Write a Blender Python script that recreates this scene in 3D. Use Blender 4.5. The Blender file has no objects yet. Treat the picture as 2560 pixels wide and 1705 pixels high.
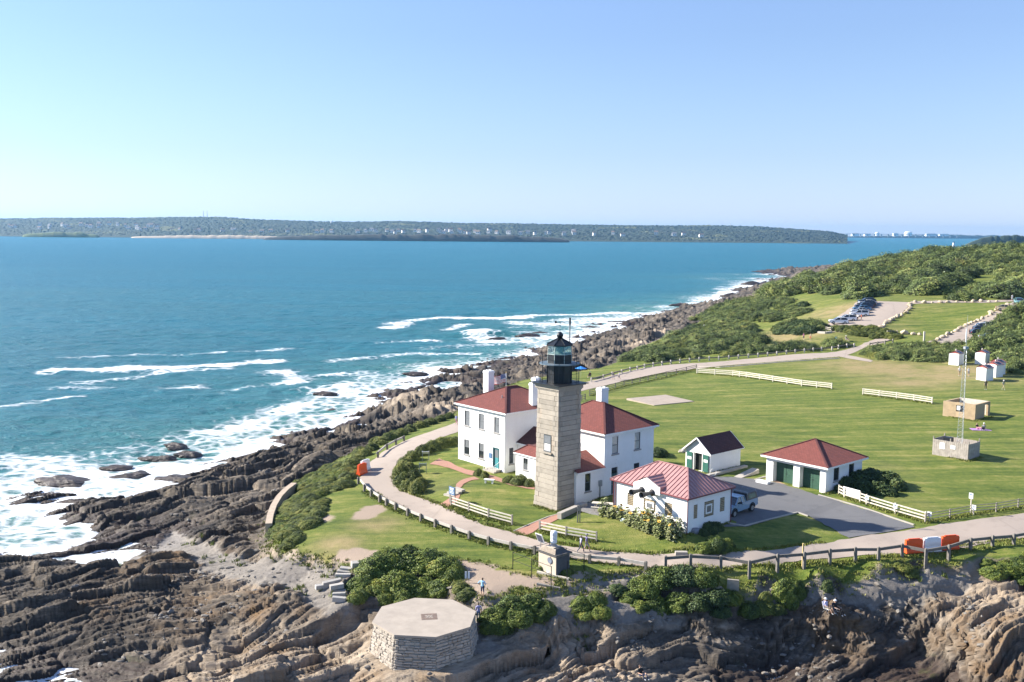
import bpy, bmesh, math, random
import numpy as np
from mathutils import Vector, Matrix
R = math.radians
S = bpy.context.scene
COL = S.collection
# ------------------------------------------------------------------ camera
CAM_Z = 28.5
cam = bpy.data.cameras.new("camera"); camo = bpy.data.objects.new("camera", cam); COL.objects.link(camo)
cam.sensor_width = 36.0; cam.lens = 2500 / 2560 * 36
cam.clip_start = 1.0; cam.clip_end = 60000
PITCH, ROLL = R(6.3), R(0.5)
camo.matrix_world = Matrix.Translation((0, 0, CAM_Z)) @ Matrix.Rotation(R(90) - PITCH, 4, 'X') @ Matrix.Rotation(ROLL, 4, 'Z')
S.camera = camo
# ------------------------------------------------------------------ sky, sun, exposure
SUN_AZ, SUN_EL = R(166.5), R(28.5)          # direction towards the sun: angle from +X, elevation
W = bpy.data.worlds.new("World"); S.world = W; W.use_nodes = True
wn = W.node_tree
sky = wn.nodes.new("ShaderNodeTexSky"); sky.sky_type = 'NISHITA'; sky.sun_disc = False
sky.sun_elevation = SUN_EL; sky.sun_rotation = R(90) - SUN_AZ
sky.altitude = 0; sky.air_density = 1.6; sky.dust_density = 0.0; sky.ozone_density = 1.0
bg = wn.nodes["Background"]; bg.inputs[1].default_value = 0.053
tint = wn.nodes.new("ShaderNodeMix"); tint.data_type = 'RGBA'; tint.blend_type = 'MULTIPLY'; tint.inputs[0].default_value = 1.0; tint.inputs[7].default_value = (0.66, 0.90, 1.50, 1)
hs = wn.nodes.new("ShaderNodeHueSaturation"); hs.inputs['Saturation'].default_value = 0.6; wn.links.new(sky.outputs[0], hs.inputs['Color']); wn.links.new(hs.outputs[0], tint.inputs[6]); wn.links.new(tint.outputs[2], bg.inputs[0])
sl = bpy.data.lights.new("sun", 'SUN'); sl.energy = 5.0; sl.angle = R(0.5); sl.color = (1.0, 0.94, 0.84)
slo = bpy.data.objects.new("sun", sl); COL.objects.link(slo)
sd = Vector((math.cos(SUN_AZ) * math.cos(SUN_EL), math.sin(SUN_AZ) * math.cos(SUN_EL), math.sin(SUN_EL)))
slo.rotation_euler = sd.to_track_quat('Z', 'Y').to_euler(); slo.location = (-200, 150, 150)
vs = S.view_settings; vs.view_transform = 'Standard'; vs.look = 'None'; vs.exposure = 1.35; vs.gamma = 1.0; vs.use_curve_mapping = False
S.cycles.use_denoising = True
S.cycles.max_bounces = 5; S.cycles.diffuse_bounces = 3; S.cycles.glossy_bounces = 3; S.cycles.transmission_bounces = 3
S.cycles.volume_bounces = 0; S.cycles.transparent_max_bounces = 6
S.cycles.caustics_reflective = False; S.cycles.caustics_refractive = False
SEA = -8.0
# ------------------------------------------------------------------ survey helper: a sight line of the photograph met with a level or with the land
F, CX, CY = 2500.0, 1280.0, 852.5
def ray(px, py):
    a, b = px - CX, py - CY
    c, s = math.cos(ROLL), math.sin(ROLL)
    a, b = a * c + b * s, -a * s + b * c
    cp, sp = math.cos(PITCH), math.sin(PITCH)
    return (a, F * cp - b * sp, -F * sp - b * cp)
def G(px, py, z=0.0):
    r = ray(px, py); k = (z - CAM_Z) / r[2]
    return (r[0] * k, r[1] * k, z)
# ------------------------------------------------------------------ noise
def _hash(xi, yi, seed):
    h = (xi.astype(np.int64) * 374761393 + yi.astype(np.int64) * 668265263 + seed * 1442695041) & 0xffffffff
    h = ((h ^ (h >> 13)) * 1274126177) & 0xffffffff
    return ((h ^ (h >> 16)) & 0xffffff).astype(np.float32) / 0xffffff
def vn(x, y, seed=0):
    x = np.asarray(x, np.float64); y = np.asarray(y, np.float64)
    xf, yf = np.floor(x), np.floor(y)
    u, v = x - xf, y - yf
    u = u * u * (3 - 2 * u); v = v * v * (3 - 2 * v)
    a, b = _hash(xf, yf, seed), _hash(xf + 1, yf, seed)
    c, d = _hash(xf, yf + 1, seed), _hash(xf + 1, yf + 1, seed)
    return a + (b - a) * u + (c - a) * v + (a - b - c + d) * u * v
def fbm(x, y, o=4, seed=0, g=0.5):
    s, a, t = 0, 1.0, 0
    for i in range(o):
        s = s + a * vn(x * 2 ** i + 17.3 * i, y * 2 ** i - 9.1 * i, seed + i); t += a; a *= g
    return s / t
def sstep(a, b, x):
    t = np.clip((x - a) / (b - a), 0, 1); return t * t * (3 - 2 * t)
# ------------------------------------------------------------------ land levels: surveyed spots (column, row, level)
SPOTS = [(1263,1183,0),(1145,1150,.1),(1392,1279,-.45),(1331,1260,-.45),(1446,1260,-.35),(1509,1243,0),(1632,1212,0),(1717,1335,.35),(1536,1282,.35),(1823,1303,.3),
 (2063,1233,0),(1915,1200,0),(2153,1206,.1),(1774,1184,0),(1712,1169,.1),(1851,1166,.1),(1640,1262,.25),(1330,1190,0),(1230,1205,-.1),(1180,1190,-.1),
 (1100,1290,-1.2),(1060,1270,-1.15),(1200,1330,-1.3),(1300,1355,-1.3),(1400,1385,-1.3),(1500,1395,-1.25),(1650,1405,-1.2),(1800,1400,-1.1),(1950,1390,-.95),(2100,1365,-.8),(2250,1345,-.6),(2400,1325,-.4),(2560,1300,-.2),
 (1940,1200,0),(1990,1260,-.2),(2060,1290,-.45),(2180,1290,-.3),(1900,1340,-.5),(1560,1360,-.75),(1400,1320,-.5),(1330,1310,-.75),(1250,1280,-.35),(1150,1250,-.3),
 (940,1220,-1.1),(940,1150,-.9),(1010,1120,-.7),(1075,1090,-.5),(1140,1070,-.4),(1050,1180,-.4),(1000,1200,-.9),(1080,1230,-.8),(1130,1215,-.2),
 (900,1330,-1.6),(800,1280,-1.7),(1000,1360,-1.6),(1100,1380,-1.6),(1250,1405,-1.6),(850,1370,-1.9),(760,1330,-2),(740,1250,-2.1),(830,1190,-1.5),
 (700,1340,-2.4),(690,1370,-2.9),(720,1380,-2.7),(790,1400,-2.7),(1206,1492,-2.2),(1150,1440,-2),(1250,1445,-1.9),(1300,1470,-2.1),(1390,1445,-1.75),(1500,1450,-1.8),(1600,1440,-1.5),(1700,1440,-1.4),
 (1540,950,-1.2),(1700,925,-.3),(1800,910,.3),(1950,895,1.2),(2095,883,2.2),(2142,865,3),(2000,1000,.6),(1800,1000,0),(1650,1003,-.2),(2200,1000,1),(2000,1100,.2),(2300,1100,.6),(2427,1150,.5),(2530,1200,.2),(2430,1052,1),(2560,1050,1.3),(2440,950,2.4),(2500,960,2.2),(2300,930,1.8),(2560,900,3.5),
 (2085,812,6),(2065,818,5.6),(2190,820,6),(2148,755,10),(2273,757,10.2),(2230,790,7.8),(2380,752,10.8),(2530,752,11.2),(2400,850,5),(2330,855,4.8),(2480,800,8),(2560,770,10.5),(2250,845,4.6),(2300,800,7.2),(2180,850,4),(2250,880,3.2),(2000,870,2.4),(2100,842,4.5),(1950,855,2.4),(1900,830,2.6),(1960,800,4.6),(1950,760,7),(2040,745,9.2),(2080,735,10),(1850,785,3),(1800,800,1.6),(1700,850,.4),(1600,890,-.6),(1480,928,-1.4),(1400,945,-1.4),(1250,1000,-1),
 (2200,735,11),(2400,725,12.5),(2560,715,14),(2000,735,8),(2100,700,12),(2300,665,17),(2560,640,20),(2450,640,20),(2560,622,22),(2300,642,18.5),(2100,682,12.5),(2000,700,5),(1990,696,2),(1930,715,-1),
 # bluff and rocks on the left
 (675,1312,-5),(690,1285,-5),(650,1400,-4.6),(640,1345,-4.6),(560,1400,-5.4),(480,1380,-6.2),(420,1370,-7),(320,1405,-7.7),(640,1250,-5.6),(600,1200,-5.8),(500,1250,-6.2),(400,1262,-6.5),(300,1290,-7),(200,1280,-7.0),(250,1292,-6.9),(172,1264,-7.3),(330,1302,-6.8),(232,1243,-7.4),(1085,946,-7.2),(1130,940,-6.9),(1180,932,-6.9),(1230,925,-6.7),(1275,912,-6.5),(1180,948,-7.3),(1320,888,-6.9),(1370,872,-6.8),(1470,846,-6.4),(1110,925,-7.5),
 (700,1190,-4.8),(760,1150,-4.8),(860,1110,-4.3),(960,1075,-4),(1060,1045,-3.5),(1120,1025,-3),(750,1110,-6),(820,1090,-6.5),(650,1145,-6.6),(560,1172,-7),(470,1195,-7.1),(380,1225,-7.2),
 (950,1040,-5.4),(1000,1000,-5),(1060,1002,-4.4),(925,1030,-6.4),(1150,993,-4),(1210,985,-3.2),(1280,960,-3.5),(1340,935,-3),
 (500,1490,-4.6),(560,1440,-4.6),(400,1425,-5.4),(300,1480,-5.6),(120,1420,-6.2),(0,1400,-6.7),(0,1500,-6),(150,1520,-5.8),(620,1480,-4.2),(680,1520,-4.4),(750,1450,-4),(700,1400,-3.7),(800,1480,-3.4),(870,1500,-3.1),(860,1440,-2.5),(950,1480,-2.7),(1050,1490,-2.8),(1100,1500,-2.7),
 (100,1600,-6.8),(250,1600,-6.2),(450,1600,-6),(640,1580,-5.6),(0,1650,-7.1),(50,1690,-7.2),(180,1660,-7.4),(400,1660,-7.3),(600,1640,-6.8),(300,1700,-7.4),(500,1695,-5.9),(700,1665,-5.2),(820,1640,-4.9),(800,1700,-5.2),
 (930,1660,-4.9),(1040,1662,-4.6),(1200,1610,-4.4),(1240,1560,-3.7),(1150,1645,-4.6),(1180,1540,-3.6),(1300,1560,-3.6),(1400,1540,-3.2),(1500,1520,-2.9),(1400,1590,-4.4),(1500,1590,-4.7),(1600,1550,-3.7),(1600,1610,-5.9),(1350,1625,-5.4),(1480,1628,-6.1),(1590,1643,-6.9),
 (1300,1650,-4.9),(1450,1642,-4.6),(1560,1660,-4.8),(1300,1700,-5),(1600,1700,-5.2),(1720,1670,-6.4),(1750,1703,-6.2),
 (1800,1465,-1.7),(1920,1442,-1.5),(2050,1430,-1.4),(2200,1414,-1.2),(2320,1408,-1.1),(2420,1408,-1.1),(2560,1400,-.8),(1750,1520,-3.2),(1850,1508,-3.4),(2000,1485,-3.3),(2100,1490,-3.4),(2250,1490,-3.3),(2400,1475,-3),(2560,1452,-2.3),(2090,1530,-3.9),
 (1700,1570,-4.7),(1850,1560,-4.7),(2000,1560,-4.9),(2150,1575,-5.2),(1900,1645,-7.1),(2100,1645,-7.1),(2300,1625,-6.8),(2250,1690,-7.5),(1900,1700,-7.3),(2100,1700,-7.4),(2450,1560,-3.9),(2560,1550,-3.3),(2450,1640,-5.4),(2560,1640,-4.6),(2500,1700,-5.9),(2380,1690,-7.2),
 # coast beyond the road
 (1450,893,-5),(1500,872,-4.5),(1560,850,-4),(1640,825,-3.2),(1700,800,-4),(1760,785,-2),(1600,805,-6.3),(1850,742,-3.5),(1950,722,-2),(1700,785,-6),(1400,900,-5)]
SHORE = [(0,1386),(100,1386),(200,1402),(262,1428),(300,1415),(350,1385),(400,1350),(420,1330),(330,1322),(240,1312),(170,1272),(110,1252),(150,1236),(215,1228),(300,1218),(370,1208),(421,1190),(463,1182),(540,1160),(596,1131),(700,1124),(746,1094),(817,1078),(846,1066),(900,1085),(962,1070),(908,1047),(919,1014),(942,986),(1010,980),(1045,989),(1122,981),(1193,976),(1240,955),(1277,901),(1330,885),(1439,858),(1510,828),(1520,809),(1584,794),(1666,778),(1742,767),(1820,756),(1856,737),(1870,718),(1932,705),(1992,694)]
DEEP = [(0,1340,-9),(100,1330,-9),(200,1345,-8.8),(280,1375,-8.5),(0,1230,-9.5),(150,1200,-9.3),(300,1180,-9.4),(450,1150,-9.3),(600,1090,-9.5),(750,1060,-9.4),(860,1030,-9.3),(890,980,-9.5),(1000,955,-9.5),(1120,966,-8.9),(1215,890,-9.5),(1300,852,-9.5),(1450,820,-9.5),(1550,775,-9.5),(1700,758,-9.5),(1850,700,-9.5),(270,1248,-8.25),(300,1240,-8.2),(0,1100,-12),(400,1050,-12),(800,900,-13),(1200,800,-13),(1600,740,-13),(1900,670,-13),(-60,1700,-8.2)]
WORLD = [(150,800,-10),(250,760,4),(420,900,12),(600,700,18),(300,480,20),(420,420,20),(250,260,9),(170,160,3),(130,110,.5),(110,85,-1),(95,68,-5),(60,55,-6.5),(20,52,-6.5),(-25,52,-7),(-45,55,-7.6),(-80,60,-11),(-120,110,-13),(-220,180,-14),(-400,400,-14),(0,900,-14),(-500,900,-14),(120,1000,-14),(600,1000,5),(330,330,14),(800,800,16)]
_p = [G(*q) for q in SPOTS] + [G(a, b, SEA + .0) for a, b in SHORE] + [G(*q) for q in DEEP] + WORLD
_p = np.array(_p)
_keep = []
for i in range(len(_p)):                                   # drop spots surveyed twice
    if all(np.hypot(*(_p[i, :2] - _p[j, :2])) > .6 for j in _keep): _keep.append(i)
CP = _p[_keep]
# mild warp so that near and far spots weigh alike
_n = len(CP)
_D = np.hypot(CP[:, None, 0] - CP[None, :, 0], CP[:, None, 1] - CP[None, :, 1])
_A = np.zeros((_n + 3, _n + 3)); _A[:_n, :_n] = -_D - np.eye(_n) * 0.15
_A[:_n, _n] = 1; _A[:_n, _n + 1:] = CP[:, :2]; _A[_n, :_n] = 1; _A[_n + 1:, :_n] = CP[:, :2].T
_w = np.linalg.solve(_A, np.concatenate([CP[:, 2], [0, 0, 0]]))
def land(x, y):
    x = np.atleast_1d(np.asarray(x, np.float64)); y = np.atleast_1d(np.asarray(y, np.float64))
    out = np.empty(x.size); xf, yf = x.ravel(), y.ravel()
    cx, cy = CP[:, 0].astype(np.float32), CP[:, 1].astype(np.float32); w = _w[:_n].astype(np.float32)
    for i in range(0, x.size, 20000):
        a, b = xf[i:i + 20000].astype(np.float32), yf[i:i + 20000].astype(np.float32)
        d = np.sqrt((a[:, None] - cx) ** 2 + (b[:, None] - cy) ** 2)
        out[i:i + 20000] = -(d @ w)
    out += _w[_n] + _w[_n + 1] * xf + _w[_n + 2] * yf
    return np.clip(out, -14, 40).reshape(x.shape)
def H(px, py):
    """where a sight line meets the land (without rock relief)"""
    r = np.array(ray(px, py)); r = r / np.hypot(r[0], r[1])
    d = np.geomspace(55, 1200, 500)
    z = CAM_Z + r[2] * d
    g = land(r[0] * d, r[1] * d)
    k = np.argmax(z < g)
    if k == 0: k = len(d) - 1
    a, b = d[k - 1], d[k]
    for _ in range(12):
        m = (a + b) / 2
        if CAM_Z + r[2] * m < land(r[0] * m, r[1] * m)[0]: b = m
        else: a = m
    x, y = float(r[0] * b), float(r[1] * b)
    return (x, y, float(land(x, y)[0]))
def lz(x, y): return float(land(x, y)[0])
def inpoly(x, y, poly):
    c = np.zeros(np.shape(x), bool)
    for (x1, y1), (x2, y2) in zip(poly, poly[1:] + poly[:1]):
        if y1 == y2: continue
        c ^= ((y1 > y) != (y2 > y)) & (x < (x2 - x1) * (y - y1) / (y2 - y1) + x1)
    return c
def polydist(x, y, pts, closed=False):
    d = np.full(np.shape(x), 1e9)
    q = list(zip(pts, pts[1:] + (pts[:1] if closed else [])))[:None if closed else len(pts) - 1]
    for a, b in q:
        ax, ay, bx, by = a[0], a[1], b[0], b[1]
        L = (bx - ax) ** 2 + (by - ay) ** 2 + 1e-9
        t = np.clip(((x - ax) * (bx - ax) + (y - ay) * (by - ay)) / L, 0, 1)
        d = np.minimum(d, np.hypot(x - ax - t * (bx - ax), y - ay - t * (by - ay)))
    return d
def signed(x, y, poly):
    d = polydist(x, y, poly, True); return np.where(inpoly(x, y, poly), d, -d)
# ------------------------------------------------------------------ materials
def node(nt, typ, props=None, **ins):
    n = nt.nodes.new(typ)
    for k, v in (props or {}).items(): setattr(n, k, v)
    for k, v in ins.items():
        key = int(k[1:]) if k[0] == 'i' and k[1:].isdigit() else k.replace('_', ' ')
        s = n.inputs[key]
        if isinstance(v, bpy.types.NodeSocket): nt.links.new(v, s)
        else: s.default_value = v
    return n
def c4(c): return (c[0], c[1], c[2], 1)
def newmat(name):
    m = bpy.data.materials.new(name); m.use_nodes = True
    nt = m.node_tree; return m, nt, nt.nodes["Principled BSDF"]
def ramp(nt, fac, stops):
    r = nt.nodes.new("ShaderNodeValToRGB"); e = r.color_ramp.elements
    while len(e) < len(stops): e.new(.5)
    for el, (p, c) in zip(e, stops): el.position = p; el.color = c4(c) if not isinstance(c, float) else (c, c, c, 1)
    nt.links.new(fac, r.inputs[0]); return r.outputs[0]
def mixc(nt, f, a, b, mode='MIX'):
    n = nt.nodes.new("ShaderNodeMix"); n.data_type = 'RGBA'; n.blend_type = mode
    for s, v in ((0, f), (6, a), (7, b)):
        if isinstance(v, bpy.types.NodeSocket): nt.links.new(v, n.inputs[s])
        elif s: n.inputs[s].default_value = c4(v)
        else: n.inputs[0].default_value = v
    return n.outputs[2]
def math_(nt, op, a, b=0.0, c=0.0, clamp=False):
    n = nt.nodes.new("ShaderNodeMath"); n.operation = op; n.use_clamp = clamp
    for i, v in enumerate((a, b, c)):
        if isinstance(v, bpy.types.NodeSocket): nt.links.new(v, n.inputs[i])
        else: n.inputs[i].default_value = v
    return n.outputs[0]
def noise(nt, scale, detail=4, rough=.55, vec=None, dist=0.0):
    n = node(nt, "ShaderNodeTexNoise", Scale=scale, Detail=detail, Roughness=rough, Distortion=dist)
    if vec is not None: nt.links.new(vec, n.inputs['Vector'])
    return n.outputs[0]
def attr(nt, name): return node(nt, "ShaderNodeAttribute", {'attribute_name': name}).outputs['Fac']
def bump(nt, bsdf, h, strength=.3, dist=.05):
    b = node(nt, "ShaderNodeBump", Strength=strength, Distance=dist, Height=h); nt.links.new(b.outputs[0], bsdf.inputs['Normal']); return b
MATS = {}
def mat(name, col, rough=.7, var=.18, scale=3.0, metal=0.0, spec=.5, bmp=0.0):
    """plain material: colour with a little cloudiness and wear"""
    if name in MATS: return MATS[name]
    m, nt, b = newmat(name)
    tc = node(nt, "ShaderNodeTexCoord").outputs['Object']
    f = noise(nt, scale, 5, .6, tc)
    lo = tuple(c * (1 - var) for c in col); hi = tuple(min(1, c * (1 + var)) for c in col)
    nt.links.new(ramp(nt, f, [(.3, lo), (.7, hi)]), b.inputs['Base Color'])
    b.inputs['Roughness'].default_value = rough; b.inputs['Metallic'].default_value = metal; b.inputs['Specular IOR Level'].default_value = spec
    if bmp: bump(nt, b, noise(nt, scale * 6, 4, .6, tc), bmp, .03)
    MATS[name] = m; return m
# ------------------------------------------------------------------ object helpers
def link(o, parent=None):
    COL.objects.link(o)
    if parent is not None: o.parent = parent
    return o
def tag(o, label=None, cat=None, group=None, kind=None):
    for k, v in (('label', label), ('category', cat), ('group', group), ('kind', kind)):
        if v: o[k] = v
    return o
def thing(name, label, cat, loc=(0, 0, 0), rz=0.0, group=None):
    o = bpy.data.objects.new(name, None); link(o); o.location = loc; o.rotation_euler = (0, 0, rz); o.empty_display_size = .2
    return tag(o, label, cat, group)
class MB:
    def __init__(s): s.v, s.f, s.m, s.uv = [], [], [], {}
    def face(s, pts, mi=0, uv=None):
        i = len(s.v); s.v += [tuple(p) for p in pts]; s.f.append(tuple(range(i, i + len(pts)))); s.m.append(mi)
        if uv: s.uv[len(s.f) - 1] = uv
        return s
    def box(s, c, d, rz=0.0, mi=0, M=None, taper=1.0):
        i = len(s.v); ca, sa = math.cos(rz), math.sin(rz)
        for z in (-.5, .5):
            k = 1 if z < 0 else taper
            for x, y in ((-.5, -.5), (.5, -.5), (.5, .5), (-.5, .5)):
                X, Y, Z = x * d[0] * k, y * d[1] * k, z * d[2]
                if M is not None: q = M @ Vector((X, Y, Z)); X, Y, Z = q
                else: X, Y = X * ca - Y * sa, X * sa + Y * ca
                s.v.append((c[0] + X, c[1] + Y, c[2] + Z))
        for q in ((3, 2, 1, 0), (4, 5, 6, 7), (0, 1, 5, 4), (1, 2, 6, 5), (2, 3, 7, 6), (3, 0, 4, 7)):
            s.f.append(tuple(i + k for k in q)); s.m.append(mi)
        return s
    def bb(s, a, b, mi=0): return s.box([(a[k] + b[k]) / 2 for k in range(3)], [abs(b[k] - a[k]) for k in range(3)], mi=mi)
    def bar(s, a, b, w, h=None, mi=0):
        a, b = Vector(a), Vector(b); d = b - a; L = d.length
        q = d.to_track_quat('X', 'Z').to_matrix()
        return s.box((a + b) / 2, (L, w, h or w), M=q, mi=mi)
    def cyl(s, a, b, r0, r1=None, n=10, mi=0, cap=True):
        a, b = Vector(a), Vector(b); r1 = r0 if r1 is None else r1
        q = (b - a).to_track_quat('Z', 'X').to_matrix(); i = len(s.v)
        for p, r in ((a, r0), (b, r1)):
            for k in range(n):
                t = 2 * math.pi * k / n; s.v.append(tuple(p + q @ Vector((r * math.cos(t), r * math.sin(t), 0))))
        for k in range(n): s.f.append((i + k, i + (k + 1) % n, i + n + (k + 1) % n, i + n + k)); s.m.append(mi)
        if cap:
            s.f.append(tuple(i + k for k in reversed(range(n)))); s.m.append(mi); s.f.append(tuple(i + n + k for k in range(n))); s.m.append(mi)
        return s
    def prism(s, poly, z0, z1, mi=0, top=None):
        n = len(poly); i = len(s.v); tp = top or poly
        s.v += [(p[0], p[1], z0) for p in poly] + [(p[0], p[1], z1) for p in tp]
        for k in range(n): s.f.append((i + k, i + (k + 1) % n, i + n + (k + 1) % n, i + n + k)); s.m.append(mi)
        s.f.append(tuple(i + k for k in reversed(range(n)))); s.m.append(mi); s.f.append(tuple(i + n + k for k in range(n))); s.m.append(mi)
        return s
    def lathe(s, prof, n=12, mi=0, c=(0, 0)):
        i = len(s.v)
        for r, z in prof:
            for k in range(n):
                t = 2 * math.pi * k / n; s.v.append((c[0] + r * math.cos(t), c[1] + r * math.sin(t), z))
        for j in range(len(prof) - 1):
            for k in range(n): s.f.append((i + j * n + k, i + j * n + (k + 1) % n, i + (j + 1) * n + (k + 1) % n, i + (j + 1) * n + k)); s.m.append(mi)
        s.f.append(tuple(i + k for k in reversed(range(n)))); s.m.append(mi)
        s.f.append(tuple(i + (len(prof) - 1) * n + k for k in range(n))); s.m.append(mi)
        return s
    def tube(s, pts, r, n=6, mi=0):
        for a, b in zip(pts, pts[1:]): s.cyl(a, b, r, n=n, mi=mi)
        return s
    def mesh(s, name, mats, smooth=False):
        me = bpy.data.meshes.new(name); me.from_pydata(s.v, [], s.f)
        for m in (mats if isinstance(mats, (list, tuple)) else [mats]): me.materials.append(m)
        if any(s.m): me.polygons.foreach_set('material_index', s.m)
        if s.uv:
            ul = me.uv_layers.new(name="UVMap")
            for fi, uv in s.uv.items():
                for li, q in zip(me.polygons[fi].loop_indices, uv): ul.data[li].uv = q
        if smooth: me.polygons.foreach_set('use_smooth', [True] * len(me.polygons))
        me.update(); return me
    def build(s, name, mats, parent=None, smooth=False, loc=None):
        o = bpy.data.objects.new(name, s.mesh(name, mats, smooth)); link(o, parent)
        if loc is not None: o.location = loc
        return o
def inst(name, me, parent=None, loc=(0, 0, 0), rot=(0, 0, 0), sc=(1, 1, 1)):
    o = bpy.data.objects.new(name, me); link(o, parent); o.location = loc; o.rotation_euler = rot; o.scale = sc if not isinstance(sc, (int, float)) else (sc,) * 3
    return o
def copy_tree(o, parent=None):
    c = o.copy(); COL.objects.link(c); c.parent = parent
    for ch in list(o.children): copy_tree(ch, c)
    return c
def fastmesh(name, co, faces, mats, attrs=None, smooth=True, mi=None):
    me = bpy.data.meshes.new(name); nf = len(faces)
    me.vertices.add(len(co)); me.vertices.foreach_set('co', np.asarray(co, np.float32).ravel())
    k = faces.shape[1]
    me.loops.add(nf * k); me.loops.foreach_set('vertex_index', faces.astype(np.int32).ravel())
    me.polygons.add(nf); me.polygons.foreach_set('loop_start', np.arange(0, nf * k, k, dtype=np.int32)); 
    me.polygons.foreach_set('use_smooth', np.full(nf, smooth))
    for m in (mats if isinstance(mats, (list, tuple)) else [mats]): me.materials.append(m)
    if mi is not None: me.polygons.foreach_set('material_index', np.asarray(mi, np.int32))
    for n, a in (attrs or {}).items():
        at = me.attributes.new(n, 'FLOAT', 'POINT'); at.data.foreach_set('value', np.asarray(a, np.float32))
    me.update(calc_edges=True); return me
# ------------------------------------------------------------------ land cover outlines
def HP(pts): return [H(*p)[:2] for p in pts]
GRASS = HP([(672,1352),(700,1378),(760,1392),(800,1400),(860,1420),(960,1430),(1080,1415),(1140,1450),(1170,1492),(1215,1508),(1262,1492),(1330,1478),(1400,1468),(1460,1450),(1540,1436),(1640,1432),(1700,1445),(1790,1462),(1900,1442),(2050,1428),(2200,1414),(2330,1404),(2400,1404),(2450,1396),(2560,1392)]) \
 + [(75, 84), (110, 92), (160, 130), (230, 190), (400, 300), (900, 600), (900, 900), (500, 900), (260, 740)] \
 + HP([(1990,700),(1960,716),(1900,737),(1860,750),(1780,778),(1760,800),(1650,847),(1560,887),(1540,907),(1490,922),(1380,938)]) + HP([(1300,952),(1210,988),(1130,1037),(1060,1067),(960,1097),(860,1142),(770,1192),(745,1212),(700,1260),(680,1300),(668,1330)])
DIRT = [HP(p) for p in (
 [(835,1397),(850,1374),(900,1364),(930,1373),(962,1376),(905,1406),(862,1412)], [(880,1290),(905,1270),(958,1262),(960,1278),(922,1296),(890,1298)],
 [(1126,1396),(1200,1404),(1262,1424),(1332,1440),(1402,1452),(1382,1476),(1290,1472),(1240,1502),(1190,1520),(1176,1480),(1148,1440)], [(1400,1446),(1440,1428),(1520,1438),(1640,1424),(1640,1436),(1600,1450),(1500,1466),(1430,1472),(1390,1470)],
 [(790,1302),(812,1290),(830,1292),(826,1302),(800,1306)], [(1755,1450),(1790,1462),(1900,1445),(1905,1470),(1800,1500),(1740,1490)],
 [(470,1402),(560,1386),(690,1375),(760,1396),(800,1405),(860,1425),(850,1470),(880,1510),(820,1535),(760,1505),(700,1465),(620,1445),(520,1428)], [(380,1372),(430,1330),(560,1380),(560,1400),(480,1400),(380,1400)], [(270,1425),(330,1385),(400,1395),(300,1430)],
 [(1250,1560),(1330,1480),(1480,1470),(1560,1500),(1700,1500),(1740,1530),(1560,1545),(1400,1545),(1300,1570)], [(1740,1490),(1900,1460),(2200,1418),(2420,1410),(2420,1470),(2300,1500),(2100,1500),(1850,1515),(1740,1530)], [(1110,1500),(1240,1510),(1260,1570),(1230,1620),(1130,1640),(1200,1560)],
 [(2395,870),(2430,835),(2412,846),(2360,866)], [(2415,858),(2470,815),(2500,798),(2490,820),(2450,860)])]
OCHRE = [(H(400,1425), 5), (H(460,1415), 5), (H(270,1510), 3), (H(560,1500), 6), (H(600,1470), 4), (H(640,1560), 5), (H(2100,1600), 4), (H(2500,1600), 9), (H(2450,1690), 8), (H(700,1680), 8), (H(1000,1690), 8), (H(2380,1040), .1), (H(1400,1640), 5)]
PALE = [(H(600,1690), 8), (H(850,1680), 8), (H(1350,1670), 9), (H(1500,1680), 7), (H(1150,1690), 8), (H(2500,1490), 5), (H(1010,1005), 4), (H(1120,1022), 5), (H(1650,836), 6), (H(1590,862), 6), (H(700,1400), 6), (H(1400,1560), 6)]
DRYS = [(H(2150,914), 9), (H(2235,925), 11), (H(2330,940), 11), (H(2390,925), 9), (H(2280,955), 7), (H(1960,840), 13), (H(1900,850), 9), (H(2100,775), 9), (H(940,1310), 2.5), (H(850,1360), 2.5), (H(2140,765), 9)]
ST = R(33); SX, SY = math.cos(ST), math.sin(ST)
def cells(u, v, seed):
    """nearest cell centre: two hashes, offset to the centre, distance to the border"""
    iu, iv = np.floor(u), np.floor(v); f1 = np.full(u.shape, 9.0); f2 = f1.copy(); h1 = np.zeros(u.shape); h2 = h1.copy(); du = h1.copy(); dv = h1.copy()
    for i in (-1, 0, 1):
        for j in (-1, 0, 1):
            cu, cv = iu + i, iv + j; a = u - cu - .15 - .7 * _hash(cu, cv, seed); b = v - cv - .15 - .7 * _hash(cu, cv, seed + 1); d = a * a + b * b
            m = d < f1; f2 = np.where(m, f1, np.minimum(f2, d)); f1 = np.where(m, d, f1); du = np.where(m, a, du); dv = np.where(m, b, dv)
            h1 = np.where(m, _hash(cu, cv, seed + 2), h1); h2 = np.where(m, _hash(cu, cv, seed + 3), h2)
    return h1, h2, du, dv, np.sqrt(f2) - np.sqrt(f1)
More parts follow.
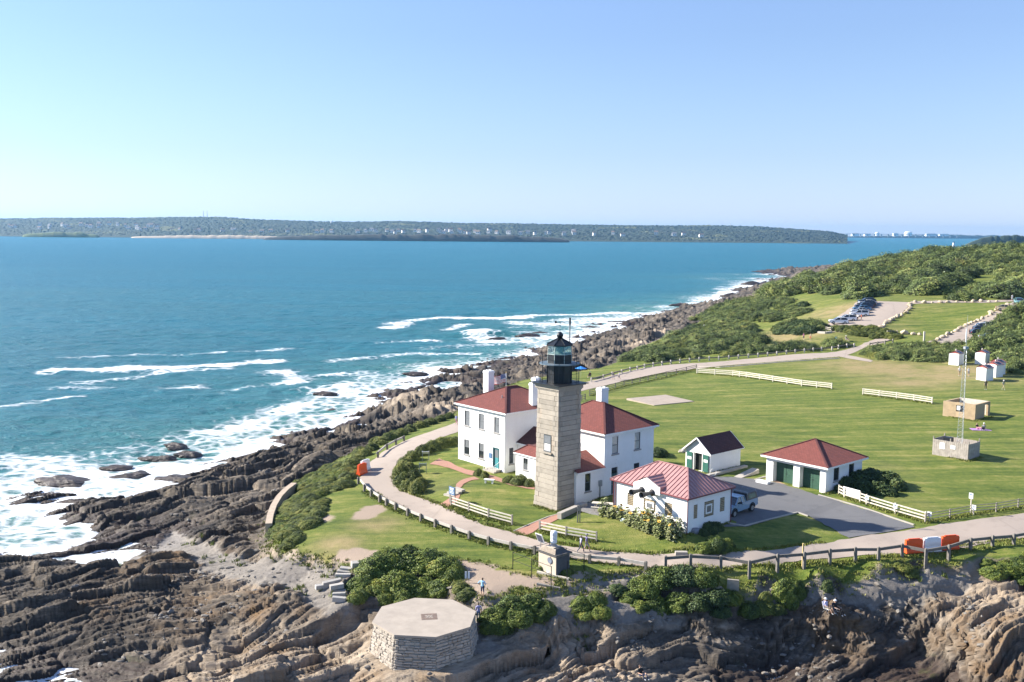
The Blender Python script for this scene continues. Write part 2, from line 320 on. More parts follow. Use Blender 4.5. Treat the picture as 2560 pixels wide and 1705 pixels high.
def relief(x, y):
    """slate ledges: tilted, cracked slabs in steps across the strike"""
    wx = (fbm(x / 11, y / 11, 3, 5) - .5) * 6; wy = (fbm(x / 11 + 40, y / 11, 3, 6) - .5) * 6
    an = ST - R(17) * (1 - sstep(78, 100, y)) * (1 - sstep(-12, 8, x)); ca, sa = np.cos(an), np.sin(an); px_, py_ = x + wx + 22, y + wy - 90
    a = px_ * ca + py_ * sa; t = px_ * sa - py_ * ca
    far = sstep(160, 320, y); mid = 1 + .75 * sstep(115, 170, y); z = (fbm(x / 13, y / 13, 3, 9) - .5) * (3.0 + .6 * far) + (fbm(x / 5, y / 5, 2, 10) - .5) * .9; tone = np.zeros(x.shape)
    for la, lt, amp, sd in ((9, 3.8, .62, 101), (3.6, 1.3, .26, 111), (1.5, .5, .115, 121)):
        h1, h2, du, dv, ed = cells(a / la + .6 * (vn(x / lt, y / lt, sd + 6) - .5), t / lt + .35 * (vn(x / lt, y / lt, sd + 7) - .5), sd)
        z = z + mid * amp * ((h1 - .5) * 1.5 + (h2 * .9 + .15) * dv * 1.5 + (h1 - .5) * du * .6) - amp * .45 * (1 - sstep(0, .10, ed)); tone = tone + (h2 - .5) * (.6 if la > 5 else .45)
    ph_ = t / .62 + tone * 3 + fbm(a / 6, t / 1.2, 2, 51) * 1.6; fr = ph_ - np.floor(ph_); lam = np.where(fr < .8, fr / .8, (1 - fr) / .2)
    z = z + .095 * (lam - .5) * (.3 + 1.2 * vn(a / 4, t / 1.5, 52)); ph2 = t / 1.9 + fbm(a / 9, t / 4, 2, 53) * 1.5; fr = ph2 - np.floor(ph2); z = z + .17 * (np.where(fr < .85, fr / .85, (1 - fr) / .15) - .5)
    z = z + (fbm(x / .8, y / .8, 3, 15) - .5) * .26
    relief.tone = np.clip(.5 + tone * .55 + (lam - .5) * .25, 0, 1)
    return z
def cover(x, y):
    g = signed(x, y, GRASS) + (fbm(x / 1.6, y / 1.6, 3, 2) - .5) * 2.0
    d = np.full(x.shape, -99.0)
    nz = (fbm(x / 1.1, y / 1.1, 3, 3) - .5) * 1.5
    for p in DIRT:
        b = np.array(p); near = (x > b[:, 0].min() - 4) & (x < b[:, 0].max() + 4) & (y > b[:, 1].min() - 4) & (y < b[:, 1].max() + 4)
        if near.any(): d[near] = np.maximum(d[near], signed(x[near], y[near], p) + nz[near])
    return g, d
FLATS = []            # built spots where rock relief is calmed: (x, y, radius)
def surface(x, y):
    x = np.atleast_1d(np.asarray(x, float)); y = np.atleast_1d(np.asarray(y, float))
    z = land(x, y); g, d = cover(x, y)
    rock = sstep(.3, 3.0, -g) * (1 - .93 * sstep(-1.2, 1.0, d))
    under = sstep(-8.6, -11, z)
    for fx, fy, fr in FLATS: rock = rock * sstep(fr * .75, fr * 1.35, np.hypot(x - fx, y - fy))
    rz_ = np.zeros(x.shape); tn_ = np.full(x.shape, .5); k_ = rock > .001
    if k_.any(): rz_[k_] = relief(x[k_], y[k_]); tn_[k_] = relief.tone
    surface.tone = tn_
    low = sstep(-6.2, -7.6, z)
    z = z + rz_ * rock * (1 - .8 * under) * (1 - .35 * low) - .22 * low * rock - .45 * sstep(-.1, .9, -g) * (1 - sstep(2, 6, -g)) * (1 - .8 * sstep(0, 1, d))
    z = z + (fbm(x / .5, y / .5, 2, 44) - .5) * .10 * sstep(-.4, .4, d) * (g < 0)
    return z, g, d
def T(x, y): return float(surface(x, y)[0][0])
def HT(px, py):
    """sight line met with the finished ground, rock relief included"""
    r = np.array(ray(px, py)); r = r / np.hypot(r[0], r[1])
    d = np.geomspace(55, 900, 1200); z = CAM_Z + r[2] * d
    g = surface(r[0] * d, r[1] * d)[0]; k = max(1, int(np.argmax(z < g)))
    f = (z[k - 1] - g[k - 1]) / max(1e-6, (z[k - 1] - g[k - 1]) - (z[k] - g[k])); q = d[k - 1] + f * (d[k] - d[k - 1])
    return (float(r[0] * q), float(r[1] * q), T(r[0] * q, r[1] * q))
_c = G(1062, 1541, -2.2); FLATS.append((_c[0], _c[1], 5.0))
# ------------------------------------------------------------------ land mesh
NU = 1050
_u = np.linspace(-.62, .72, NU); _v = np.concatenate([np.geomspace(52, 165, 700, endpoint=False), np.geomspace(165, 1000, 330)]); NV = len(_v)
GX = (_u[None, :] * (_v[:, None] + 6)); GY = np.repeat(_v[:, None], NU, 1)
GZ, GG, GD = surface(GX.ravel(), GY.ravel()); A_tone = surface.tone
_b = land(GX.ravel(), GY.ravel()).reshape(NV, NU); _gv = np.gradient(_b, axis=0) / np.gradient(GY, axis=0); _gu = np.gradient(_b, axis=1) / np.gradient(GX, axis=1); _gv = _gv - _gu * np.gradient(GX, axis=0) / np.gradient(GY, axis=0)
_sl = np.hypot(_gu, _gv); STEEP = sstep(.38, .85, _sl).ravel() * sstep(.5, 2.5, -GG); _rel = GZ - _b.ravel(); GZ = _b.ravel() + _rel * (1 - .25 * STEEP)
_q = GZ + .30 * (GX.ravel() * SY - GY.ravel() * SX) + .5 * fbm(GX.ravel() / 4, GY.ravel() / 4, 3, 55); _l1 = _q / .8 - np.floor(_q / .8); _l2 = _q / .27 - np.floor(_q / .27)
_out = STEEP * (.55 * (_l1 - .5) * (.4 + 1.2 * vn(GX.ravel() / 3, GZ * 2, 56)) + .16 * (_l2 - .5) + .5 * (fbm(GX.ravel() / 2.5, GZ / 1.2, 3, 57) - .5))
gx = GX.ravel() - _out * (_gu / (_sl + 1e-6)).ravel(); gy = GY.ravel() - _out * (_gv / (_sl + 1e-6)).ravel(); A_tone = np.clip(A_tone + STEEP * (_l1 - .5) * .5, 0, 1)
def blobs(lst):
    o = np.zeros(gx.shape)
    for (cx, cy, _), r in lst: o = np.maximum(o, np.exp(-((gx - cx) ** 2 + (gy - cy) ** 2) / r ** 2))
    return o
A_grass = sstep(-.25, .25, GG); A_dirt = sstep(-.3, .3, GD); A_och = blobs(OCHRE); A_pale = blobs(PALE); A_dry = blobs(DRYS)
idx = np.arange(NU * NV).reshape(NV, NU)
quad = np.stack([idx[:-1, :-1], idx[:-1, 1:], idx[1:, 1:], idx[1:, :-1]], -1).reshape(-1, 4)
vis = (GZ[quad].max(1) > SEA - .9); quad = quad[vis]
def ground_mat():
    m, nt, b = newmat("ground")
    P = node(nt, "ShaderNodeNewGeometry").outputs['Position']
    gr, di, oc, pa, dr = (attr(nt, n) for n in ("grass", "dirt", "ochre", "pale", "dry"))
    sep = node(nt, "ShaderNodeSeparateXYZ", Vector=P)
    # lawn
    mp = node(nt, "ShaderNodeMapping", Vector=P, Rotation=(0, 0, R(-12)), Scale=(.10, 1.0, 1)).outputs[0]
    n1 = noise(nt, .55, 6, .72, mp, .5); n2 = noise(nt, .06, 4, .6, P); n3 = noise(nt, 1.3, 6, .78, P); n4 = noise(nt, .25, 5, .65, P)
    lf_ = math_(nt, 'ADD', math_(nt, 'MULTIPLY', n1, .55), math_(nt, 'ADD', math_(nt, 'MULTIPLY', n3, .30), math_(nt, 'MULTIPLY', n4, .20)))
    lawn = ramp(nt, lf_, [(.40, (.040, .070, .009)), (.48, (.088, .124, .016)), (.55, (.142, .166, .027)), (.63, (.25, .228, .066))])
    dryf = math_(nt, 'ADD', math_(nt, 'MULTIPLY', dr, math_(nt, 'MULTIPLY', math_(nt, 'SUBTRACT', n4, .18, clamp=True), 2.9)), math_(nt, 'MULTIPLY', math_(nt, 'SUBTRACT', n2, .55, clamp=True), 1.6), clamp=True)
    lawn = mixc(nt, math_(nt, 'MULTIPLY', dryf, .9), lawn, mixc(nt, n3, (.20, .155, .060), (.38, .29, .15)))
    # rock
    mr = node(nt, "ShaderNodeMapping", Vector=P, Rotation=(0, 0, -ST), Scale=(.22, 1.5, 2.2)).outputs[0]
    tn = attr(nt, 'tone'); r1 = math_(nt, 'ADD', math_(nt, 'MULTIPLY', noise(nt, 1.1, 8, .68, mr, .4), .62), math_(nt, 'MULTIPLY', tn, .40)); r2 = noise(nt, .35, 4, .6, P); r3 = noise(nt, 5.5, 6, .75, mr)
    rock = ramp(nt, r1, [(.32, (.022, .019, .017)), (.48, (.088, .072, .056)), (.59, (.185, .150, .114)), (.74, (.34, .28, .215))])
    rock = mixc(nt, math_(nt, 'MULTIPLY', math_(nt, 'SUBTRACT', r2, .4, clamp=True), 3.0, clamp=True), rock, (.050, .046, .043))
    rock = mixc(nt, math_(nt, 'MULTIPLY', pa, math_(nt, 'MULTIPLY', r1, 1.7), clamp=True), rock, (.42, .335, .245))
    rock = mixc(nt, math_(nt, 'MULTIPLY', oc, math_(nt, 'MULTIPLY', math_(nt, 'SUBTRACT', r2, .42, clamp=True), 3.4), clamp=True), rock, (.21, .130, .065))
    rock = mixc(nt, math_(nt, 'MULTIPLY', math_(nt, 'SUBTRACT', r3, .53, clamp=True), 4.0, clamp=True), rock, (.045, .040, .036))
    tide = node(nt, "ShaderNodeMapRange", {'interpolation_type': 'SMOOTHSTEP'}, Value=math_(nt, 'ADD', sep.outputs[2], math_(nt, 'MULTIPLY', r2, 2.4)))
    for k, v in (('From Min', -5.1), ('From Max', -6.5)): tide.inputs[k].default_value = v
    weed = ramp(nt, noise(nt, .5, 4, .6, P), [(.42, (.030, .018, .013)), (.60, (.050, .030, .022)), (.72, (.060, .062, .016))])
    rock = mixc(nt, math_(nt, 'MULTIPLY', tide.outputs[0], .88), rock, weed)
    # gravelly soil
    s1 = noise(nt, 3.2, 8, .8, P); s2 = noise(nt, .3, 4, .6, P)
    soil = ramp(nt, s1, [(.28, (.10, .092, .082)), (.5, (.205, .185, .162)), (.74, (.35, .32, .285))])
    soil = mixc(nt, math_(nt, 'MULTIPLY', s2, .7), soil, (.20, .168, .132))
    path = mixc(nt, math_(nt, 'MULTIPLY', s1, .5), (.36, .275, .205), (.25, .195, .15))
    soil = mixc(nt, gr, soil, path)
    col = mixc(nt, gr, rock, lawn); col = mixc(nt, di, col, soil)
    nt.links.new(col, b.inputs['Base Color'])
    ro = math_(nt, 'SUBTRACT', .93, math_(nt, 'MULTIPLY', tide.outputs[0], math_(nt, 'MULTIPLY', math_(nt, 'SUBTRACT', 1.0, gr), .38)))
    nt.links.new(ro, b.inputs['Roughness']); b.inputs['Specular IOR Level'].default_value = .3
    h = mixc(nt, gr, math_(nt, 'MULTIPLY', math_(nt, 'ADD', r1, math_(nt, 'MULTIPLY', r3, .5)), .9), math_(nt, 'MULTIPLY', noise(nt, 7, 5, .7, P), .35))
    h = mixc(nt, di, h, math_(nt, 'MULTIPLY', s1, .28))
    bump(nt, b, h, .9, .30)
    return m
GM = ground_mat()
fg = A_grass[quad].mean(1); fd = A_dirt[quad].mean(1)
cls = np.where(fd > .5, 2, np.where(fg > .5, 0, 1))
for k, nm in ((0, "lawn"), (1, "rocky_shore"), (2, "bare_ground")):
    q = quad[cls == k]; used = np.unique(q); mp_ = np.full(NU * NV, -1); mp_[used] = np.arange(len(used))
    me = fastmesh(nm, np.stack([gx[used], gy[used], GZ[used]], 1), mp_[q], GM, {"grass": A_grass[used], "dirt": A_dirt[used], "ochre": A_och[used], "pale": A_pale[used], "dry": A_dry[used], "tone": A_tone[used]})
    tag(link(bpy.data.objects.new(nm, me)), kind="structure")
# ------------------------------------------------------------------ sea
def sea_mat():
    m, nt, b = newmat("sea_water")
    P = node(nt, "ShaderNodeNewGeometry").outputs['Position']
    fo, sh = attr(nt, "foam"), attr(nt, "shallow")
    mp = node(nt, "ShaderNodeMapping", Vector=P, Rotation=(0, 0, R(10)), Scale=(.55, 1.5, 1)).outputs[0]
    w1 = noise(nt, .14, 6, .66, mp, .4); w2 = noise(nt, .6, 6, .7, mp, .4); w3 = noise(nt, .012, 4, .6, mp)
    water = mixc(nt, sh, (.006, .125, .180), (.075, .220, .195))
    water = mixc(nt, math_(nt, 'MULTIPLY', math_(nt, 'SUBTRACT', w3, .42, clamp=True), 2.2, clamp=True), water, (.009, .160, .225))
    nt.links.new(water, b.inputs['Base Color'])
    b.inputs['Roughness'].default_value = .30; b.inputs['IOR'].default_value = 1.333; b.inputs['Specular IOR Level'].default_value = .13
    ht = math_(nt, 'ADD', math_(nt, 'MULTIPLY', w1, 3.2), math_(nt, 'MULTIPLY', w2, .95))
    bp = bump(nt, b, ht, 1.0, 1.0)
    # foam: lacy by noise
    f1 = noise(nt, .55, 7, .72, mp, 1.2); f2 = node(nt, "ShaderNodeTexVoronoi", {'feature': 'DISTANCE_TO_EDGE'}, Vector=node(nt, "ShaderNodeMix", {'data_type': 'VECTOR', 'blend_type': 'MIX'} if False else {'data_type': 'VECTOR'}, i0=.35, i4=P, i5=node(nt, "ShaderNodeTexNoise", Vector=P, Scale=.6, Detail=4.0).outputs[1]).outputs[1], Scale=.55).outputs[0]
    lace = math_(nt, 'SUBTRACT', 1.0, math_(nt, 'MULTIPLY', f2, 3.2), clamp=True)
    v = math_(nt, 'ADD', math_(nt, 'MULTIPLY', fo, 1.15), math_(nt, 'ADD', math_(nt, 'MULTIPLY', f1, 1.05), math_(nt, 'MULTIPLY', lace, .26)))
    mask = node(nt, "ShaderNodeMapRange", {'interpolation_type': 'SMOOTHSTEP'}, Value=v)
    mask.inputs['From Min'].default_value = 1.0; mask.inputs['From Max'].default_value = 1.40
    fm = nt.nodes.new("ShaderNodeBsdfPrincipled"); fm.inputs['Base Color'].default_value = (.80, .82, .82, 1); fm.inputs['Roughness'].default_value = .9
    fb = node(nt, "ShaderNodeBump", Strength=.8, Distance=.6, Height=f1); nt.links.new(fb.outputs[0], fm.inputs['Normal'])
    mx = nt.nodes.new("ShaderNodeMixShader"); nt.links.new(mask.outputs[0], mx.inputs[0]); nt.links.new(b.outputs[0], mx.inputs[1]); nt.links.new(fm.outputs[0], mx.inputs[2])
    nt.links.new(mx.outputs[0], nt.nodes["Material Output"].inputs[0])
    return m
NU2, NV2 = 620, 620
u2 = np.linspace(-.95, .62, NU2); v2 = np.geomspace(48, 2200, NV2)
sx = (u2[None, :] * (v2[:, None] + 8)).ravel(); sy = np.repeat(v2[:, None], NU2, 1).ravel()
near = sy < 900
depth = np.full(sx.shape, 6.0); lv = land(sx[near], sy[near]); depth[near] = SEA - lv
STREAKS = [([(158,895),(351,885),(491,887),(760,868)], 1.6, .42), ([(120,930),(154,925),(316,922),(456,917),(600,908),(684,904)], 3.2, .62), ([(196,955),(316,945),(421,929),(579,922)], 2.4, .5), ([(158,971),(281,971)], 2.2, .45), ([(0,1017),(88,1003),(203,992)], 1.5, .42),
 ([(410,972),(470,968)], 3.2, .62), ([(715,930),(735,950),(740,958)], 3.5, .62), ([(540,985),(620,968),(700,965)], 1.8, .35), ([(970,822),(1026,801),(1123,793),(1252,795),(1381,788),(1560,783)], 4.2, .56), ([(952,858),(1090,851)], 2.4, .42), ([(842,904),(1026,882),(1187,885)], 2.6, .45), ([(1116,825),(1161,811)], 2.2, .5), ([(806,937),(929,930)], 2.4, .45),
 ([(1190,838),(1225,836)], 4.5, .62), ([(1330,810),(1420,812),(1490,800)], 9, .52), ([(1250,850),(1330,850),(1420,840)], 10, .5), ([(1100,870),(1240,860),(1330,830)], 6, .38), ([(1750,752),(1790,750),(1840,722),(1880,706)], 9, .6), ([(1650,768),(1740,757)], 5, .5), ([(1560,790),(1600,784)], 6, .5), ([(880,960),(820,990),(780,1010),(700,1040),(620,1065),(560,1080)], 5.0, .52), ([(860,985),(900,960),(980,950)], 5.0, .5), ([(640,1110),(560,1130),(460,1150),(400,1165)], 4, .5), ([(380,1175),(260,1190),(240,1200)], 3, .42), ([(60,1215),(30,1170),(60,1140)], 3, .36), ([(0,1240),(80,1240),(240,1220)], 2.5, .45), ([(60,1330),(130,1345),(200,1380),(250,1420)], 4.0, .5), ([(0,1290),(60,1330)], 5, .42), ([(0,1370),(120,1375)], 4, .5), ([(20,1670),(60,1700)], 2, .4), ([(2200,1690),(2330,1680)], 2.2, .34), ([(1100,930),(1180,935),(1250,915)], 4, .4), ([(1040,965),(1120,968),(1190,960)], 3, .48)]
foam = np.zeros(sx.shape)
nn = vn(sx / 7, sy / 7, 71)
for pts, wd, am in STREAKS:
    wp = [G(a, b, SEA)[:2] for a, b in pts]
    b = np.array(wp); m_ = (sx > b[:, 0].min() - 4 * wd) & (sx < b[:, 0].max() + 4 * wd) & (sy > b[:, 1].min() - 4 * wd) & (sy < b[:, 1].max() + 4 * wd)
    if m_.any():
        dd = polydist(sx[m_], sy[m_], wp); foam[m_] = np.maximum(foam[m_], am * 1.06 * np.exp(-(dd / (wd * 1.55 * (.35 + 1.3 * nn[m_]))) ** 2) * (.62 + .6 * vn(sx[m_] / 16, sy[m_] / 5, 77)))
shl = np.exp(-np.clip(depth, 0, 20) / 2.1) * (sy < 900)
gul = (fbm(sx / 26, sy / 26, 3, 72) - .5)
for zone, lo in (([(-60,1120),(150,1125),(350,1090),(600,1035),(760,990),(890,925),(1000,930),(930,1000),(880,1060),(700,1125),(500,1170),(330,1215),(120,1250),(200,1380),(-60,1385)], .45), ([(960,930),(1200,900),(1290,860),(1330,800),(1560,785),(1500,840),(1350,880),(1240,920),(1200,970),(1000,975)], .48), ([(820,960),(860,950),(900,990),(860,1050),(700,1110),(600,1100),(740,1040)], .60)):
    wp = [G(a, b, SEA)[:2] for a, b in zone]; b_ = np.array(wp); m_ = (sx > b_[:, 0].min() - 8) & (sx < b_[:, 0].max() + 8) & (sy > b_[:, 1].min() - 8) & (sy < b_[:, 1].max() + 8)
    foam[m_] = np.maximum(foam[m_], sstep(-6, 7, signed(sx[m_], sy[m_], wp)) * lo * (.75 + 1.0 * gul[m_] + .5 * (vn(sx[m_] / 9, sy[m_] / 5, 78) - .5)))
foam = np.clip(np.maximum(foam, shl * (.58 + .75 * gul + .35 * (vn(sx / 6, sy / 6, 79) - .5))), 0, .62)
for px, py, r_ in ():
    c = G(px, py, SEA); foam = foam * (1 - .62 * np.exp(-((sx - c[0]) ** 2 + (sy - c[1]) ** 2) / r_ ** 2))
far_ = sstep(300, 900, sy)
swell = np.sin((sy * .16 + sx * .05) + 5 * fbm(sx / 60, sy / 60, 2, 73)) * .20 * (1 - far_) + (fbm(sx / 6, sy / 4, 3, 74) - .5) * .85 * (1 - far_) + (fbm(sx / 2.0, sy / 1.1, 2, 76) - .5) * .30 * (1 - sstep(150, 320, sy))
swell = swell + foam * .45 * (vn(sx / 2.2, sy / 2.2, 75) - .2)
for (px, py, hh, wd, ln) in ((1212, 838, 2.0, 3.0, 12), (850, 975, 1.3, 3.5, 14), (700, 1050, .8, 3, 12), (1250, 880, .8, 3, 10)):
    c = G(px, py, SEA); swell = swell + hh * np.exp(-((sx - c[0]) / ln) ** 2 - ((sy - c[1]) / wd) ** 2)
i2 = np.arange(NU2 * NV2).reshape(NV2, NU2)
q2 = np.stack([i2[:-1, :-1], i2[:-1, 1:], i2[1:, 1:], i2[1:, :-1]], -1).reshape(-1, 4)
co = np.stack([sx, sy, SEA + swell * (sy < 2000)], 1)
vis2 = ~((depth[q2].min(1) < -2.5)); q2 = q2[vis2]
nb = len(co)
ex = [(-13000, 48), (u2[0] * 56, 48), (u2[-1] * 56, 48), (13000, 48), (13000, 2200), (u2[-1] * 2208, 2200), (u2[0] * 2208, 2200), (-13000, 2200), (-13000, 13000), (13000, 13000), (-13000, -3000), (13000, -3000)]
co = np.concatenate([co, np.array([(a, b, SEA) for a, b in ex])])
q2 = np.concatenate([q2, nb + np.array([(0, 1, 6, 7), (2, 3, 4, 5), (7, 4, 9, 8), (10, 11, 3, 0)])])
pad = np.zeros(len(ex))
sme = fastmesh("sea", co, q2, sea_mat(), {"foam": np.concatenate([foam, pad]), "shallow": np.concatenate([np.clip(shl * .9 + np.exp(-np.clip(depth, 0, 30) / 4.5) * .5 * (sy < 600), 0, 1), pad])})
tag(link(bpy.data.objects.new("sea", sme)), kind="structure")
# ------------------------------------------------------------------ roads, drive, paths
def strip(name, A, B, mt, lift=.04, sub=14, across=8, z=None):
    """surface between two surveyed edges, laid on the land"""
    A = [H(*p)[:2] for p in A]; B = [H(*p)[:2] for p in B]
    def fine(P):
        P = np.array(P, float); n = len(P); out = []
        for i in range(n - 1):
            p0, p1, p2, p3 = P[max(i - 1, 0)], P[i], P[i + 1], P[min(i + 2, n - 1)]
            for k in range(sub):
                t = k / sub; out.append(.5 * (2 * p1 + (p2 - p0) * t + (2 * p0 - 5 * p1 + 4 * p2 - p3) * t * t + (3 * p1 - p0 - 3 * p2 + p3) * t ** 3))
        out.append(P[-1]); return np.array(out)
    a, b = fine(A), fine(B); n = len(a)
    for e_, o_ in ((a, b), (b, a)):
        w_ = e_ - o_; w_ = w_ / (np.hypot(w_[:, 0], w_[:, 1])[:, None] + 1e-6); e_ += w_ * ((vn(e_[:, 0] / .9, e_[:, 1] / .9, 61) - .5) * .5 + (vn(e_[:, 0] / 4, e_[:, 1] / 4, 62) - .5) * .4)[:, None]
    t = np.linspace(0, 1, across + 1)[None, :, None]
    g = a[:, None] * (1 - t) + b[:, None] * t; g = g.reshape(-1, 2)
    zz = land(g[:, 0], g[:, 1]) + lift
    i = np.arange(n * (across + 1)).reshape(n, across + 1)
    q = np.stack([i[:-1, :-1], i[:-1, 1:], i[1:, 1:], i[1:, :-1]], -1).reshape(-1, 4)
    me = fastmesh(name, np.column_stack([g, zz]), q, mt)
    me.update(); 
    o = link(bpy.data.objects.new(name, me)); tag(o, kind="structure"); return o
def road_mat(name, c0, c1, sc=2.0):
    m, nt, b = newmat(name); P = node(nt, "ShaderNodeNewGeometry").outputs['Position']
    n1 = noise(nt, sc * 6, 6, .8, P); n2 = noise(nt, .12, 4, .6, P)
    v = node(nt, "ShaderNodeTexVoronoi", {'feature': 'DISTANCE_TO_EDGE'}, Vector=P, Scale=.07).outputs[0]
    col = mixc(nt, math_(nt, 'ADD', math_(nt, 'MULTIPLY', n1, .6), math_(nt, 'MULTIPLY', n2, .5), clamp=True), c0, c1)
    crack = math_(nt, 'MULTIPLY', math_(nt, 'LESS_THAN', math_(nt, 'ADD', v, math_(nt, 'MULTIPLY', n1, .03)), .024), .16)
    col = mixc(nt, crack, col, tuple(c * .5 for c in c0))
    col = mixc(nt, math_(nt, 'MULTIPLY', math_(nt, 'SUBTRACT', noise(nt, .5, 6, .7, P), .52, clamp=True), 2.4, clamp=True), col, tuple(c * .72 for c in c0))
    nt.links.new(col, b.inputs['Base Color']); b.inputs['Roughness'].default_value = .92; bump(nt, b, n1, .3, .03); return m
ROADM = road_mat("road_gravel_asphalt", (.29, .235, .190), (.385, .318, .262)); DRIVEM = road_mat("drive_asphalt", (.088, .088, .092), (.165, .162, .162), 3.0)
strip("road", [(1137,1058),(1075,1080),(1011,1103),(960,1130),(925,1156),(906,1180),(900,1203),(930,1226),(963,1248),(1043,1287),(1124,1319),(1221,1348),(1317,1374),(1400,1392),(1481,1404),(1560,1414),(1626,1420),(1720,1421),(1803,1418),(1900,1411),(2006,1405),(2132,1392),(2252,1386),(2413,1370),(2575,1345)],
 [(1140,1082),(1100,1096),(1065,1113),(1014,1146),(992,1170),(981,1192),(993,1220),(1035,1239),(1070,1252),(1108,1268),(1188,1303),(1253,1323),(1317,1341),(1376,1357),(1436,1369),(1497,1377),(1560,1382),(1640,1386),(1739,1388),(1852,1380),(1960,1370),(2060,1358),(2180,1338),(2381,1308),(2575,1282)], ROADM)
strip("road_behind_house", [(1137,1058),(1200,1032),(1300,996),(1380,975),(1455,958),(1552,933),(1648,915),(1800,904),(1961,889),(2090,880),(2142,866)], [(1140,1082),(1215,1050),(1310,1018),(1390,995),(1458,977),(1560,954),(1648,934),(1800,916),(1961,903),(2098,892),(2165,869)], ROADM)
strip("footpath", [(2142,866),(2178,852),(2187,846),(2172,840),(2130,834),(2081,830)], [(2165,869),(2205,858),(2228,845),(2195,836),(2140,829),(2081,826)], ROADM, .05)
strip("footpath_spur", [(2098,892),(2130,898),(2178,905)], [(2100,886),(2140,892),(2182,902)], ROADM, .05, 3, 3)
strip("driveway", [(1790,1318),(1861,1316),(1925,1299),(1994,1282),(2040,1301),(2080,1322),(2120,1346)], [(1760,1196),(1800,1192),(1920,1204),(2050,1240),(2110,1256),(2200,1286),(2290,1318)], DRIVEM, .055)
strip("parking_lot", [(2058,822),(2085,797),(2118,776),(2146,754)], [(2190,824),(2228,800),(2262,777),(2276,756)], ROADM, .06)
strip("upper_road", [(2276,760),(2380,757),(2470,757),(2530,754)], [(2276,754),(2380,751),(2470,751),(2545,748)], ROADM, .06)
strip("access_road", [(2300,862),(2361,842),(2445,800),(2500,773),(2530,756),(2560,742)], [(2400,866),(2445,830),(2484,801),(2525,780),(2575,760),(2610,745)], ROADM, .07)
# ------------------------------------------------------------------ building materials
def wall_mat(name, peel=0.0):
    m, nt, b = newmat(name); tc = node(nt, "ShaderNodeTexCoord").outputs['Object']; P = tc
    sep = node(nt, "ShaderNodeSeparateXYZ", Vector=P)
    n1 = noise(nt, .8, 5, .65, P); n2 = noise(nt, 6, 6, .7, P)
    col = mixc(nt, math_(nt, 'MULTIPLY', math_(nt, 'SUBTRACT', n1, .42, clamp=True), 1.2, clamp=True), (.82, .81, .79), (.68, .66, .62))
    foot = node(nt, "ShaderNodeMapRange", Value=math_(nt, 'ADD', sep.outputs[2], math_(nt, 'MULTIPLY', n2, .8)))
    for k, v in (('From Min', 1.1), ('From Max', .2)): foot.inputs[k].default_value = v
    col = mixc(nt, math_(nt, 'MULTIPLY', foot.outputs[0], .35), col, (.50, .46, .40))
    if peel:
        pk = math_(nt, 'MULTIPLY', math_(nt, 'GREATER_THAN', n2, .60), math_(nt, 'GREATER_THAN', noise(nt, .35, 2, .5, P), .56))
        col = mixc(nt, math_(nt, 'MULTIPLY', pk, peel), col, (.40, .42, .43))
    nt.links.new(col, b.inputs['Base Color']); b.inputs['Roughness'].default_value = .75
    vb = node(nt, "ShaderNodeMapping", Vector=P, Scale=(1, 1, 1)).outputs[0]
    cmb = node(nt, "ShaderNodeCombineXYZ", X=math_(nt, 'ADD', sep.outputs[0], sep.outputs[1]), Y=sep.outputs[2]).outputs[0]
    br = node(nt, "ShaderNodeTexBrick", Vector=cmb, Scale=1.0, Color1=(1, 1, 1, 1), Color2=(.9, .9, .9, 1), Mortar=(0, 0, 0, 1)); br.inputs['Brick Width'].default_value = .22; br.inputs['Row Height'].default_value = .075; br.inputs['Mortar Size'].default_value = .008
    bump(nt, b, math_(nt, 'ADD', math_(nt, 'MULTIPLY', br.outputs[0], .5), n2), .25, .02); return m
def shingle_mat(name, c, row=.22, wid=.34):
    m, nt, b = newmat(name); uv = node(nt, "ShaderNodeTexCoord").outputs['UV']
    br = node(nt, "ShaderNodeTexBrick", {'offset': .5}, Vector=uv, Scale=1.0, Color1=c4(c), Color2=c4(tuple(k * .72 for k in c)), Mortar=c4(tuple(k * .28 for k in c)))
    br.inputs['Brick Width'].default_value = wid; br.inputs['Row Height'].default_value = row; br.inputs['Mortar Size'].default_value = .022; br.inputs['Mortar Smooth'].default_value = .6
    n = noise(nt, 1.2, 5, .6, uv); n2 = noise(nt, 9, 4, .7, uv)
    col = mixc(nt, math_(nt, 'MULTIPLY', n, .5), br.outputs[0], tuple(k * .7 for k in c)); col = mixc(nt, math_(nt, 'MULTIPLY', math_(nt, 'SUBTRACT', n2, .5, clamp=True), .7), col, (.33, .16, .13))
    nt.links.new(col, b.inputs['Base Color']); b.inputs['Roughness'].default_value = .9
    sep = node(nt, "ShaderNodeSeparateXYZ", Vector=uv); st = math_(nt, 'SUBTRACT', 1.0, math_(nt, 'FRACT', math_(nt, 'DIVIDE', sep.outputs[1], row)))
    bump(nt, b, st, .8, .05); return m
WHITE = wall_mat("white_painted_brick"); WHITE2 = wall_mat("white_paint_peeling", .9)
SHING = shingle_mat("red_shingles", (.215, .058, .044)); SHINGD = shingle_mat("dark_red_shingles", (.10, .036, .031))
TRIM = mat("white_trim", (.78, .77, .74), .6, .06); SILL = mat("grey_stone_sill", (.30, .28, .26), .8); FRAME = mat("dark_window_frame", (.10, .11, .115), .5)
CAPM = mat("ridge_cap_red", (.115, .036, .032), .9); TEAL = mat("teal_door_paint", (.055, .25, .26), .5); DKTEAL = mat("dark_teal_paint", (.02, .075, .08), .5)
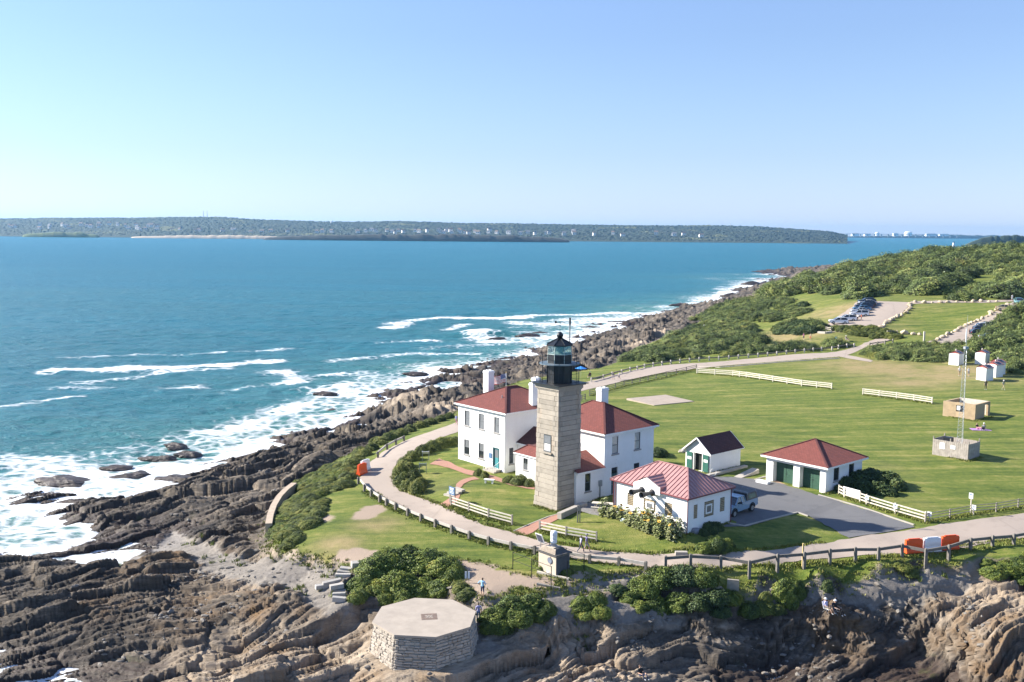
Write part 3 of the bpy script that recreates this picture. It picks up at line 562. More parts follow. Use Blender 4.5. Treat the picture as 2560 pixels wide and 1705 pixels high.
GREEN = mat("dark_green_paint", (.030, .085, .055), .55); BLACKM = mat("black_iron", (.009, .011, .014), .45, .25, 4, spec=.5); CONC = mat("pale_concrete", (.38, .345, .295), .9, .12, 2.5, bmp=.2); WOOD = mat("weathered_wood", (.27, .24, .205), .9, .25, 4, bmp=.3)
WOODL = mat("pale_fence_wood", (.55, .50, .41), .9, .18, 3); METALG = mat("grey_metal", (.35, .36, .37), .45, .1, metal=.6); BRICKP = None
def pane_mat(name, c, rough=.06, curtain=False):
    m, nt, b = newmat(name); tc = node(nt, "ShaderNodeTexCoord").outputs['Object']
    n = noise(nt, 2.2 if not curtain else 5, 3, .6, tc, 1.5)
    nt.links.new(mixc(nt, n, c, tuple(k * .45 for k in c)), b.inputs['Base Color']); b.inputs['Roughness'].default_value = .5 if curtain else rough
    b.inputs['Coat Weight'].default_value = .8; b.inputs['Coat Roughness'].default_value = .04; return m
PANE = pane_mat("dark_window_glass", (.035, .042, .048)); PANEC = pane_mat("curtained_glass", (.52, .52, .50), curtain=True); PANEB = pane_mat("blind_glass", (.20, .21, .22), curtain=True)
def P3(face, s, d, z): return (d, s, z) if face == 'L' else (s, d, z)
def walls(name, L, Wd, z0, h, opL, opR, mt, parent, rev=.16):
    mb = MB()
    def run(face, n, ops):
        xs = sorted({0, n, *[o[0] for o in ops], *[o[1] for o in ops]}); zs = sorted({z0, h, *[o[2] for o in ops], *[o[3] for o in ops]})
        for a, b in zip(xs, xs[1:]):
            for c, d in zip(zs, zs[1:]):
                if any(o[0] <= (a + b) / 2 <= o[1] and o[2] <= (c + d) / 2 <= o[3] for o in ops): continue
                mb.face([P3(face, a, 0, c), P3(face, b, 0, c), P3(face, b, 0, d), P3(face, a, 0, d)])
        for o in ops:
            a, b, c, d = o[:4]; r = o[4] if len(o) > 4 else rev
            for q in (((a, c), (a, d)), ((b, c), (b, d)), ((a, c), (b, c)), ((a, d), (b, d))):
                mb.face([P3(face, q[0][0], 0, q[0][1]), P3(face, q[1][0], 0, q[1][1]), P3(face, q[1][0], r, q[1][1]), P3(face, q[0][0], r, q[0][1])])
    run('L', Wd, opL); run('R', L, opR)
    mb.face([(L, 0, z0), (L, Wd, z0), (L, Wd, h), (L, 0, h)]); mb.face([(0, Wd, z0), (L, Wd, z0), (L, Wd, h), (0, Wd, h)])
    mb.face([(0, 0, h), (L, 0, h), (L, Wd, h), (0, Wd, h)])
    return mb.build(name, mt, parent)
def window(parent, face, op, pane=PANE, rows=2, cols=1, rev=.12, sill=True, fr=FRAME, grid=None):
    a, b, c, d = op[:4]; w = .055
    mb = MB()
    for q in ((a, a + w, c, d), (b - w, b, c, d), (a + w, b - w, c, c + w), (a + w, b - w, d - w, d)): mb.bb(P3(face, q[0], rev - .06, q[2]), P3(face, q[1], rev, q[3]))
    o = mb.build("window", fr, parent)
    for i in range(rows):
        for j in range(cols):
            z_0, z_1 = c + w + (d - c - 2 * w) * i / rows, c + w + (d - c - 2 * w) * (i + 1) / rows
            s0, s1 = a + w + (b - a - 2 * w) * j / cols, a + w + (b - a - 2 * w) * (j + 1) / cols
            q = MB(); k = rev - .03 + (.012 if i % 2 else 0)
            q.bb(P3(face, s0 + .015, k, z_0 + .015), P3(face, s1 - .015, k + .03, z_1 - .015)); q.build("pane", pane if not isinstance(pane, list) else pane[i % len(pane)], o)
    q = MB()
    for i in range(1, rows): z_ = c + w + (d - c - 2 * w) * i / rows; q.bb(P3(face, a + w, rev - .07, z_ - .025), P3(face, b - w, rev, z_ + .025))
    for j in range(1, cols): s_ = a + w + (b - a - 2 * w) * j / cols; q.bb(P3(face, s_ - .02, rev - .068, c + w), P3(face, s_ + .02, rev - .002, d - w))
    if q.f: q.build("glazing_bar", fr, o)
    if sill: q = MB(); q.bb(P3(face, a - .1, -.1, c - .14), P3(face, b + .1, rev, c - .003)); q.build("sill", SILL, o)
    return o
def roof_face(mb, pts, mi=0):
    """pts[0]->pts[1] is the eave; shingle coordinates in metres"""
    o = Vector(pts[0]); e = (Vector(pts[1]) - o).normalized(); n = e.cross(Vector(pts[2]) - o).normalized(); v = n.cross(e)
    mb.face(pts, mi, [((Vector(p) - o).dot(e), (Vector(p) - o).dot(v)) for p in pts])
def hip(parent, L, Wd, z, a0, a1, zt, oh, mt, name="roof", fas=.2, fmat=None, cap=True, box=None):
    x0, x1, y0, y1 = -oh, L + oh, -oh, Wd + oh; mb = MB()
    A, B, Cc, D = (x0, y0, z), (x1, y0, z), (x1, y1, z), (x0, y1, z); p, q = (*a0, zt), (*a1, zt)
    if a0 == a1:
        for e in ((A, B), (B, Cc), (Cc, D), (D, A)): roof_face(mb, [e[0], e[1], p])
    elif a0[1] == a1[1]:       # ridge along x
        roof_face(mb, [A, B, q, p]); roof_face(mb, [B, Cc, q]); roof_face(mb, [Cc, D, p, q]); roof_face(mb, [D, A, p])
    else:                       # ridge along y
        roof_face(mb, [A, B, p]); roof_face(mb, [B, Cc, q, p]); roof_face(mb, [Cc, D, q]); roof_face(mb, [D, A, p, q])
    r = mb.build(name, mt, parent)
    f = MB(); f.prism([A[:2], B[:2], Cc[:2], D[:2]], z - fas, z - .003); f.build("eave_fascia", fmat or TRIM, r)
    if box: f = MB(); f.prism([(-box, -box), (L + box, -box), (L + box, Wd + box), (-box, Wd + box)], z - fas - .2, z - fas - .002); f.build("frieze_board", TRIM, r)
    if cap:
        for s, t in ((A, p), (B, p if a0[1] != a1[1] else q), (Cc, q), (D, p if a0[1] == a1[1] and a0 != a1 else q)) + (((p, q),) if a0 != a1 else ()):
            k = MB(); k.bar(Vector(s) + Vector((0, 0, .02)), Vector(t) + Vector((0, 0, .02)), .22, .07); k.build("ridge_cap", CAPM, r)
    return r
def chimney(parent, x, y, z0, z1, w, d):
    k = MB(); k.bb((x - w / 2, y - d / 2, z0), (x + w / 2, y + d / 2, z1)); k.bb((x - w / 2 - .05, y - d / 2 - .05, z1 - .32), (x + w / 2 + .05, y + d / 2 + .05, z1 - .12))
    o = k.build("chimney", WHITE, parent); q = MB()
    for i in (-1, 1): q.bb((x + i * w / 4 - .1, y - .14, z1), (x + i * w / 4 + .1, y + .14, z1 + .1))
    q.build("chimney_pot", WHITE, o); return o
BROT = R(41.2)
E1, E2 = (-math.sin(BROT), math.cos(BROT)), (math.cos(BROT), math.sin(BROT))
# ------------------------------------------------------------------ keeper's house (left)
C = G(1263.5, 1183, 0); kh = thing("keepers_house", "white two-storey house with teal door left of the lighthouse", "house", C, BROT)
L1, W1, h1 = 9.5, 9.02, 7.0
winL = [(6.75, 7.75, 4.6, 6.45), (3.98, 4.99, 4.6, 6.45), (1.13, 2.12, 4.6, 6.45), (6.79, 7.85, .97, 2.82), (4.01, 5.04, .97, 2.82)]; door = (1.2, 2.25, .3, 2.65)
winR = [(.57, 1.25, 1.0, 2.92)]
walls("wall", L1, W1, -.8, h1, winL + [door], winR, WHITE, kh)
for i, o in enumerate(winL): window(kh, 'L', o, PANEB if i < 3 else [PANE, PANEB], 2, 1)
for o in winR: window(kh, 'R', o, PANE, 2, 1)
dm = MB(); dm.bb((.10, door[0] + .02, .3), (.15, door[1] - .02, 2.62)); dr_ = dm.build("door", TEAL, kh)
dm = MB(); dm.bb((.085, 1.36, 1.55), (.12, 2.09, 2.5)); dm.build("door_glass", PANEB, dr_)
dm = MB(); dm.cyl((.02, 1.38, 1.3), (.10, 1.38, 1.3), .035); dm.build("door_knob", BLACKM, dr_)
dm = MB()
for y in (1.2, 2.25): dm.bb((-.03, y - .06, .3), (.12, y + .06, 2.72))
dm.bb((-.03, 1.2, 2.65), (.12, 2.25, 2.76)); dm.build("door_frame", DKTEAL, kh)
hip(kh, L1, W1, 7.25, (3.9, 4.5), (5.6, 4.5), 9.4, .42, SHING, box=.16)
chimney(kh, 4.6, 8.7, 7.0, 10.9, .95, 1.0); chimney(kh, 4.9, .55, 7.2, 10.3, 1.0, .62); chimney(kh, 8.8, 4.4, 7.2, 10.1, .9, .8)
k = MB(); k.cyl((1.9, 2.9, 8.0), (1.9, 2.9, 8.75), .06); k.build("vent_pipe", METALG, kh)
k = MB(); k.cyl((-.07, .12, 0), (-.07, .12, 7), .05, n=6); k.build("downspout", TRIM, kh)
st = MB()
for i in range(3): st.bb((-.5 - .34 * (2 - i) - .3, .75, -.5), (-.02, 2.85, .3 - .17 * (2 - i)))
st.build("door_step", CONC, kh)
for y in (.85, 2.75): rl = MB(); rl.tube([(-.15, y, .3), (-.15, y, 1.25), (-1.1, y, .8), (-1.1, y, -.3)], .035); rl.build("handrail", TRIM, kh)
pl = MB(); pl.bb((-.07, 2.5, 1.35), (-.005, 3.0, 1.95)); pl.build("door_sign", mat("blue_sign", (.09, .17, .30), .5), kh)
pl = MB(); pl.bb((-.03, .45, 1.1), (-.005, .75, 1.5)); pl.build("wall_notice", TRIM, kh)
# lower links: cross gable behind and covered passage towards the tower
walls_l = MB(); walls_l.bb((1.9, -4.75, -.3), (7.0, -.01, 3.6)); walls_l.build("link_wall", WHITE, kh)
rf = MB(); roof_face(rf, [(1.6, -4.8, 3.5), (1.6, -.02, 3.5), (4.45, -.02, 5.1), (4.45, -4.8, 5.1)]); roof_face(rf, [(7.3, -.02, 3.5), (7.3, -4.8, 3.5), (4.45, -4.8, 5.1), (4.45, -.02, 5.1)])
r_ = rf.build("link_roof", SHINGD, kh); fa = MB(); fa.bb((1.58, -4.8, 3.3), (1.72, -.02, 3.49)); fa.build("eave_fascia", TRIM, r_)
pe = thing("passage_building", "low white passage with red roof between left house and lighthouse", "building", C, BROT)
pop = (-4.15 + 9.3, -3.36 + 9.3, 1.15, 2.5)
pw = MB()
class _O: pass
sub = bpy.data.objects.new("passage_body", None); link(sub, pe); sub.location = (-.2, -9.3, 0); sub.empty_display_size = .1
walls("wall", 2.0, 7.25, -.3, 2.75, [pop], [], WHITE, sub); window(sub, 'L', pop, [PANEB, PANE], 2, 2, rev=.1)
hip(sub, 2.0, 7.25, 2.95, (1.0, 1.0), (1.0, 6.2), 3.85, .22, SHING, fas=.16)
# ------------------------------------------------------------------ assistant keeper's house (right)
C = G(1509, 1242, 0); ah = thing("assistant_keepers_house", "white two-storey house with peeling shaded wall right of the lighthouse", "house", C, BROT)
L2, W2 = 8.0, 9.6
wr = [(1.19, 2.16, 4.5, 6.4), (4.8, 5.75, 4.5, 6.4), (4.77, 5.68, 1.2, 2.95), (1.17, 2.17, 0.05, 3.0)]
walls("wall", L2, W2, -.5, 6.65, [], wr, WHITE2, ah)
for o in wr[:2]: window(ah, 'R', o, PANEC, 2, 1)
window(ah, 'R', wr[2], PANE, 2, 1)
dm = MB(); dm.bb((1.22, .10, .05), (2.12, .15, 2.3)); d_ = dm.build("door", DKTEAL, ah); dm = MB(); dm.bb((1.22, .11, 2.34), (2.12, .15, 2.95)); dm.build("transom_pane", PANE, d_)
dm = MB(); dm.cyl((1.35, .02, 1.1), (1.35, .10, 1.1), .035); dm.build("door_knob", METALG, d_)
hip(ah, L2, W2, 6.95, (4.0, 4.0), (4.0, 5.8), 9.35, .42, SHING, box=.14)
chimney(ah, 4.5, 4.75, 8.7, 10.9, 1.15, .8); k = MB(); k.cyl((1.6, 5.6, 7.8), (1.6, 5.6, 8.5), .06); k.build("vent_pipe", METALG, ah)
wg = thing("connecting_wing", "single-storey white wing joining right house to the lighthouse", "building", C, BROT)
sub = bpy.data.objects.new("wing_body", None); link(sub, wg); sub.location = (-4.2, 0, 0); sub.empty_display_size = .1
wo = (1.31, 2.16, 1.02, 2.95)
walls("wall", 4.19, 5.4, -.5, 3.3, [], [wo], WHITE2, sub); window(sub, 'R', wo, PANE, 2, 1)
rf = MB(); roof_face(rf, [(-.1, -.3, 3.3), (4.19, -.3, 3.3), (4.19, 2.75, 4.7), (-.1, 2.75, 4.7)]); roof_face(rf, [(4.19, 5.7, 3.3), (-.1, 5.7, 3.3), (-.1, 2.75, 4.7), (4.19, 2.75, 4.7)])
r_ = rf.build("roof", SHING, sub); fa = MB(); fa.bb((-.1, -.31, 3.12), (4.19, -.2, 3.29)); fa.build("eave_fascia", TRIM, r_)
eb = MB(); eb.bb((3.35, -.2, 1.3), (3.75, -.01, 1.95)); eb.bb((3.5, -.12, 0), (3.6, -.02, 1.3)); eb.build("meter_box", METALG, sub)
# ------------------------------------------------------------------ lighthouse
def granite(name, c):
    m, nt, b = newmat(name); P = node(nt, "ShaderNodeNewGeometry").outputs['Position']; rnd = node(nt, "ShaderNodeObjectInfo").outputs['Random']
    n1 = noise(nt, 1.6, 6, .7, P); n2 = noise(nt, 14, 5, .8, P)
    col = ramp(nt, math_(nt, 'ADD', math_(nt, 'MULTIPLY', n1, .7), math_(nt, 'MULTIPLY', rnd, .3)), [(.25, tuple(k * .72 for k in c)), (.5, c), (.75, tuple(k * 1.22 for k in c))])
    col = mixc(nt, math_(nt, 'MULTIPLY', math_(nt, 'SUBTRACT', n2, .45, clamp=True), .8), col, tuple(k * .5 for k in c))
    rust = noise(nt, .9, 3, .5, node(nt, "ShaderNodeMapping", Vector=P, Scale=(1, 1, .25)).outputs[0])
    col = mixc(nt, math_(nt, 'MULTIPLY', math_(nt, 'SUBTRACT', rust, .56, clamp=True), 1.6, clamp=True), col, (.42, .27, .15))
    nt.links.new(col, b.inputs['Base Color']); b.inputs['Roughness'].default_value = .9; bump(nt, b, n2, .6, .05); return m
GRAN = granite("lighthouse_granite", (.355, .310, .252)); MORTAR = mat("dark_mortar", (.17, .15, .13), .95)
def chamfer_cube(c=.07, name="granite_block", m=GRAN):
    bm = bmesh.new(); bmesh.ops.create_cube(bm, size=1.0); bmesh.ops.bevel(bm, geom=bm.edges[:], offset=c * .5, segments=1, affect='EDGES')
    me = bpy.data.meshes.new(name); bm.to_mesh(me); bm.free(); me.materials.append(m); return me
BLK = chamfer_cube()
cc = G(1392.6, 1279, -.45); hw = 1.84
C = (cc[0] + hw * (E1[0] + E2[0]), cc[1] + hw * (E1[1] + E2[1]), -.45)
lh = thing("lighthouse", "square granite lighthouse tower with black iron lantern", "lighthouse", C, BROT)
k = MB(); k.prism([(-1.66, -1.66), (1.66, -1.66), (1.66, 1.66), (-1.66, 1.66)], -.4, 12.5, top=[(-1.54, -1.54), (1.54, -1.54), (1.54, 1.54), (-1.54, 1.54)]); tower = k.build("tower_core", MORTAR, lh)
random.seed(4)
def ring(z0, z1, w, par):
    t = .5; ql = (.62, .38) if par else (.38, .62); g = .012
    for sx_ in (-1, 1):
        for sy_ in (-1, 1):
            j = random.uniform(-.012, .02)
            inst("granite_block", BLK, lh, (sx_ * (w - ql[0] / 2 + j), sy_ * (w - ql[1] / 2 + j), (z0 + z1) / 2), (0, 0, 0), (ql[0] - g, ql[1] - g, z1 - z0 - 2 * g))
    a, b = w - ql[0], w - ql[1]
    for s in (-1, 1):
        j = random.uniform(-.01, .012)
        if s == -1 and 6.0 < (z0 + z1) / 2 < 7.9:      # window in the sunlit face
            for y0, y1 in ((-b, -.65), (.45, b)): inst("granite_block", BLK, lh, (s * (w - t / 2 + j), (y0 + y1) / 2, (z0 + z1) / 2), (0, 0, 0), (t, y1 - y0 - 2 * g, z1 - z0 - 2 * g))
        else: inst("granite_block", BLK, lh, (s * (w - t / 2 + j), 0, (z0 + z1) / 2), (0, 0, 0), (t, 2 * b - 2 * g, z1 - z0 - 2 * g))
        inst("granite_block", BLK, lh, (0, s * (w - t / 2 + random.uniform(-.01, .012)), (z0 + z1) / 2), (0, 0, 0), (2 * a - 2 * g, t, z1 - z0 - 2 * g))
ring(-.3, .42, 1.84, 0); ring(.42, 1.0, 1.80, 1)
for i in range(22):
    z0 = 1.0 + i * .523; ring(z0, z0 + .523, 1.735 - .115 * i / 21, i % 2)
k = MB()
for w, z0, z1 in ((1.70, 12.5, 12.62), (1.78, 12.62, 12.98), (1.98, 12.98, 13.12)): k.prism([(-w, -w), (w, -w), (w, w), (-w, w)], z0, z1 - .002)
k.build("cornice", GRAN, lh)
k = MB(); k.prism([(-2.2, -2.2), (2.2, -2.2), (2.2, 2.2), (-2.2, 2.2)], 13.12, 13.2); k.build("gallery_deck", BLACKM, lh)
k = MB(); k.bb((-1.70, -.63, 6.12), (-1.62, .43, 7.68)); wn_ = k.build("window", mat("pale_blind", (.62, .60, .56), .7, .08), lh)
k = MB(); k.bb((-1.74, -.65, 6.0), (-1.66, .45, 6.12)); k.bb((-1.72, -.65, 7.68), (-1.64, .45, 7.76)); k.bb((-1.72, -.65, 6.12), (-1.64, -.57, 7.68)); k.bb((-1.72, .37, 6.12), (-1.64, .45, 7.68)); k.bb((-1.72, -.57, 6.88), (-1.69, .37, 6.94)); k.build("window_frame", FRAME, wn_)
k = MB(); k.bb((-1.715, -.55, 6.95), (-1.70, .36, 7.66)); k.build("upper_pane", PANEB, wn_)
k = MB(); k.bb((-1.90, -.85, 5.82), (-1.62, .62, 5.99)); k.build("sill", GRAN, wn_)
def octo(r, a=R(22.5)): return [(r * math.cos(a + i * math.pi / 4), r * math.sin(a + i * math.pi / 4)) for i in range(8)]
OC = R(22.5)
k = MB(); k.prism(octo(1.34), 13.2, 15.15); k.build("watch_room", BLACKM, lh)
k = MB()
for p in octo(1.36): k.cyl((p[0], p[1], 13.2), (p[0], p[1], 15.15), .06, n=6)
k.build("corner_strip", BLACKM, lh)
k = MB(); k.lathe([(1.95, 15.12), (2.12, 15.15), (2.12, 15.24), (1.9, 15.27)], 24); k.build("upper_gallery", mat("blue_grey_iron", (.10, .14, .17), .5), lh)
def circ(r, n, z): return [(r * math.cos(2 * math.pi * i / n), r * math.sin(2 * math.pi * i / n), z) for i in range(n + 1)]
for i in range(12):
    a = 2 * math.pi * (i + .5) / 12; k = MB(); k.cyl((2.05 * math.cos(a), 2.05 * math.sin(a), 13.2), (2.05 * math.cos(a), 2.05 * math.sin(a), 16.25 if i % 2 else 15.2), .028, n=6); k.build("railing_post", BLACKM, lh)
for z_ in (14.25, 13.35, 16.2, 15.75): k = MB(); k.tube(circ(2.05, 24, z_), .02, 5); k.build("railing_hoop", BLACKM, lh)
k = MB()
for p in circ(2.05, 72, 13.3)[:-1]: k.cyl(p, (p[0], p[1], 14.25), .011, n=4, cap=False)
k.build("balusters", BLACKM, lh)
k = MB(); k.prism(octo(1.33), 15.25, 16.2); k.build("lantern_wall", BLACKM, lh)
CLEAR = bpy.data.materials.new("clear_lantern_glass"); CLEAR.use_nodes = True; nt = CLEAR.node_tree; nt.nodes.remove(nt.nodes["Principled BSDF"])
tr = node(nt, "ShaderNodeBsdfTransparent", Color=(.86, .93, .92, 1)); gl = node(nt, "ShaderNodeBsdfGlossy", Roughness=.03, Color=(.9, .95, .95, 1)); mx = nt.nodes.new("ShaderNodeMixShader"); mx.inputs[0].default_value = .16
nt.links.new(tr.outputs[0], mx.inputs[1]); nt.links.new(gl.outputs[0], mx.inputs[2]); nt.links.new(mx.outputs[0], nt.nodes["Material Output"].inputs[0])
GREYB = mat("pale_green_iron", (.36, .42, .40), .5)
ov = octo(1.30)
for i in range(8):
    a, b = ov[i], ov[(i + 1) % 8]; k = MB(); k.bar((*a, 16.65), (*b, 16.65), .015, .84); k.build("lantern_pane", CLEAR, lh)
    k = MB(); k.bar((a[0], a[1], 16.2), (a[0], a[1], 17.12), .05); k.bar((a[0] * 1.025, a[1] * 1.025, 15.25), (a[0] * 1.025, a[1] * 1.025, 16.2), .04); k.build("lantern_mullion", GREYB, lh)
k = MB(); k.lathe([(.32, 16.2), (.36, 16.4), (.36, 16.85), (.2, 17.0)], 12); k.build("lamp_lens", pane_mat("lens_glass", (.45, .55, .55), .05), lh)
k = MB(); k.prism(octo(1.36), 16.18, 16.24); k.build("lantern_sill", GREYB, lh)
k = MB(); k.prism(octo(1.46), 17.08, 17.2); k.prism(octo(1.44), 17.2, 17.78, top=octo(.3)); rfl = k.build("lantern_roof", BLACKM, lh)
k = MB()
for p, q in zip(octo(1.46), octo(.3)): k.bar((*p, 17.22), (*q, 17.81), .05)
k.build("roof_rib", BLACKM, rfl)
k = MB(); k.lathe([(.28, 17.7), (.30, 18.0), (.36, 18.05), (.34, 18.25), (.2, 18.42), (.05, 18.5)], 12); k.build("ventilator", BLACKM, lh, True)
k = MB(); k.cyl((0, 0, 18.4), (0, 0, 19.6), .018, n=6); k.bar((-.42, .3, 19.5), (.42, -.3, 19.5), .03); k.face([(-.45, .32, 19.35), (-.45, .32, 19.68), (-.2, .14, 19.5)]); k.face([(-.44, .33, 19.35), (-.44, .33, 19.68), (-.19, .15, 19.5)]); k.build("weather_vane", BLACKM, lh)
k = MB(); k.cyl((.95, -.5, 17.3), (.95, -.5, 19.3), .05, n=8); k.cyl((.95, -.5, 19.2), (.95, -.5, 19.95), .10, n=10); k.build("antenna_pole", BLACKM, lh)
# ------------------------------------------------------------------ fog signal building
C = G(1717, 1335, .35); fb = thing("fog_signal_building", "white building with pink metal roof and two black fog horns", "building", C, BROT)
LF, WF, hF = 6.61, 9.34, 3.3
fl = [(6.72, 7.55, 1.2, 2.42), (3.88, 5.43, 1.2, 2.35), (1.84, 2.75, 1.25, 2.5)]; fr_ = [(.93, 1.5, 1.25, 2.6), (2.53, 4.0, 1.1, 2.62), (4.95, 5.7, 1.2, 2.6)]
walls("wall", LF, WF, -1.0, hF, fl, fr_, WHITE, fb)
TAN = mat("tan_glass_block_bar", (.46, .37, .24), .7)
def block_window(face, op, n, m_, inner=None):
    a, b, c, d = op; k = MB(); k.bb(P3(face, a, .1, c), P3(face, b, .14, d)); o = k.build("window", PANE, fb); k = MB()
    for i in range(n + 1): s = a + (b - a) * i / n; k.bb(P3(face, s - .022, .05, c), P3(face, s + .022, .098, d))
    for j in range(m_ + 1): z_ = c + (d - c) * j / m_; k.bb(P3(face, a, .045, z_ - .022), P3(face, b, .099, z_ + .022))
    k.build("block_grid", TAN, o)
    if inner:
        s0, s1, z0, z1 = inner; k = MB()
        for q in ((s0, s0 + .14, z0, z1), (s1 - .14, s1, z0, z1), (s0 + .14, s1 - .14, z0, z0 + .14), (s0 + .14, s1 - .14, z1 - .14, z1)): k.bb(P3(face, q[0], -.03, q[2]), P3(face, q[1], .09, q[3]))
        k.build("inner_frame", TRIM, o); k = MB(); k.bb(P3(face, s0 + .14, .0, z0 + .14), P3(face, s1 - .14, .06, z1 - .14)); k.build("inner_pane", PANEB, o)
block_window('L', fl[0], 5, 7); block_window('L', fl[1], 9, 7, (4.1, 5.15, 1.35, 2.1)); block_window('L', fl[2], 6, 7)
block_window('R', fr_[0], 4, 8); block_window('R', fr_[1], 8, 8, (2.75, 3.7, 1.4, 2.3)); block_window('R', fr_[2], 4, 8)
METR = mat("pink_red_metal_roof", (.40, .215, .20), .5, .12, 1.2, spec=.4); MAROON = mat("maroon_trim", (.16, .038, .045), .55)
zE, zR, ra, rb, oh = 3.46, 5.3, (3.3, 2.75), (3.3, 6.45), .32
mr_ = hip(fb, LF, WF, zE, ra, rb, zR, oh, METR, fas=.14, fmat=MAROON, cap=False)
def seam(p, q): k = MB(); k.bar(Vector(p) + Vector((0, 0, .03)), Vector(q) + Vector((0, 0, .03)), .035, .06); k.build("standing_seam", METR, mr_)
y = -oh + .45
while y < WF + oh - .3:                  # sunlit slope towards -x
    x1 = ra[0] if ra[1] <= y <= rb[1] else (-oh + (ra[0] + oh) * ((y + oh) / (ra[1] + oh)) if y < ra[1] else -oh + (ra[0] + oh) * ((WF + oh - y) / (WF + oh - rb[1])))
    seam((-oh, y, zE), (x1, y, zE + (zR - zE) * (x1 + oh) / (ra[0] + oh))); y += .48
x = -oh + .45
while x < LF + oh - .3:                  # shaded end towards -y
    y1 = -oh + (ra[1] + oh) * ((x + oh) / (ra[0] + oh) if x < ra[0] else (LF + oh - x) / (LF + oh - ra[0]))
    seam((x, -oh, zE), (x, y1, zE + (zR - zE) * (y1 + oh) / (ra[1] + oh))); x += .48
for s, t in (((-oh, -oh, zE), (*ra, zR)), ((LF + oh, -oh, zE), (*ra, zR)), ((-oh, WF + oh, zE), (*rb, zR)), ((*ra, zR), (*rb, zR))):
    k = MB(); k.bar(Vector(s) + Vector((0, 0, .04)), Vector(t) + Vector((0, 0, .04)), .12, .07); k.build("ridge_cap", METR, mr_)
for p in ((-.06, -.06), (-.06, WF + .02), (-.06, WF - .25), (LF + .03, -.06)): k = MB(); k.cyl((*p, -.8), (*p, zE - .1), .045, n=6); k.build("downspout", MAROON, fb)
gp = [(3.1, 3.1), (6.45, 3.1), (6.45, 3.78), (6.2, 3.84), (4.78, 4.55), (3.3, 3.9), (3.1, 3.84)]
k = MB(); n_ = len(gp)
k.face([(-.36, a, b) for a, b in gp]); k.face([(-.02, a, b) for a, b in gp])
for i in range(n_): a, b = gp[i], gp[(i + 1) % n_]; k.face([(-.36, *a), (-.36, *b), (-.02, *b), (-.02, *a)])
k.build("parapet", WHITE, fb)
k = MB(); zi = lambda z: (z - zE) / ((zR - zE) / (ra[0] + oh)) - oh
k.face([(-.40, 3.0, 3.90), (-.40, 4.78, 4.63), (zi(4.63), 4.78, 4.63), (zi(3.90), 3.0, 3.90)]); k.face([(-.40, 6.5, 3.86), (-.40, 4.78, 4.63), (zi(4.63), 4.78, 4.63), (zi(3.86), 6.5, 3.86)])
k.face([(-.40, 3.0, 3.60), (-.40, 3.0, 3.90), (zi(3.90), 3.0, 3.90), (zi(3.60), 3.0, 3.60)]); gr_ = k.build("parapet_roof", METR, fb)
for f_ in (.2, .45, .7, .93):
    yy = 3.0 + 1.78 * f_; zz = 3.90 + .73 * f_; k = MB(); k.bar((-.38, yy, zz + .02), (zi(zz), yy, zz + .02), .03, .05); k.build("standing_seam", METR, gr_)
for v_ in (5.34, 4.05):
    hn_ = MB(); hn_.lathe([(.34, 0), (.34, .06), (.15, .12), (.17, .5), (.21, .95), (.27, 1.3), (.33, 1.52), (.33, 1.56), (.28, 1.56), (.2, 1.2), (.05, 1.0)], 20)
    ho_ = hn_.build("fog_horn", mat("black_horn", (.045, .042, .040), .5), fb, True); ho_.rotation_euler = (0, R(-90), 0); ho_.location = (-.36 if 3.1 < v_ < 6.45 else 0, v_, 3.2)
# ------------------------------------------------------------------ garage and oil house
C = G(2063, 1233.5, 0); ga = thing("garage", "white two-bay garage with green doors and red hip roof", "garage", C, BROT)
LG, WG, hG = 7.58, 7.72, 2.75
gd = [(4.13, 6.8, -.02, 2.42, .75), (.74, 3.3, -.02, 2.46, .75)]; gw = [(1.58, 2.7, 1.1, 2.72), (4.75, 5.85, 1.1, 2.72)]
walls("wall", LG, WG, -.3, hG, gd, gw, WHITE, ga)
for o in gw: window(ga, 'R', o, PANE, 1, 1)
for a, b, c, d, _r in gd:
    k = MB(); k.bb((.72, a, 0), (.78, b, d)); do = k.build("garage_door", GREEN, ga)
    for i in range(8):
        for j in range(2):
            k = MB(); s0 = a + (b - a) * j / 2 + .04; k.bb((.695, s0, .06 + i * .295), (.722, s0 + (b - a) / 2 - .08, .06 + i * .295 + .255)); k.build("door_panel", GREEN, do)
    k = MB(); k.bb((.66, (a + b) / 2 - .08, 1.0), (.70, (a + b) / 2 + .08, 1.08)); k.build("door_handle", BLACKM, do)
    k = MB(); k.bb((.02, a, -.1), (.72, b, .0)); k.build("threshold", mat("brick_threshold", (.40, .26, .17), .9), ga)
hip(ga, LG, WG, 3.0, (3.79, 3.86), (3.79, 3.86), 5.0, .5, shingle_mat("bright_red_shingles", (.225, .062, .046)), fas=.22)
C = G(1774.5, 1184, 0); sh = thing("oil_house_shed", "small white gabled shed with open green doors", "shed", C, BROT)
LS, WS = 5.95, 3.7
so = (1.16, 2.41, .05, 2.2, .3)
walls("wall", LS, WS, -.3, 2.5, [so], [], WHITE, sh)
for x_ in (0, LS): k = MB(); k.face([(x_, 0, 2.5), (x_, WS, 2.5), (x_, WS / 2, 3.95)]); k.build("gable", WHITE, sh)
k = MB(); k.bb((.3, 1.1, .05), (.34, 2.45, 2.2)); k.build("doorway", mat("interior_shade_panel", (.012, .016, .016), .8), sh)  # near-black panel: shade of the room inside painted as a flat sheet
k = MB(); k.bb((-.06, 1.08, 0), (.02, 1.18, 2.26)); k.bb((-.06, 2.39, 0), (.02, 2.49, 2.26)); k.bb((-.06, 1.18, 2.18), (.02, 2.39, 2.26)); k.build("door_frame", TRIM, sh)
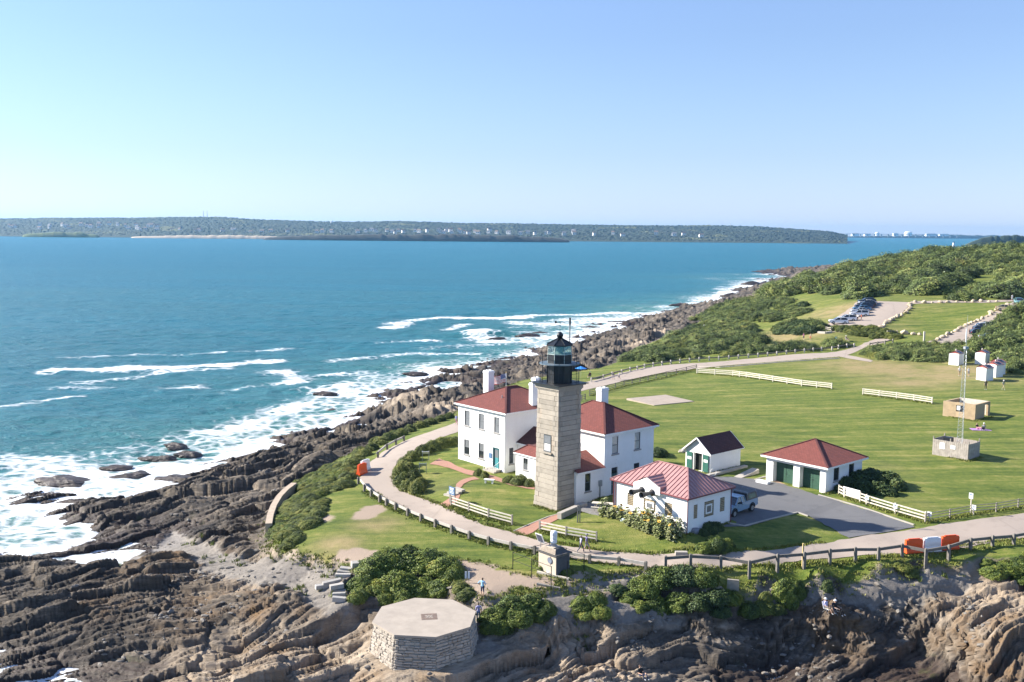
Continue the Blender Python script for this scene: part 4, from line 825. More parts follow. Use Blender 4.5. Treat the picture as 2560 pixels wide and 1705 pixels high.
for a, b in ((2.62, 3.42), (.2, .98)):
    k = MB(); k.bb((-.13, a, .1), (-.07, b, 2.15)); d_ = k.build("open_door_leaf", mat("green_shed_door", (.022, .115, .088), .55), sh)
    k = MB(); k.bb((-.145, a + .08, 1.25), (-.132, b - .12, 1.6)); k.build("notice", TRIM, d_)
rf = MB(); t_ = .09; zo = 2.5 - .35 * .78
roof_face(rf, [(-.35, -.32, zo + .12), (LS + .3, -.32, zo + .12), (LS + .3, WS / 2, 4.12), (-.35, WS / 2, 4.12)]); roof_face(rf, [(LS + .3, WS + .32, zo + .12), (-.35, WS + .32, zo + .12), (-.35, WS / 2, 4.12), (LS + .3, WS / 2, 4.12)])
ro_ = rf.build("roof", SHINGD, sh)
for x_ in (-.33, LS + .28):
    k = MB(); k.bar((x_, -.32, zo + .05), (x_, WS / 2, 4.05), .05, .16); k.bar((x_, WS + .32, zo + .05), (x_, WS / 2, 4.05), .05, .16); k.build("barge_board", TRIM, ro_)
k = MB(); k.bb((-.33, -.31, zo), (LS + .28, -.24, zo + .1)); k.bb((-.33, WS + .24, zo), (LS + .28, WS + .31, zo + .1)); k.build("eave_fascia", TRIM, ro_)
# ------------------------------------------------------------------ fences and rails
def gp_(p): x, y, z = H(*p); return Vector((x, y, z))
def rail_fence(name, label, cat, pts, ph, pw, rails, rw, rh, pm, rm, group=None, side=0.0, cap=False, sink=.25, level=None):
    """posts at surveyed spots, rails between them; rails = heights"""
    P_ = [gp_(p) if len(p) == 2 else Vector(p) for p in pts]; o = thing(name, label, cat, P_[0], 0, group); b = P_[0]
    tops = [p.z for p in P_]
    if level is not None: tops = [max(p.z, level(p)) for p in P_]
    for i, p in enumerate(P_):
        d = (P_[min(i + 1, len(P_) - 1)] - P_[max(i - 1, 0)]); a = math.atan2(d.y, d.x)
        k = MB(); zt = tops[i] + ph
        k.box((p.x - b.x, p.y - b.y, (zt + p.z - sink) / 2 - b.z), (pw, pw, zt - p.z + sink), a)
        if cap: k.box((p.x - b.x, p.y - b.y, zt - b.z + pw * .15), (pw * .98, pw * .98, pw * .3), a, taper=.45)
        k.build("post", pm, o)
    for i in range(len(P_) - 1):
        d = P_[i + 1] - P_[i]; n = Vector((-d.y, d.x, 0)).normalized() * side
        for r in rails:
            k = MB(); e = (P_[i + 1] - P_[i]).normalized() * .03
            k.bar(Vector((P_[i].x, P_[i].y, tops[i] + r)) + n + e - b, Vector((P_[i + 1].x, P_[i + 1].y, tops[i + 1] + r)) + n - e - b, rw, rh); k.build("rail", rm, o)
    return o
RAILL = mat("sunbleached_rail", (.44, .40, .35), .85, .15, 3); POSTD = mat("grey_post", (.16, .145, .125), .9, .25, 4)
lv = lambda p: lz(p.x, p.y + 2.0) + .12
rail_fence("guard_rail", "heavy timber guard rail curving along the front lawn by the road", "guard rail", [(896,1210),(911,1229),(928,1242),(949,1256),(966,1265),(989,1276),(1019,1290),(1052,1304),(1088,1318),(1129,1333),(1173,1348),(1221,1362),(1277,1375),(1336,1386),(1405,1397),(1474,1408),(1547,1414),(1614,1426)], .78, .24, [.55], .13, .26, POSTD, RAILL, "timber guard rails along the road", .19, True)
rail_fence("guard_rail", "timber guard rail along the bluff edge in front of the fog building", "guard rail", [(1664,1421),(1726,1419),(1802,1422),(1873,1445),(1943,1430),(2010,1421),(2074,1410),(2138,1403),(2196,1400),(2255,1392),(2314,1410),(2371,1400),(2426,1374),(2481,1366),(2534,1361),(2590,1352)], .78, .24, [.55], .13, .26, POSTD, POSTD, "timber guard rails along the road", .19, True, .4, lv)
rail_fence("guard_rail", "far timber guard rail on the seaward side of the road behind the lighthouse", "guard rail", [(1478,955),(1508,947),(1530,940),(1554,934),(1575,928),(1593,925),(1611,920),(1633,916),(1655,913),(1677,910),(1700,907),(1724,905),(1748,903),(1773,901),(1797,900),(1822,898),(1846,896),(1871,894),(1895,892),(1919,890),(1942,888),(1966,885),(1988,883),(2011,881),(2033,879),(2054,877),(2080,876),(2096,872),(2117,869),(2135,868)], .85, .26, [.55], .14, .24, RAILL, POSTD, "timber guard rails along the road", .19, True)
rail_fence("guard_rail", "short timber guard rail beside the path junction near the shrubs", "guard rail", [(2174,866),(2194,863),(2212,861),(2232,857)], .85, .24, [.6], .13, .22, WOOD, POSTD, "timber guard rails along the road", .19, True)
rail_fence("guard_rail", "timber guard rail half hidden in the roadside hedge", "guard rail", [(945,1145),(968,1125),(990,1113),(1010,1104)], .85, .22, [.6], .12, .24, POSTD, RAILL, None, .19)
rail_fence("split_rail_fence", "weathered three-rail fence by the road below the lighthouse lawn", "fence", [(1128,1264),(1172,1279),(1221,1296),(1280,1312)], 1.05, .14, [.28, .6, .92], .07, .12, WOOD, WOODL)
rail_fence("split_rail_fence", "short weathered three-rail fence beside the brick walk", "fence", [(1349,1327),(1415,1341),(1491,1354)], 1.0, .13, [.28, .6, .9], .06, .12, WOOD, WOODL)
def chain(name, label, pts, n, **kw):
    q = []
    for a, b in zip(pts, pts[1:]):
        for i in range(n): q.append((a[0] + (b[0] - a[0]) * i / n, a[1] + (b[1] - a[1]) * i / n))
    q.append(pts[-1]); return rail_fence(name, label, "fence", q, **kw)
chain("wire_fence", "dark post and rail fence along the inner road edge behind the houses", [(1474,990),(1560,965),(1640,948),(1741,924)], 4, ph=1.1, pw=.13, rails=[.35, .68, 1.0], rw=.05, rh=.09, pm=POSTD, rm=POSTD)
k = None
chain("wire_fence", "short piece of dark fence seen between lighthouse and right chimney", [(1454,1003),(1463,1000)], 1, ph=1.1, pw=.13, rails=[.35, .68, 1.0], rw=.05, rh=.09, pm=POSTD, rm=POSTD)
chain("white_rail_fence", "long pale three-rail fence across the middle of the lawn", [(1742,934),(1832,940),(1866,944),(1932,954),(2004,965),(2079,973)], 2, ph=1.15, pw=.15, rails=[.35, .7, 1.02], rw=.07, rh=.16, pm=WOODL, rm=WOODL, group="pale rail fences on the lawn")
chain("white_rail_fence", "shorter pale three-rail fence standing alone nearer the ruin", [(2157,987),(2198,992),(2241,997),(2285,1003),(2330,1010)], 1, ph=1.15, pw=.15, rails=[.35, .7, 1.02], rw=.07, rh=.16, pm=WOODL, rm=WOODL, group="pale rail fences on the lawn")
rail_fence("banner_fence", "pale rail fence with banner running from garage bush to the road", "fence", [(2097,1236),(2111,1243),(2150,1255),(2166,1261),(2237,1283),(2313,1305)], 1.1, .14, [.3, .62, .95], .07, .13, WOODL, WOODL)
chain("wire_fence", "light post and wire fence along the road at the right edge", [(2313,1307),(2374,1296),(2432,1285),(2490,1280),(2545,1270),(2600,1262)], 1, ph=1.0, pw=.11, rails=[.35, .65, .92], rw=.04, rh=.07, pm=WOOD, rm=WOOD)
rail_fence("log_edging", "long pale log edging lying along the far road verge", "log", [(1745,917),(1800,919),(1860,914),(1960,905),(2098,896)], .12, .2, [.05], .22, .18, WOODL, WOODL)
# kerbs
def kerb(name, label, pts, w=.16, h=.14, m=CONC, cat="kerb"):
    P_ = [gp_(p) for p in pts]; k = MB()
    for a, b in zip(P_, P_[1:]): k.bar(a + Vector((0, 0, h / 2 - .03)) - P_[0], b + Vector((0, 0, h / 2 - .03)) - P_[0], w, h)
    o = k.build(name, m, None, loc=P_[0]); return tag(o, label, cat)
kerb("kerb", "pale stone kerb between garage corner grass and drive", [(2046,1238),(2110,1256),(2160,1271),(2225,1293),(2285,1313)])
kerb("kerb", "pale kerb round the shaded grass below the pickup", [(1818,1308),(1861,1316),(1925,1299),(1994,1282),(2020,1291)])
kerb("kerb", "small white kerb round the grass patch left of the garage", [(1910,1205),(1887,1200),(1914,1192)])
# signs and posts
def board(name, label, px, w, h, zb, post, pm, bm, cat="sign", rz=BROT - R(90), face=None, tilt=0, legs=2, z=None):
    p = gp_(px) if len(px) == 2 else Vector(px); o = thing(name, label, cat, p, rz)
    for s in ((-1, 1) if legs == 2 else (0,)): k = MB(); k.box((s * (w / 2 - .04), 0, (zb + h) / 2 - .1), (post, post, zb + h + .2)); k.build("post", pm, o)
    k = MB(); k.box((0, -post / 2 - .03, zb + h / 2), (w, .05, h), M=Matrix.Rotation(tilt, 3, 'X')); bd = k.build("panel", bm, o)
    if face: 
        k = MB(); 
        for (cx_, cz_, ww, hh) in face: k.box((cx_ * w, -post / 2 - .058, zb + h / 2 + cz_ * h), (ww * w, .008, hh * h), M=Matrix.Rotation(tilt, 3, 'X'))
        k.build("print", TRIM if bm.name != "white_sign" else BLUES, bd)
    return o
BLUES = mat("blue_sign", (.09, .17, .30), .5); WSIGN = mat("white_sign", (.76, .77, .78), .5, .05)
board("museum_sign", "blue notice board on two posts at the foot of the lawn steps", (1131,1258), .95, .85, .95, .1, WOOD, BLUES, face=[(0, .3, .7, .12), (0, .1, .5, .08), (0, -.1, .8, .06), (0, -.28, .7, .06)])
board("wayside_panel", "tilted pale information panel beside the hedge island nearer the house", (1064,1152), .9, .55, .75, .07, METALG, WSIGN, "information panel", R(180), tilt=R(-50))
board("wayside_panel", "second tilted information panel nearer the road bend", (1057,1184), .9, .55, .8, .07, METALG, mat("slate_panel", (.30, .36, .38), .4), "information panel", R(180), tilt=R(-50))
board("notice_board", "white notice on single post in the lawn at right", (2426,1283), .42, .6, 1.55, .09, WOODL, WSIGN, legs=1, face=[(0, .2, .7, .2), (0, -.2, .5, .1)])
for px, lb in (((2166,1262), "small white sign on the banner fence beside the banner"), ((2237,1284), "small white sign midway down the banner fence"), ((2322,1304), "small white sign where the banner fence meets the road"), ((2433,1287), "small white sign on the wire fence below the notice post")):
    p = gp_(px); o = thing("fence_sign", lb, "sign", p + Vector((0, -.1, 0)), R(-40), "small signs on the right fences"); k = MB(); k.box((0, -.08, .82), (.42, .03, .5)); k.build("panel", WSIGN, o); k = MB(); k.box((0, -.098, .88), (.16, .004, .12)); k.build("print", BLUES, o)
    k = MB(); k.box((0, -.04, .4), (.06, .06, .95)); k.build("post", WOODL, o)
pa, pb = gp_((2109,1241)), gp_((2151,1254)); o = thing("banner", "long white banner tied to the pale fence by the garage bush", "banner", pa, math.atan2(pb.y - pa.y, pb.x - pa.x)); Lb = (pb - pa).length
k = MB(); k.box((Lb / 2, -.12, .68), (Lb, .02, .95)); k.build("cloth", WSIGN, o)
k = MB()
for i in range(9): k.box((.5 + i * .16, -.134, .72 + .04 * (i % 2)), (.1, .004, .30 if i % 3 else .2))
for i in range(3): k.box((Lb * .68, -.134, .9 - i * .2), (Lb * .38, .004, .06))
k.build("print", mat("pale_blue_print", (.40, .52, .68), .6), o)
p = gp_((2006,1418)); tag(MB().box((0, 0, 1.0), (.13, .13, 2.4)).build("marker_post", mat("yellow_wood", (.62, .46, .20), .8), None, loc=p), "tall yellow wooden post beside the bluff guard rail", "post")
p = gp_((1168,1458)); o = thing("twin_marker", "pair of narrow white boards on thin stakes by the path", "sign", p, 0)
for s in (-.13, .13): k = MB(); k.box((s, 0, .75), (.17, .03, .62)); k.build("panel", WSIGN, o); k = MB(); k.cyl((s, .03, -.2), (s, .03, .8), .02); k.build("stake", POSTD, o)
p = gp_((1633,1438)); tag(MB().cyl((0, 0, -.3), (0, 0, .6), .06).build("bollard", POSTD, None, loc=p), "short dark post beside the end of the front guard rail", "post")
p = gp_((1447,1306)); tag(MB().box((-.12, 0, .8), (.12, .12, 1.9)).box((.1, .02, .75), (.1, .1, 1.7)).box((0, -.08, 1.35), (.42, .05, .3)).build("sign_post", WOOD, None, loc=p), "dark timber sign post on the slope beside the foundation wall", "post")
board("park_sign", "low sign frame on two posts near the far path junction", (2226,841), 1.6, .5, .9, .16, WOODL, POSTD, "sign", 0)
p = gp_((2310,853)); tag(MB().box((0, 0, 1.0), (.35, .3, 2.4)).build("gate_post", WOODL, None, loc=p), "pale thick gate post beside the access road", "post")
rail_fence("gate_rail", "small timber gate rail at the parking lot corner", "gate", [(2065,827),(2078,829),(2090,824)], 1.1, .2, [.5, .9], .08, .12, POSTD, WOODL)
p = gp_((2117,748)); tag(MB().box((0, 0, .9), (1.6, .15, 1.0)).box((-.7, 0, .2), (.12, .12, 1.2)).box((.7, 0, .2), (.12, .12, 1.2)).build("information_board", mat("pale_board", (.55, .58, .62), .6), None, loc=p), "pale information board at the foot of the scrub hill", "sign")
# ------------------------------------------------------------------ water filled barriers
OR = mat("orange_plastic", (.78, .095, .016), .45, .06); WHP = mat("white_plastic", (.76, .76, .77), .45, .04)
def barrier(label, x, y, z, rz, m, L=1.75):
    o = thing("road_barrier", label, "barrier", (x, y, z + .05), rz, "plastic road barriers"); o.scale = (1, 1, 1.3); k = MB()
    prof = [(-.30, 0), (-.30, .12), (-.17, .38), (-.13, .95), (.13, .95), (.17, .38), (.30, .12), (.30, 0)]
    n = len(prof)
    for s0, s1 in ((-L / 2, L / 2),):
        i = len(k.v); k.v += [(s0, a, b) for a, b in prof] + [(s1, a, b) for a, b in prof]
        for j in range(n): k.f.append((i + j, i + (j + 1) % n, i + n + (j + 1) % n, i + n + j)); k.m.append(0)
        k.f.append(tuple(range(i, i + n))); k.f.append(tuple(range(i + n, i + 2 * n))); k.m += [0, 0]
    k.build("shell", m, o)
    for s in (-.5, 0, .5):
        for sg in (-1, 1): k = MB(); k.box((s, sg * .145, .62), (.34, .05, .22)); k.build("moulded_recess", m, o)
    k = MB(); k.box((L / 2 + .05, 0, .5), (.1, .14, .7)); k.build("coupling", m, o)
    k = MB(); k.box((0, 0, .98), (L * .7, .14, .07)); k.build("top_lip", m, o)
a, b = gp_((2263,1385)), gp_((2393,1371)); d = b - a; an = math.atan2(d.y, d.x)
for f, m, lb in ((.15, OR, "orange plastic barrier leftmost of three on the bluff road"), (.5, WHP, "white plastic barrier between two orange ones on the bluff road"), (.85, OR, "orange plastic barrier rightmost of three on the bluff road")):
    q = a + d * f; barrier(lb, q.x, q.y, lz(q.x, q.y), an, m, d.length / 3 - .12)
p = gp_((905,1186)); barrier("orange plastic barrier at the road bend beside the hedge", p.x, p.y, p.z, R(60), OR, 1.5)
p = gp_((913,1176)); barrier("white plastic barrier behind the orange one at the road bend", p.x, p.y, p.z, R(60), WHP, 1.5)
# ------------------------------------------------------------------ octagonal stone platform
zt = -2.2; cp = G(1062, 1541, zt); pz = -5.6
pf = thing("stone_platform", "octagonal rubble stone platform with flat concrete top on the rocks", "platform", (cp[0], cp[1], pz))
rot0 = R(-6); r_top = 4.22
def oc(r, k): a = rot0 + R(22.5) + k * R(45); return (r * math.cos(a), r * math.sin(a))
k = MB(); k.prism([oc(4.45, i) for i in range(8)], 0, zt - pz - .17, top=[oc(4.0, i) for i in range(8)]); k.build("rubble_core", mat("lime_mortar", (.40, .36, .30), .95, .15, 3), pf)
k = MB(); k.prism([oc(r_top, i) for i in range(8)], zt - pz - .17, zt - pz); cap_ = k.build("concrete_cap", mat("smooth_concrete", (.37, .315, .255), .85, .12, .9), pf)
k = MB(); k.box((.35, -.05, zt - pz + .006), (1.25, 1.25, .012), rz=rot0 + R(14)); pq = k.build("bronze_plaque", mat("bronze", (.19, .135, .095), .5), cap_)
k = MB()
for a in (0, 45, 90, 135): k.box((.35, -.05, zt - pz + .016), (.85 if a % 90 else .6, .07, .012), rz=rot0 + R(a + 14))
k.build("compass_relief", mat("bronze_relief", (.42, .36, .29), .5), pq)
STON = granite("rubble_stone", (.40, .35, .29)); SB = [chamfer_cube(.22, "wall_stone", STON), chamfer_cube(.35, "wall_stone", STON)]
random.seed(11); cnt = 0; rest = MB()
for kf in range(8):
    kk = (kf + 4) % 8                       # faces towards the photograph's viewpoint first
    for side in (kk,):
        a0, a1 = oc(4.45, side), oc(4.45, side + 1); t0, t1 = oc(4.0, side), oc(4.0, side + 1)
        nx, ny = math.cos(rot0 + R(45) * (side + 1)), math.sin(rot0 + R(45) * (side + 1)); ang = math.atan2(a1[1] - a0[1], a1[0] - a0[0]); z = .05; Hh = zt - pz - .19
        while z < Hh - .1:
            h_ = min(random.uniform(.15, .30), Hh - z); f = (z + h_ / 2) / Hh
            p0 = (a0[0] + (t0[0] - a0[0]) * f, a0[1] + (t0[1] - a0[1]) * f); p1 = (a1[0] + (t1[0] - a1[0]) * f, a1[1] + (t1[1] - a1[1]) * f)
            Ls = math.hypot(p1[0] - p0[0], p1[1] - p0[1]); s = 0
            while s < Ls - .1:
                l_ = random.uniform(.28, .85); l_ = l_ if s + l_ < Ls - .2 else Ls - s; m_ = (s + l_ / 2) / Ls
                loc = (p0[0] + (p1[0] - p0[0]) * m_ + nx * random.uniform(-.05, .03), p0[1] + (p1[1] - p0[1]) * m_ + ny * random.uniform(-.05, .03), z + h_ / 2)
                fz = surface(cp[0] + loc[0], cp[1] + loc[1])[0][0] if False else -99
                front = ny < .35 and pz + z > -5.2
                if front and cnt < 300: inst("wall_stone", random.choice(SB), pf, (loc[0], loc[1], loc[2] + random.uniform(-.03, .03)), (0, random.uniform(-.07, .07), ang + random.uniform(-.05, .05)), (l_ - .02, .3, (h_ - .02) * random.uniform(.72, 1.1))); cnt += 1
                else: rest.box(loc, (l_ - .035, .3, h_ - .03), ang)
                s += l_
            z += h_
ro = rest.build("wall_stones_remaining", STON, pf); ro["kind"] = "stuff"
# ------------------------------------------------------------------ granite blocks, walls, slabs, benches
random.seed(5); BL2 = chamfer_cube(.05, "cut_stone", granite("pale_cut_granite", (.38, .355, .32)))
for i, (px, py, lx, ly, lzz, rz, lb) in enumerate(((892,1416,1.0,.8,.5,20,"pale cut block leaning against the big bush, topmost of the heap"), (868,1428,1.3,.5,.4,-3,"pale cut block below the topmost one beside the big bush"), (862,1436,1.35,.5,.4,-3,"second pale step block beside the big bush"), (858,1444,1.4,.5,.42,-2,"pale block with shaded front, lowest of the upper heap"), (812,1470,1.7,.42,.4,28,"long pale stone bar at the left end of the lower heap"), (830,1460,1.7,.42,.4,28,"long pale stone bar upslope of its twin in the lower heap"), (842,1470,1.2,.5,.4,22,"tilted pale block in the middle of the lower heap"), (848,1481,1.15,.45,.42,0,"pale block at the top of the lower step stack"), (848,1492,1.15,.5,.42,0,"pale block in the middle of the lower step stack"), (848,1503,1.15,.5,.42,1,"pale block at the foot of the lower step stack"))):
    x, y, z = HT(px, py); o = inst("cut_stone", BL2, None, (x, y, z + lzz * .38), (R(random.uniform(-6, 6)), R(random.uniform(-6, 6)), R(rz)), (lx, ly, lzz)); tag(o, lb, "stone block", "cut granite blocks below the lawn")
def ribbon_wall(name, label, top, zt0, zb, wdt, m, cat="wall"):
    k = MB(); b0 = G(*top[0], zt0); T_ = [Vector(G(a, b, zt0 + .0)) - Vector((b0[0], b0[1], 0)) for a, b in top]
    for a, b in zip(T_, T_[1:]):
        n = Vector((-(b - a).y, (b - a).x, 0)).normalized() * wdt
        for q in ([a, b, b + n, a + n],): k.face(q)
        dz = Vector((0, 0, zt0 - zb)); k.face([a, b, b - dz - n * .25, a - dz - n * .25]); k.face([a + n, b + n, b + n - dz, a + n - dz])
    for a, s in ((T_[0], 0), (T_[-1], 1)):
        j = T_[1] - T_[0] if s == 0 else T_[-1] - T_[-2]; n = Vector((-j.y, j.x, 0)).normalized() * wdt; dz = Vector((0, 0, zt0 - zb)); k.face([a, a + n, a + n - dz, a - dz - n * .25])
    o = k.build(name, m, None, loc=(b0[0], b0[1], 0)); return tag(o, label, cat)
ribbon_wall("retaining_wall", "curved tan concrete retaining wall under the left bluff shrubs", [(742,1207),(722,1222),(705,1240),(692,1262),(684,1285),(680,1308)], -2.7, -6.2, -.7, mat("tan_concrete", (.44, .35, .26), .9, .12, 1.5))
def box_thing(name, label, cat, px, d, rz, m, dz=0, parts=None):
    p = gp_(px) if len(px) == 2 else Vector(px); k = MB(); k.box((0, 0, d[2] / 2 + dz), d); o = k.build(name, m, None, loc=p); o.rotation_euler = (0, 0, rz); return tag(o, label, cat)
fw = thing("foundation_wall", "low grey stone wall from lighthouse corner down to the brick walk", "wall", gp_((1400,1296)), 0)
w0, w1, w2 = gp_((1398,1298)), gp_((1448,1274)), gp_((1465,1272)); k = MB(); b = Vector(fw.location)
k.bar(w0 - b + Vector((0, 0, .3)), Vector((w1.x, w1.y, w0.z + .4)) - b, .5, .7); k.build("coping", CONC, fw)
k = MB(); k.box(w1 - b + Vector((.3, .1, .3)), (.9, .7, .7), BROT); k.build("end_block", CONC, fw)
box_thing("picnic_slab", "grey paved slab under the picnic table", "slab", (1495,1275), (5.0, 3.0, .12), BROT - R(90), mat("grey_paving", (.20, .19, .18), .9), -.06)
pt = thing("picnic_table", "weathered wooden picnic table beside the fog building", "picnic table", gp_((1508,1277)) + Vector((0, 0, .06)), R(-14))
for y in (-.3, -.1, .1, .3): k = MB(); k.box((0, y, .74), (2.3, .19, .05)); k.build("top_plank", WOODL, pt)
for y in (-.75, .75): k = MB(); k.box((0, y, .45), (2.3, .26, .05)); k.build("bench_seat", WOODL, pt)
for x in (-.8, .8):
    for s in (-1, 1): k = MB(); k.bar((x + .03 * s, s * .62, 0), (x + .03 * s, s * .22, .72), .07, .09); k.build("leg", WOOD, pt)
    k = MB(); k.box((x + .09, 0, .40), (.06, 1.7, .09)); k.build("cross_bearer", WOOD, pt)
sb = thing("stone_bench", "small pale stone bench on the lawn by the brick path", "bench", gp_((1223,1208)), R(-20)); k = MB(); k.box((0, 0, .42), (1.2, .45, .1)); k.build("seat", TRIM, sb)
for s in (-.42, .42): k = MB(); k.box((s, 0, .18), (.14, .36, .4)); k.build("leg", TRIM, sb)
box_thing("concrete_slab", "flat tan concrete slab set in the middle lawn", "slab", (1650,1003), (8.5, 7.6, .5), R(30), mat("tan_slab", (.35, .285, .225), .9, .1, .6), -.25)
ls = thing("lawn_steps", "three pale stone steps from road path up to the lawn", "steps", gp_((1122,1240)), BROT - R(90))
for i in range(4): k = MB(); k.box((0, i * .45 + .1, .03 + i * .16), (1.5, .5, .2)); k.build("step", CONC, ls)
box_thing("concrete_block", "small pale block in the grass under the front bush by the road", "stone block", (1703,1388), (1.1, .45, .35), 0, CONC)
box_thing("bluff_block", "leaning weathered concrete slab in the bluff shrubs", "slab", HT(1832,1485), (1.0, .25, 1.6), R(-15), mat("stained_concrete", (.30, .265, .21), .9), -.3)
rp = thing("sloped_ramp", "pale concrete ramp wall beside the drive left of the garage", "ramp", gp_((1852,1196)), BROT); k = MB(); k.face([(0, 0, .02), (0, 1.0, .02), (3.6, 1.0, .55), (3.6, 0, .55)]); k.face([(0, 0, -.1), (0, 0, .02), (3.6, 0, .55), (3.6, 0, -.1)]); k.face([(3.6, 0, -.1), (3.6, 0, .55), (3.6, 1, .55), (3.6, 1, -.1)]); k.face([(0, 1, -.1), (0, 1, .02), (3.6, 1, .55), (3.6, 1, -.1)]); k.build("ramp_body", CONC, rp)
box_thing("side_kerb_wall", "long low pale wall along the shaded side of the shed", "kerb", (1818,1180), (7.5, .5, .28), BROT, CONC)
box_thing("covered_pile", "pile under white sheet at the garage corner", "sheet", (1908,1208), (1.5, .8, .3), BROT + R(95), WHP)
ww = thing("garden_hoop", "round white wire hoop standing by the shed corner", "hoop", gp_((1783,1192)), R(20)); k = MB(); k.tube([(.42 * math.cos(t * .4), 0, .55 + .42 * math.sin(t * .4)) for t in range(17)], .035); k.build("ring", TRIM, ww); k = MB(); k.cyl((0, 0, -.1), (0, 0, .2), .03); k.build("stake", METALG, ww)
for px, sc, lb in (((1606,1128), (1.3, .8, .45), "flat pale stone on the lawn behind the right house"), ((1706,1130), (1.1, .8, .5), "pale rounded stone on the lawn behind the shed")):
    x, y, z = H(*px); bm = bmesh.new(); bmesh.ops.create_icosphere(bm, subdivisions=2, radius=.5)
    for v in bm.verts: v.co *= 1 + .25 * (math.sin(v.co.x * 9) * math.cos(v.co.y * 7))
    me = bpy.data.meshes.new("field_stone"); bm.to_mesh(me); bm.free(); me.materials.append(CONC); tag(inst("field_stone", me, None, (x, y, z + .1), (0, 0, .4), sc), lb, "stone")
for a, b, lb, h_ in (((1343,1432), (1422,1450), "long pale driftwood beam below the fog signal pen", .16), ((1342,1462), (1400,1474), "grey timber edging across the dirt path", .18), ((1080,1480), (1130,1470), "grey plank lying on rubble below the big bush", .12)):
    A, B = Vector(HT(*a)), Vector(HT(*b)); tag(MB().bar((0, 0, .1), B - A + Vector((0, 0, .1)), .22, h_).build("timber_beam", WOODL if h_ == .16 else WOOD, None, loc=A), lb, "timber")
# ------------------------------------------------------------------ fog signal pen
pen = thing("fog_signal_hut", "small tan fog signal hut with slatted top and white horn drum", "fog signal", gp_((1404,1432)), BROT)
TANW = mat("tan_render", (.50, .42, .33), .9, .12); k = MB(); k.bb((-.9, -.2, -.4), (.75, 2.05, 1.72)); k.build("body", TANW, pen)
k = MB(); k.box((-.07, .92, 1.78), (2.0, 2.6, .12)); k.box((-.07, .92, 2.0), (1.6, 2.2, .35), taper=.6); k.build("roof_base", mat("dark_slats", (.08, .075, .07), .7), pen)
for i in range(6):
    k = MB(); f = i / 5; k.bb((-.98 + .30 * f, -.15 + .25 * f, 1.86 + .065 * i), (-.93 + .30 * f, 2.0 - .25 * f, 1.90 + .065 * i)); k.build("roof_slat", TANW, pen)
k = MB(); k.bb((-.55, .5, 2.17), (.4, 1.35, 2.24)); k.build("roof_plate", TANW, pen)
k = MB(); k.lathe([(.3, 2.2), (.3, 2.35), (.22, 2.4), (.22, 2.55)], 12, c=(-.1, .95)); k.build("drum_base", METALG, pen)
for z in (2.55, 2.92): k = MB(); k.lathe([(.29, z), (.29, z + .28), (.24, z + .33)], 14, c=(-.1, .95)); k.build("signal_drum", WHP, pen, False)
k = MB(); k.lathe([(.31, 3.28), (.31, 3.5), (.2, 3.62), (.05, 3.66)], 14, c=(-.1, .95)); k.build("drum_cap", WHP, pen)
k = MB(); k.cyl((-.75, 1.95, 1.7), (-.75, 1.95, 2.6), .03); k.build("panel_mast", METALG, pen)
k = MB(); k.box((-.85, 1.95, 2.85), (.06, .85, .95), M=Matrix.Rotation(R(-25), 3, 'Y')); sp = k.build("solar_panel", TRIM, pen); k = MB(); k.box((-.885, 1.95, 2.85), (.02, .7, .8), M=Matrix.Rotation(R(-25), 3, 'Y')); k.build("solar_cells", mat("solar_cells", (.10, .10, .16), .3), sp)
for i in range(14): k = MB(); k.bb((-.85 + i * .116, -.26, -.1), (-.79 + i * .116, -.2, 1.62)); k.build("louvre_slat", mat("slate_slats", (.12, .125, .14), .6), pen)
k = MB(); k.bb((-.93, .5, .75), (-.88, 1.15, 1.55)); k.build("hatch", TANW, pen); k = MB(); k.cyl((-.9, .55, 1.2), (-.98, .55, 1.2), .28, n=16); k.build("wall_disc", mat("blue_grey_disc", (.16, .18, .23), .5), pen)
k = MB(); k.lathe([(.12, 0), (.2, .05), (.1, .1)], 10, c=(-.98, .75)); k.build("wall_lamp", TRIM, pen)
pr = thing("pen_railing", "thin black metal railing around the fog signal hut", "railing", gp_((1404,1432)), BROT)
pc = [(-2.6, -1.4), (-2.6, 3.6), (1.9, 3.6), (1.9, -.9)]
for p in pc + [(-2.6, 1.1), (-.3, 3.6), (1.9, 1.4), (-.5, -1.2)]:
    w = pr.matrix_basis @ Vector((*p, 0)); zz = lz(pr.location.x + p[0] * E2[0] + p[1] * E1[0], pr.location.y + p[0] * E2[1] + p[1] * E1[1]) - pr.location.z
    k = MB(); k.cyl((*p, zz - .2), (*p, 1.55), .04, n=6); k.build("post", BLACKM, pr)
for a, b in ((pc[0], pc[1]), (pc[1], pc[2]), (pc[2], pc[3])):
    for z in (1.5, .8): k = MB(); k.cyl((*a, z), (*b, z), .022, n=5); k.build("rail", BLACKM, pr)
# ------------------------------------------------------------------ flag
fp = thing("flag_pole", "white flagpole rising behind the left house roof", "flagpole", H(1290, 1000), 0); bz = H(1290, 1000)
tp = None
dflag = math.hypot(bz[0], bz[1]); topz = CAM_Z + ray(1259, 932)[2] * (dflag / math.hypot(*ray(1259, 932)[:2]))
rr = ray(1265, 1000); kx = bz[1] / rr[1]; fp.location = (rr[0] * kx, bz[1], lz(rr[0] * kx, bz[1])); fz = fp.location.z
k = MB(); k.cyl((0, 0, -.2), (0, 0, topz - fz), .07, .04); k.build("pole", WHP, fp); k = MB(); k.lathe([(.02, topz - fz), (.1, topz - fz + .1), (.02, topz - fz + .2)], 8); k.build("finial", mat("gold", (.55, .36, .08), .4, metal=.7), fp)
fl_ = thing("national_flag", "striped flag with blue canton flying from the pole", "flag", (fp.location.x, fp.location.y, topz - .2), 0)
RED, FBL = mat("flag_red", (.42, .02, .035), .8), mat("flag_blue", (.035, .06, .22), .8)
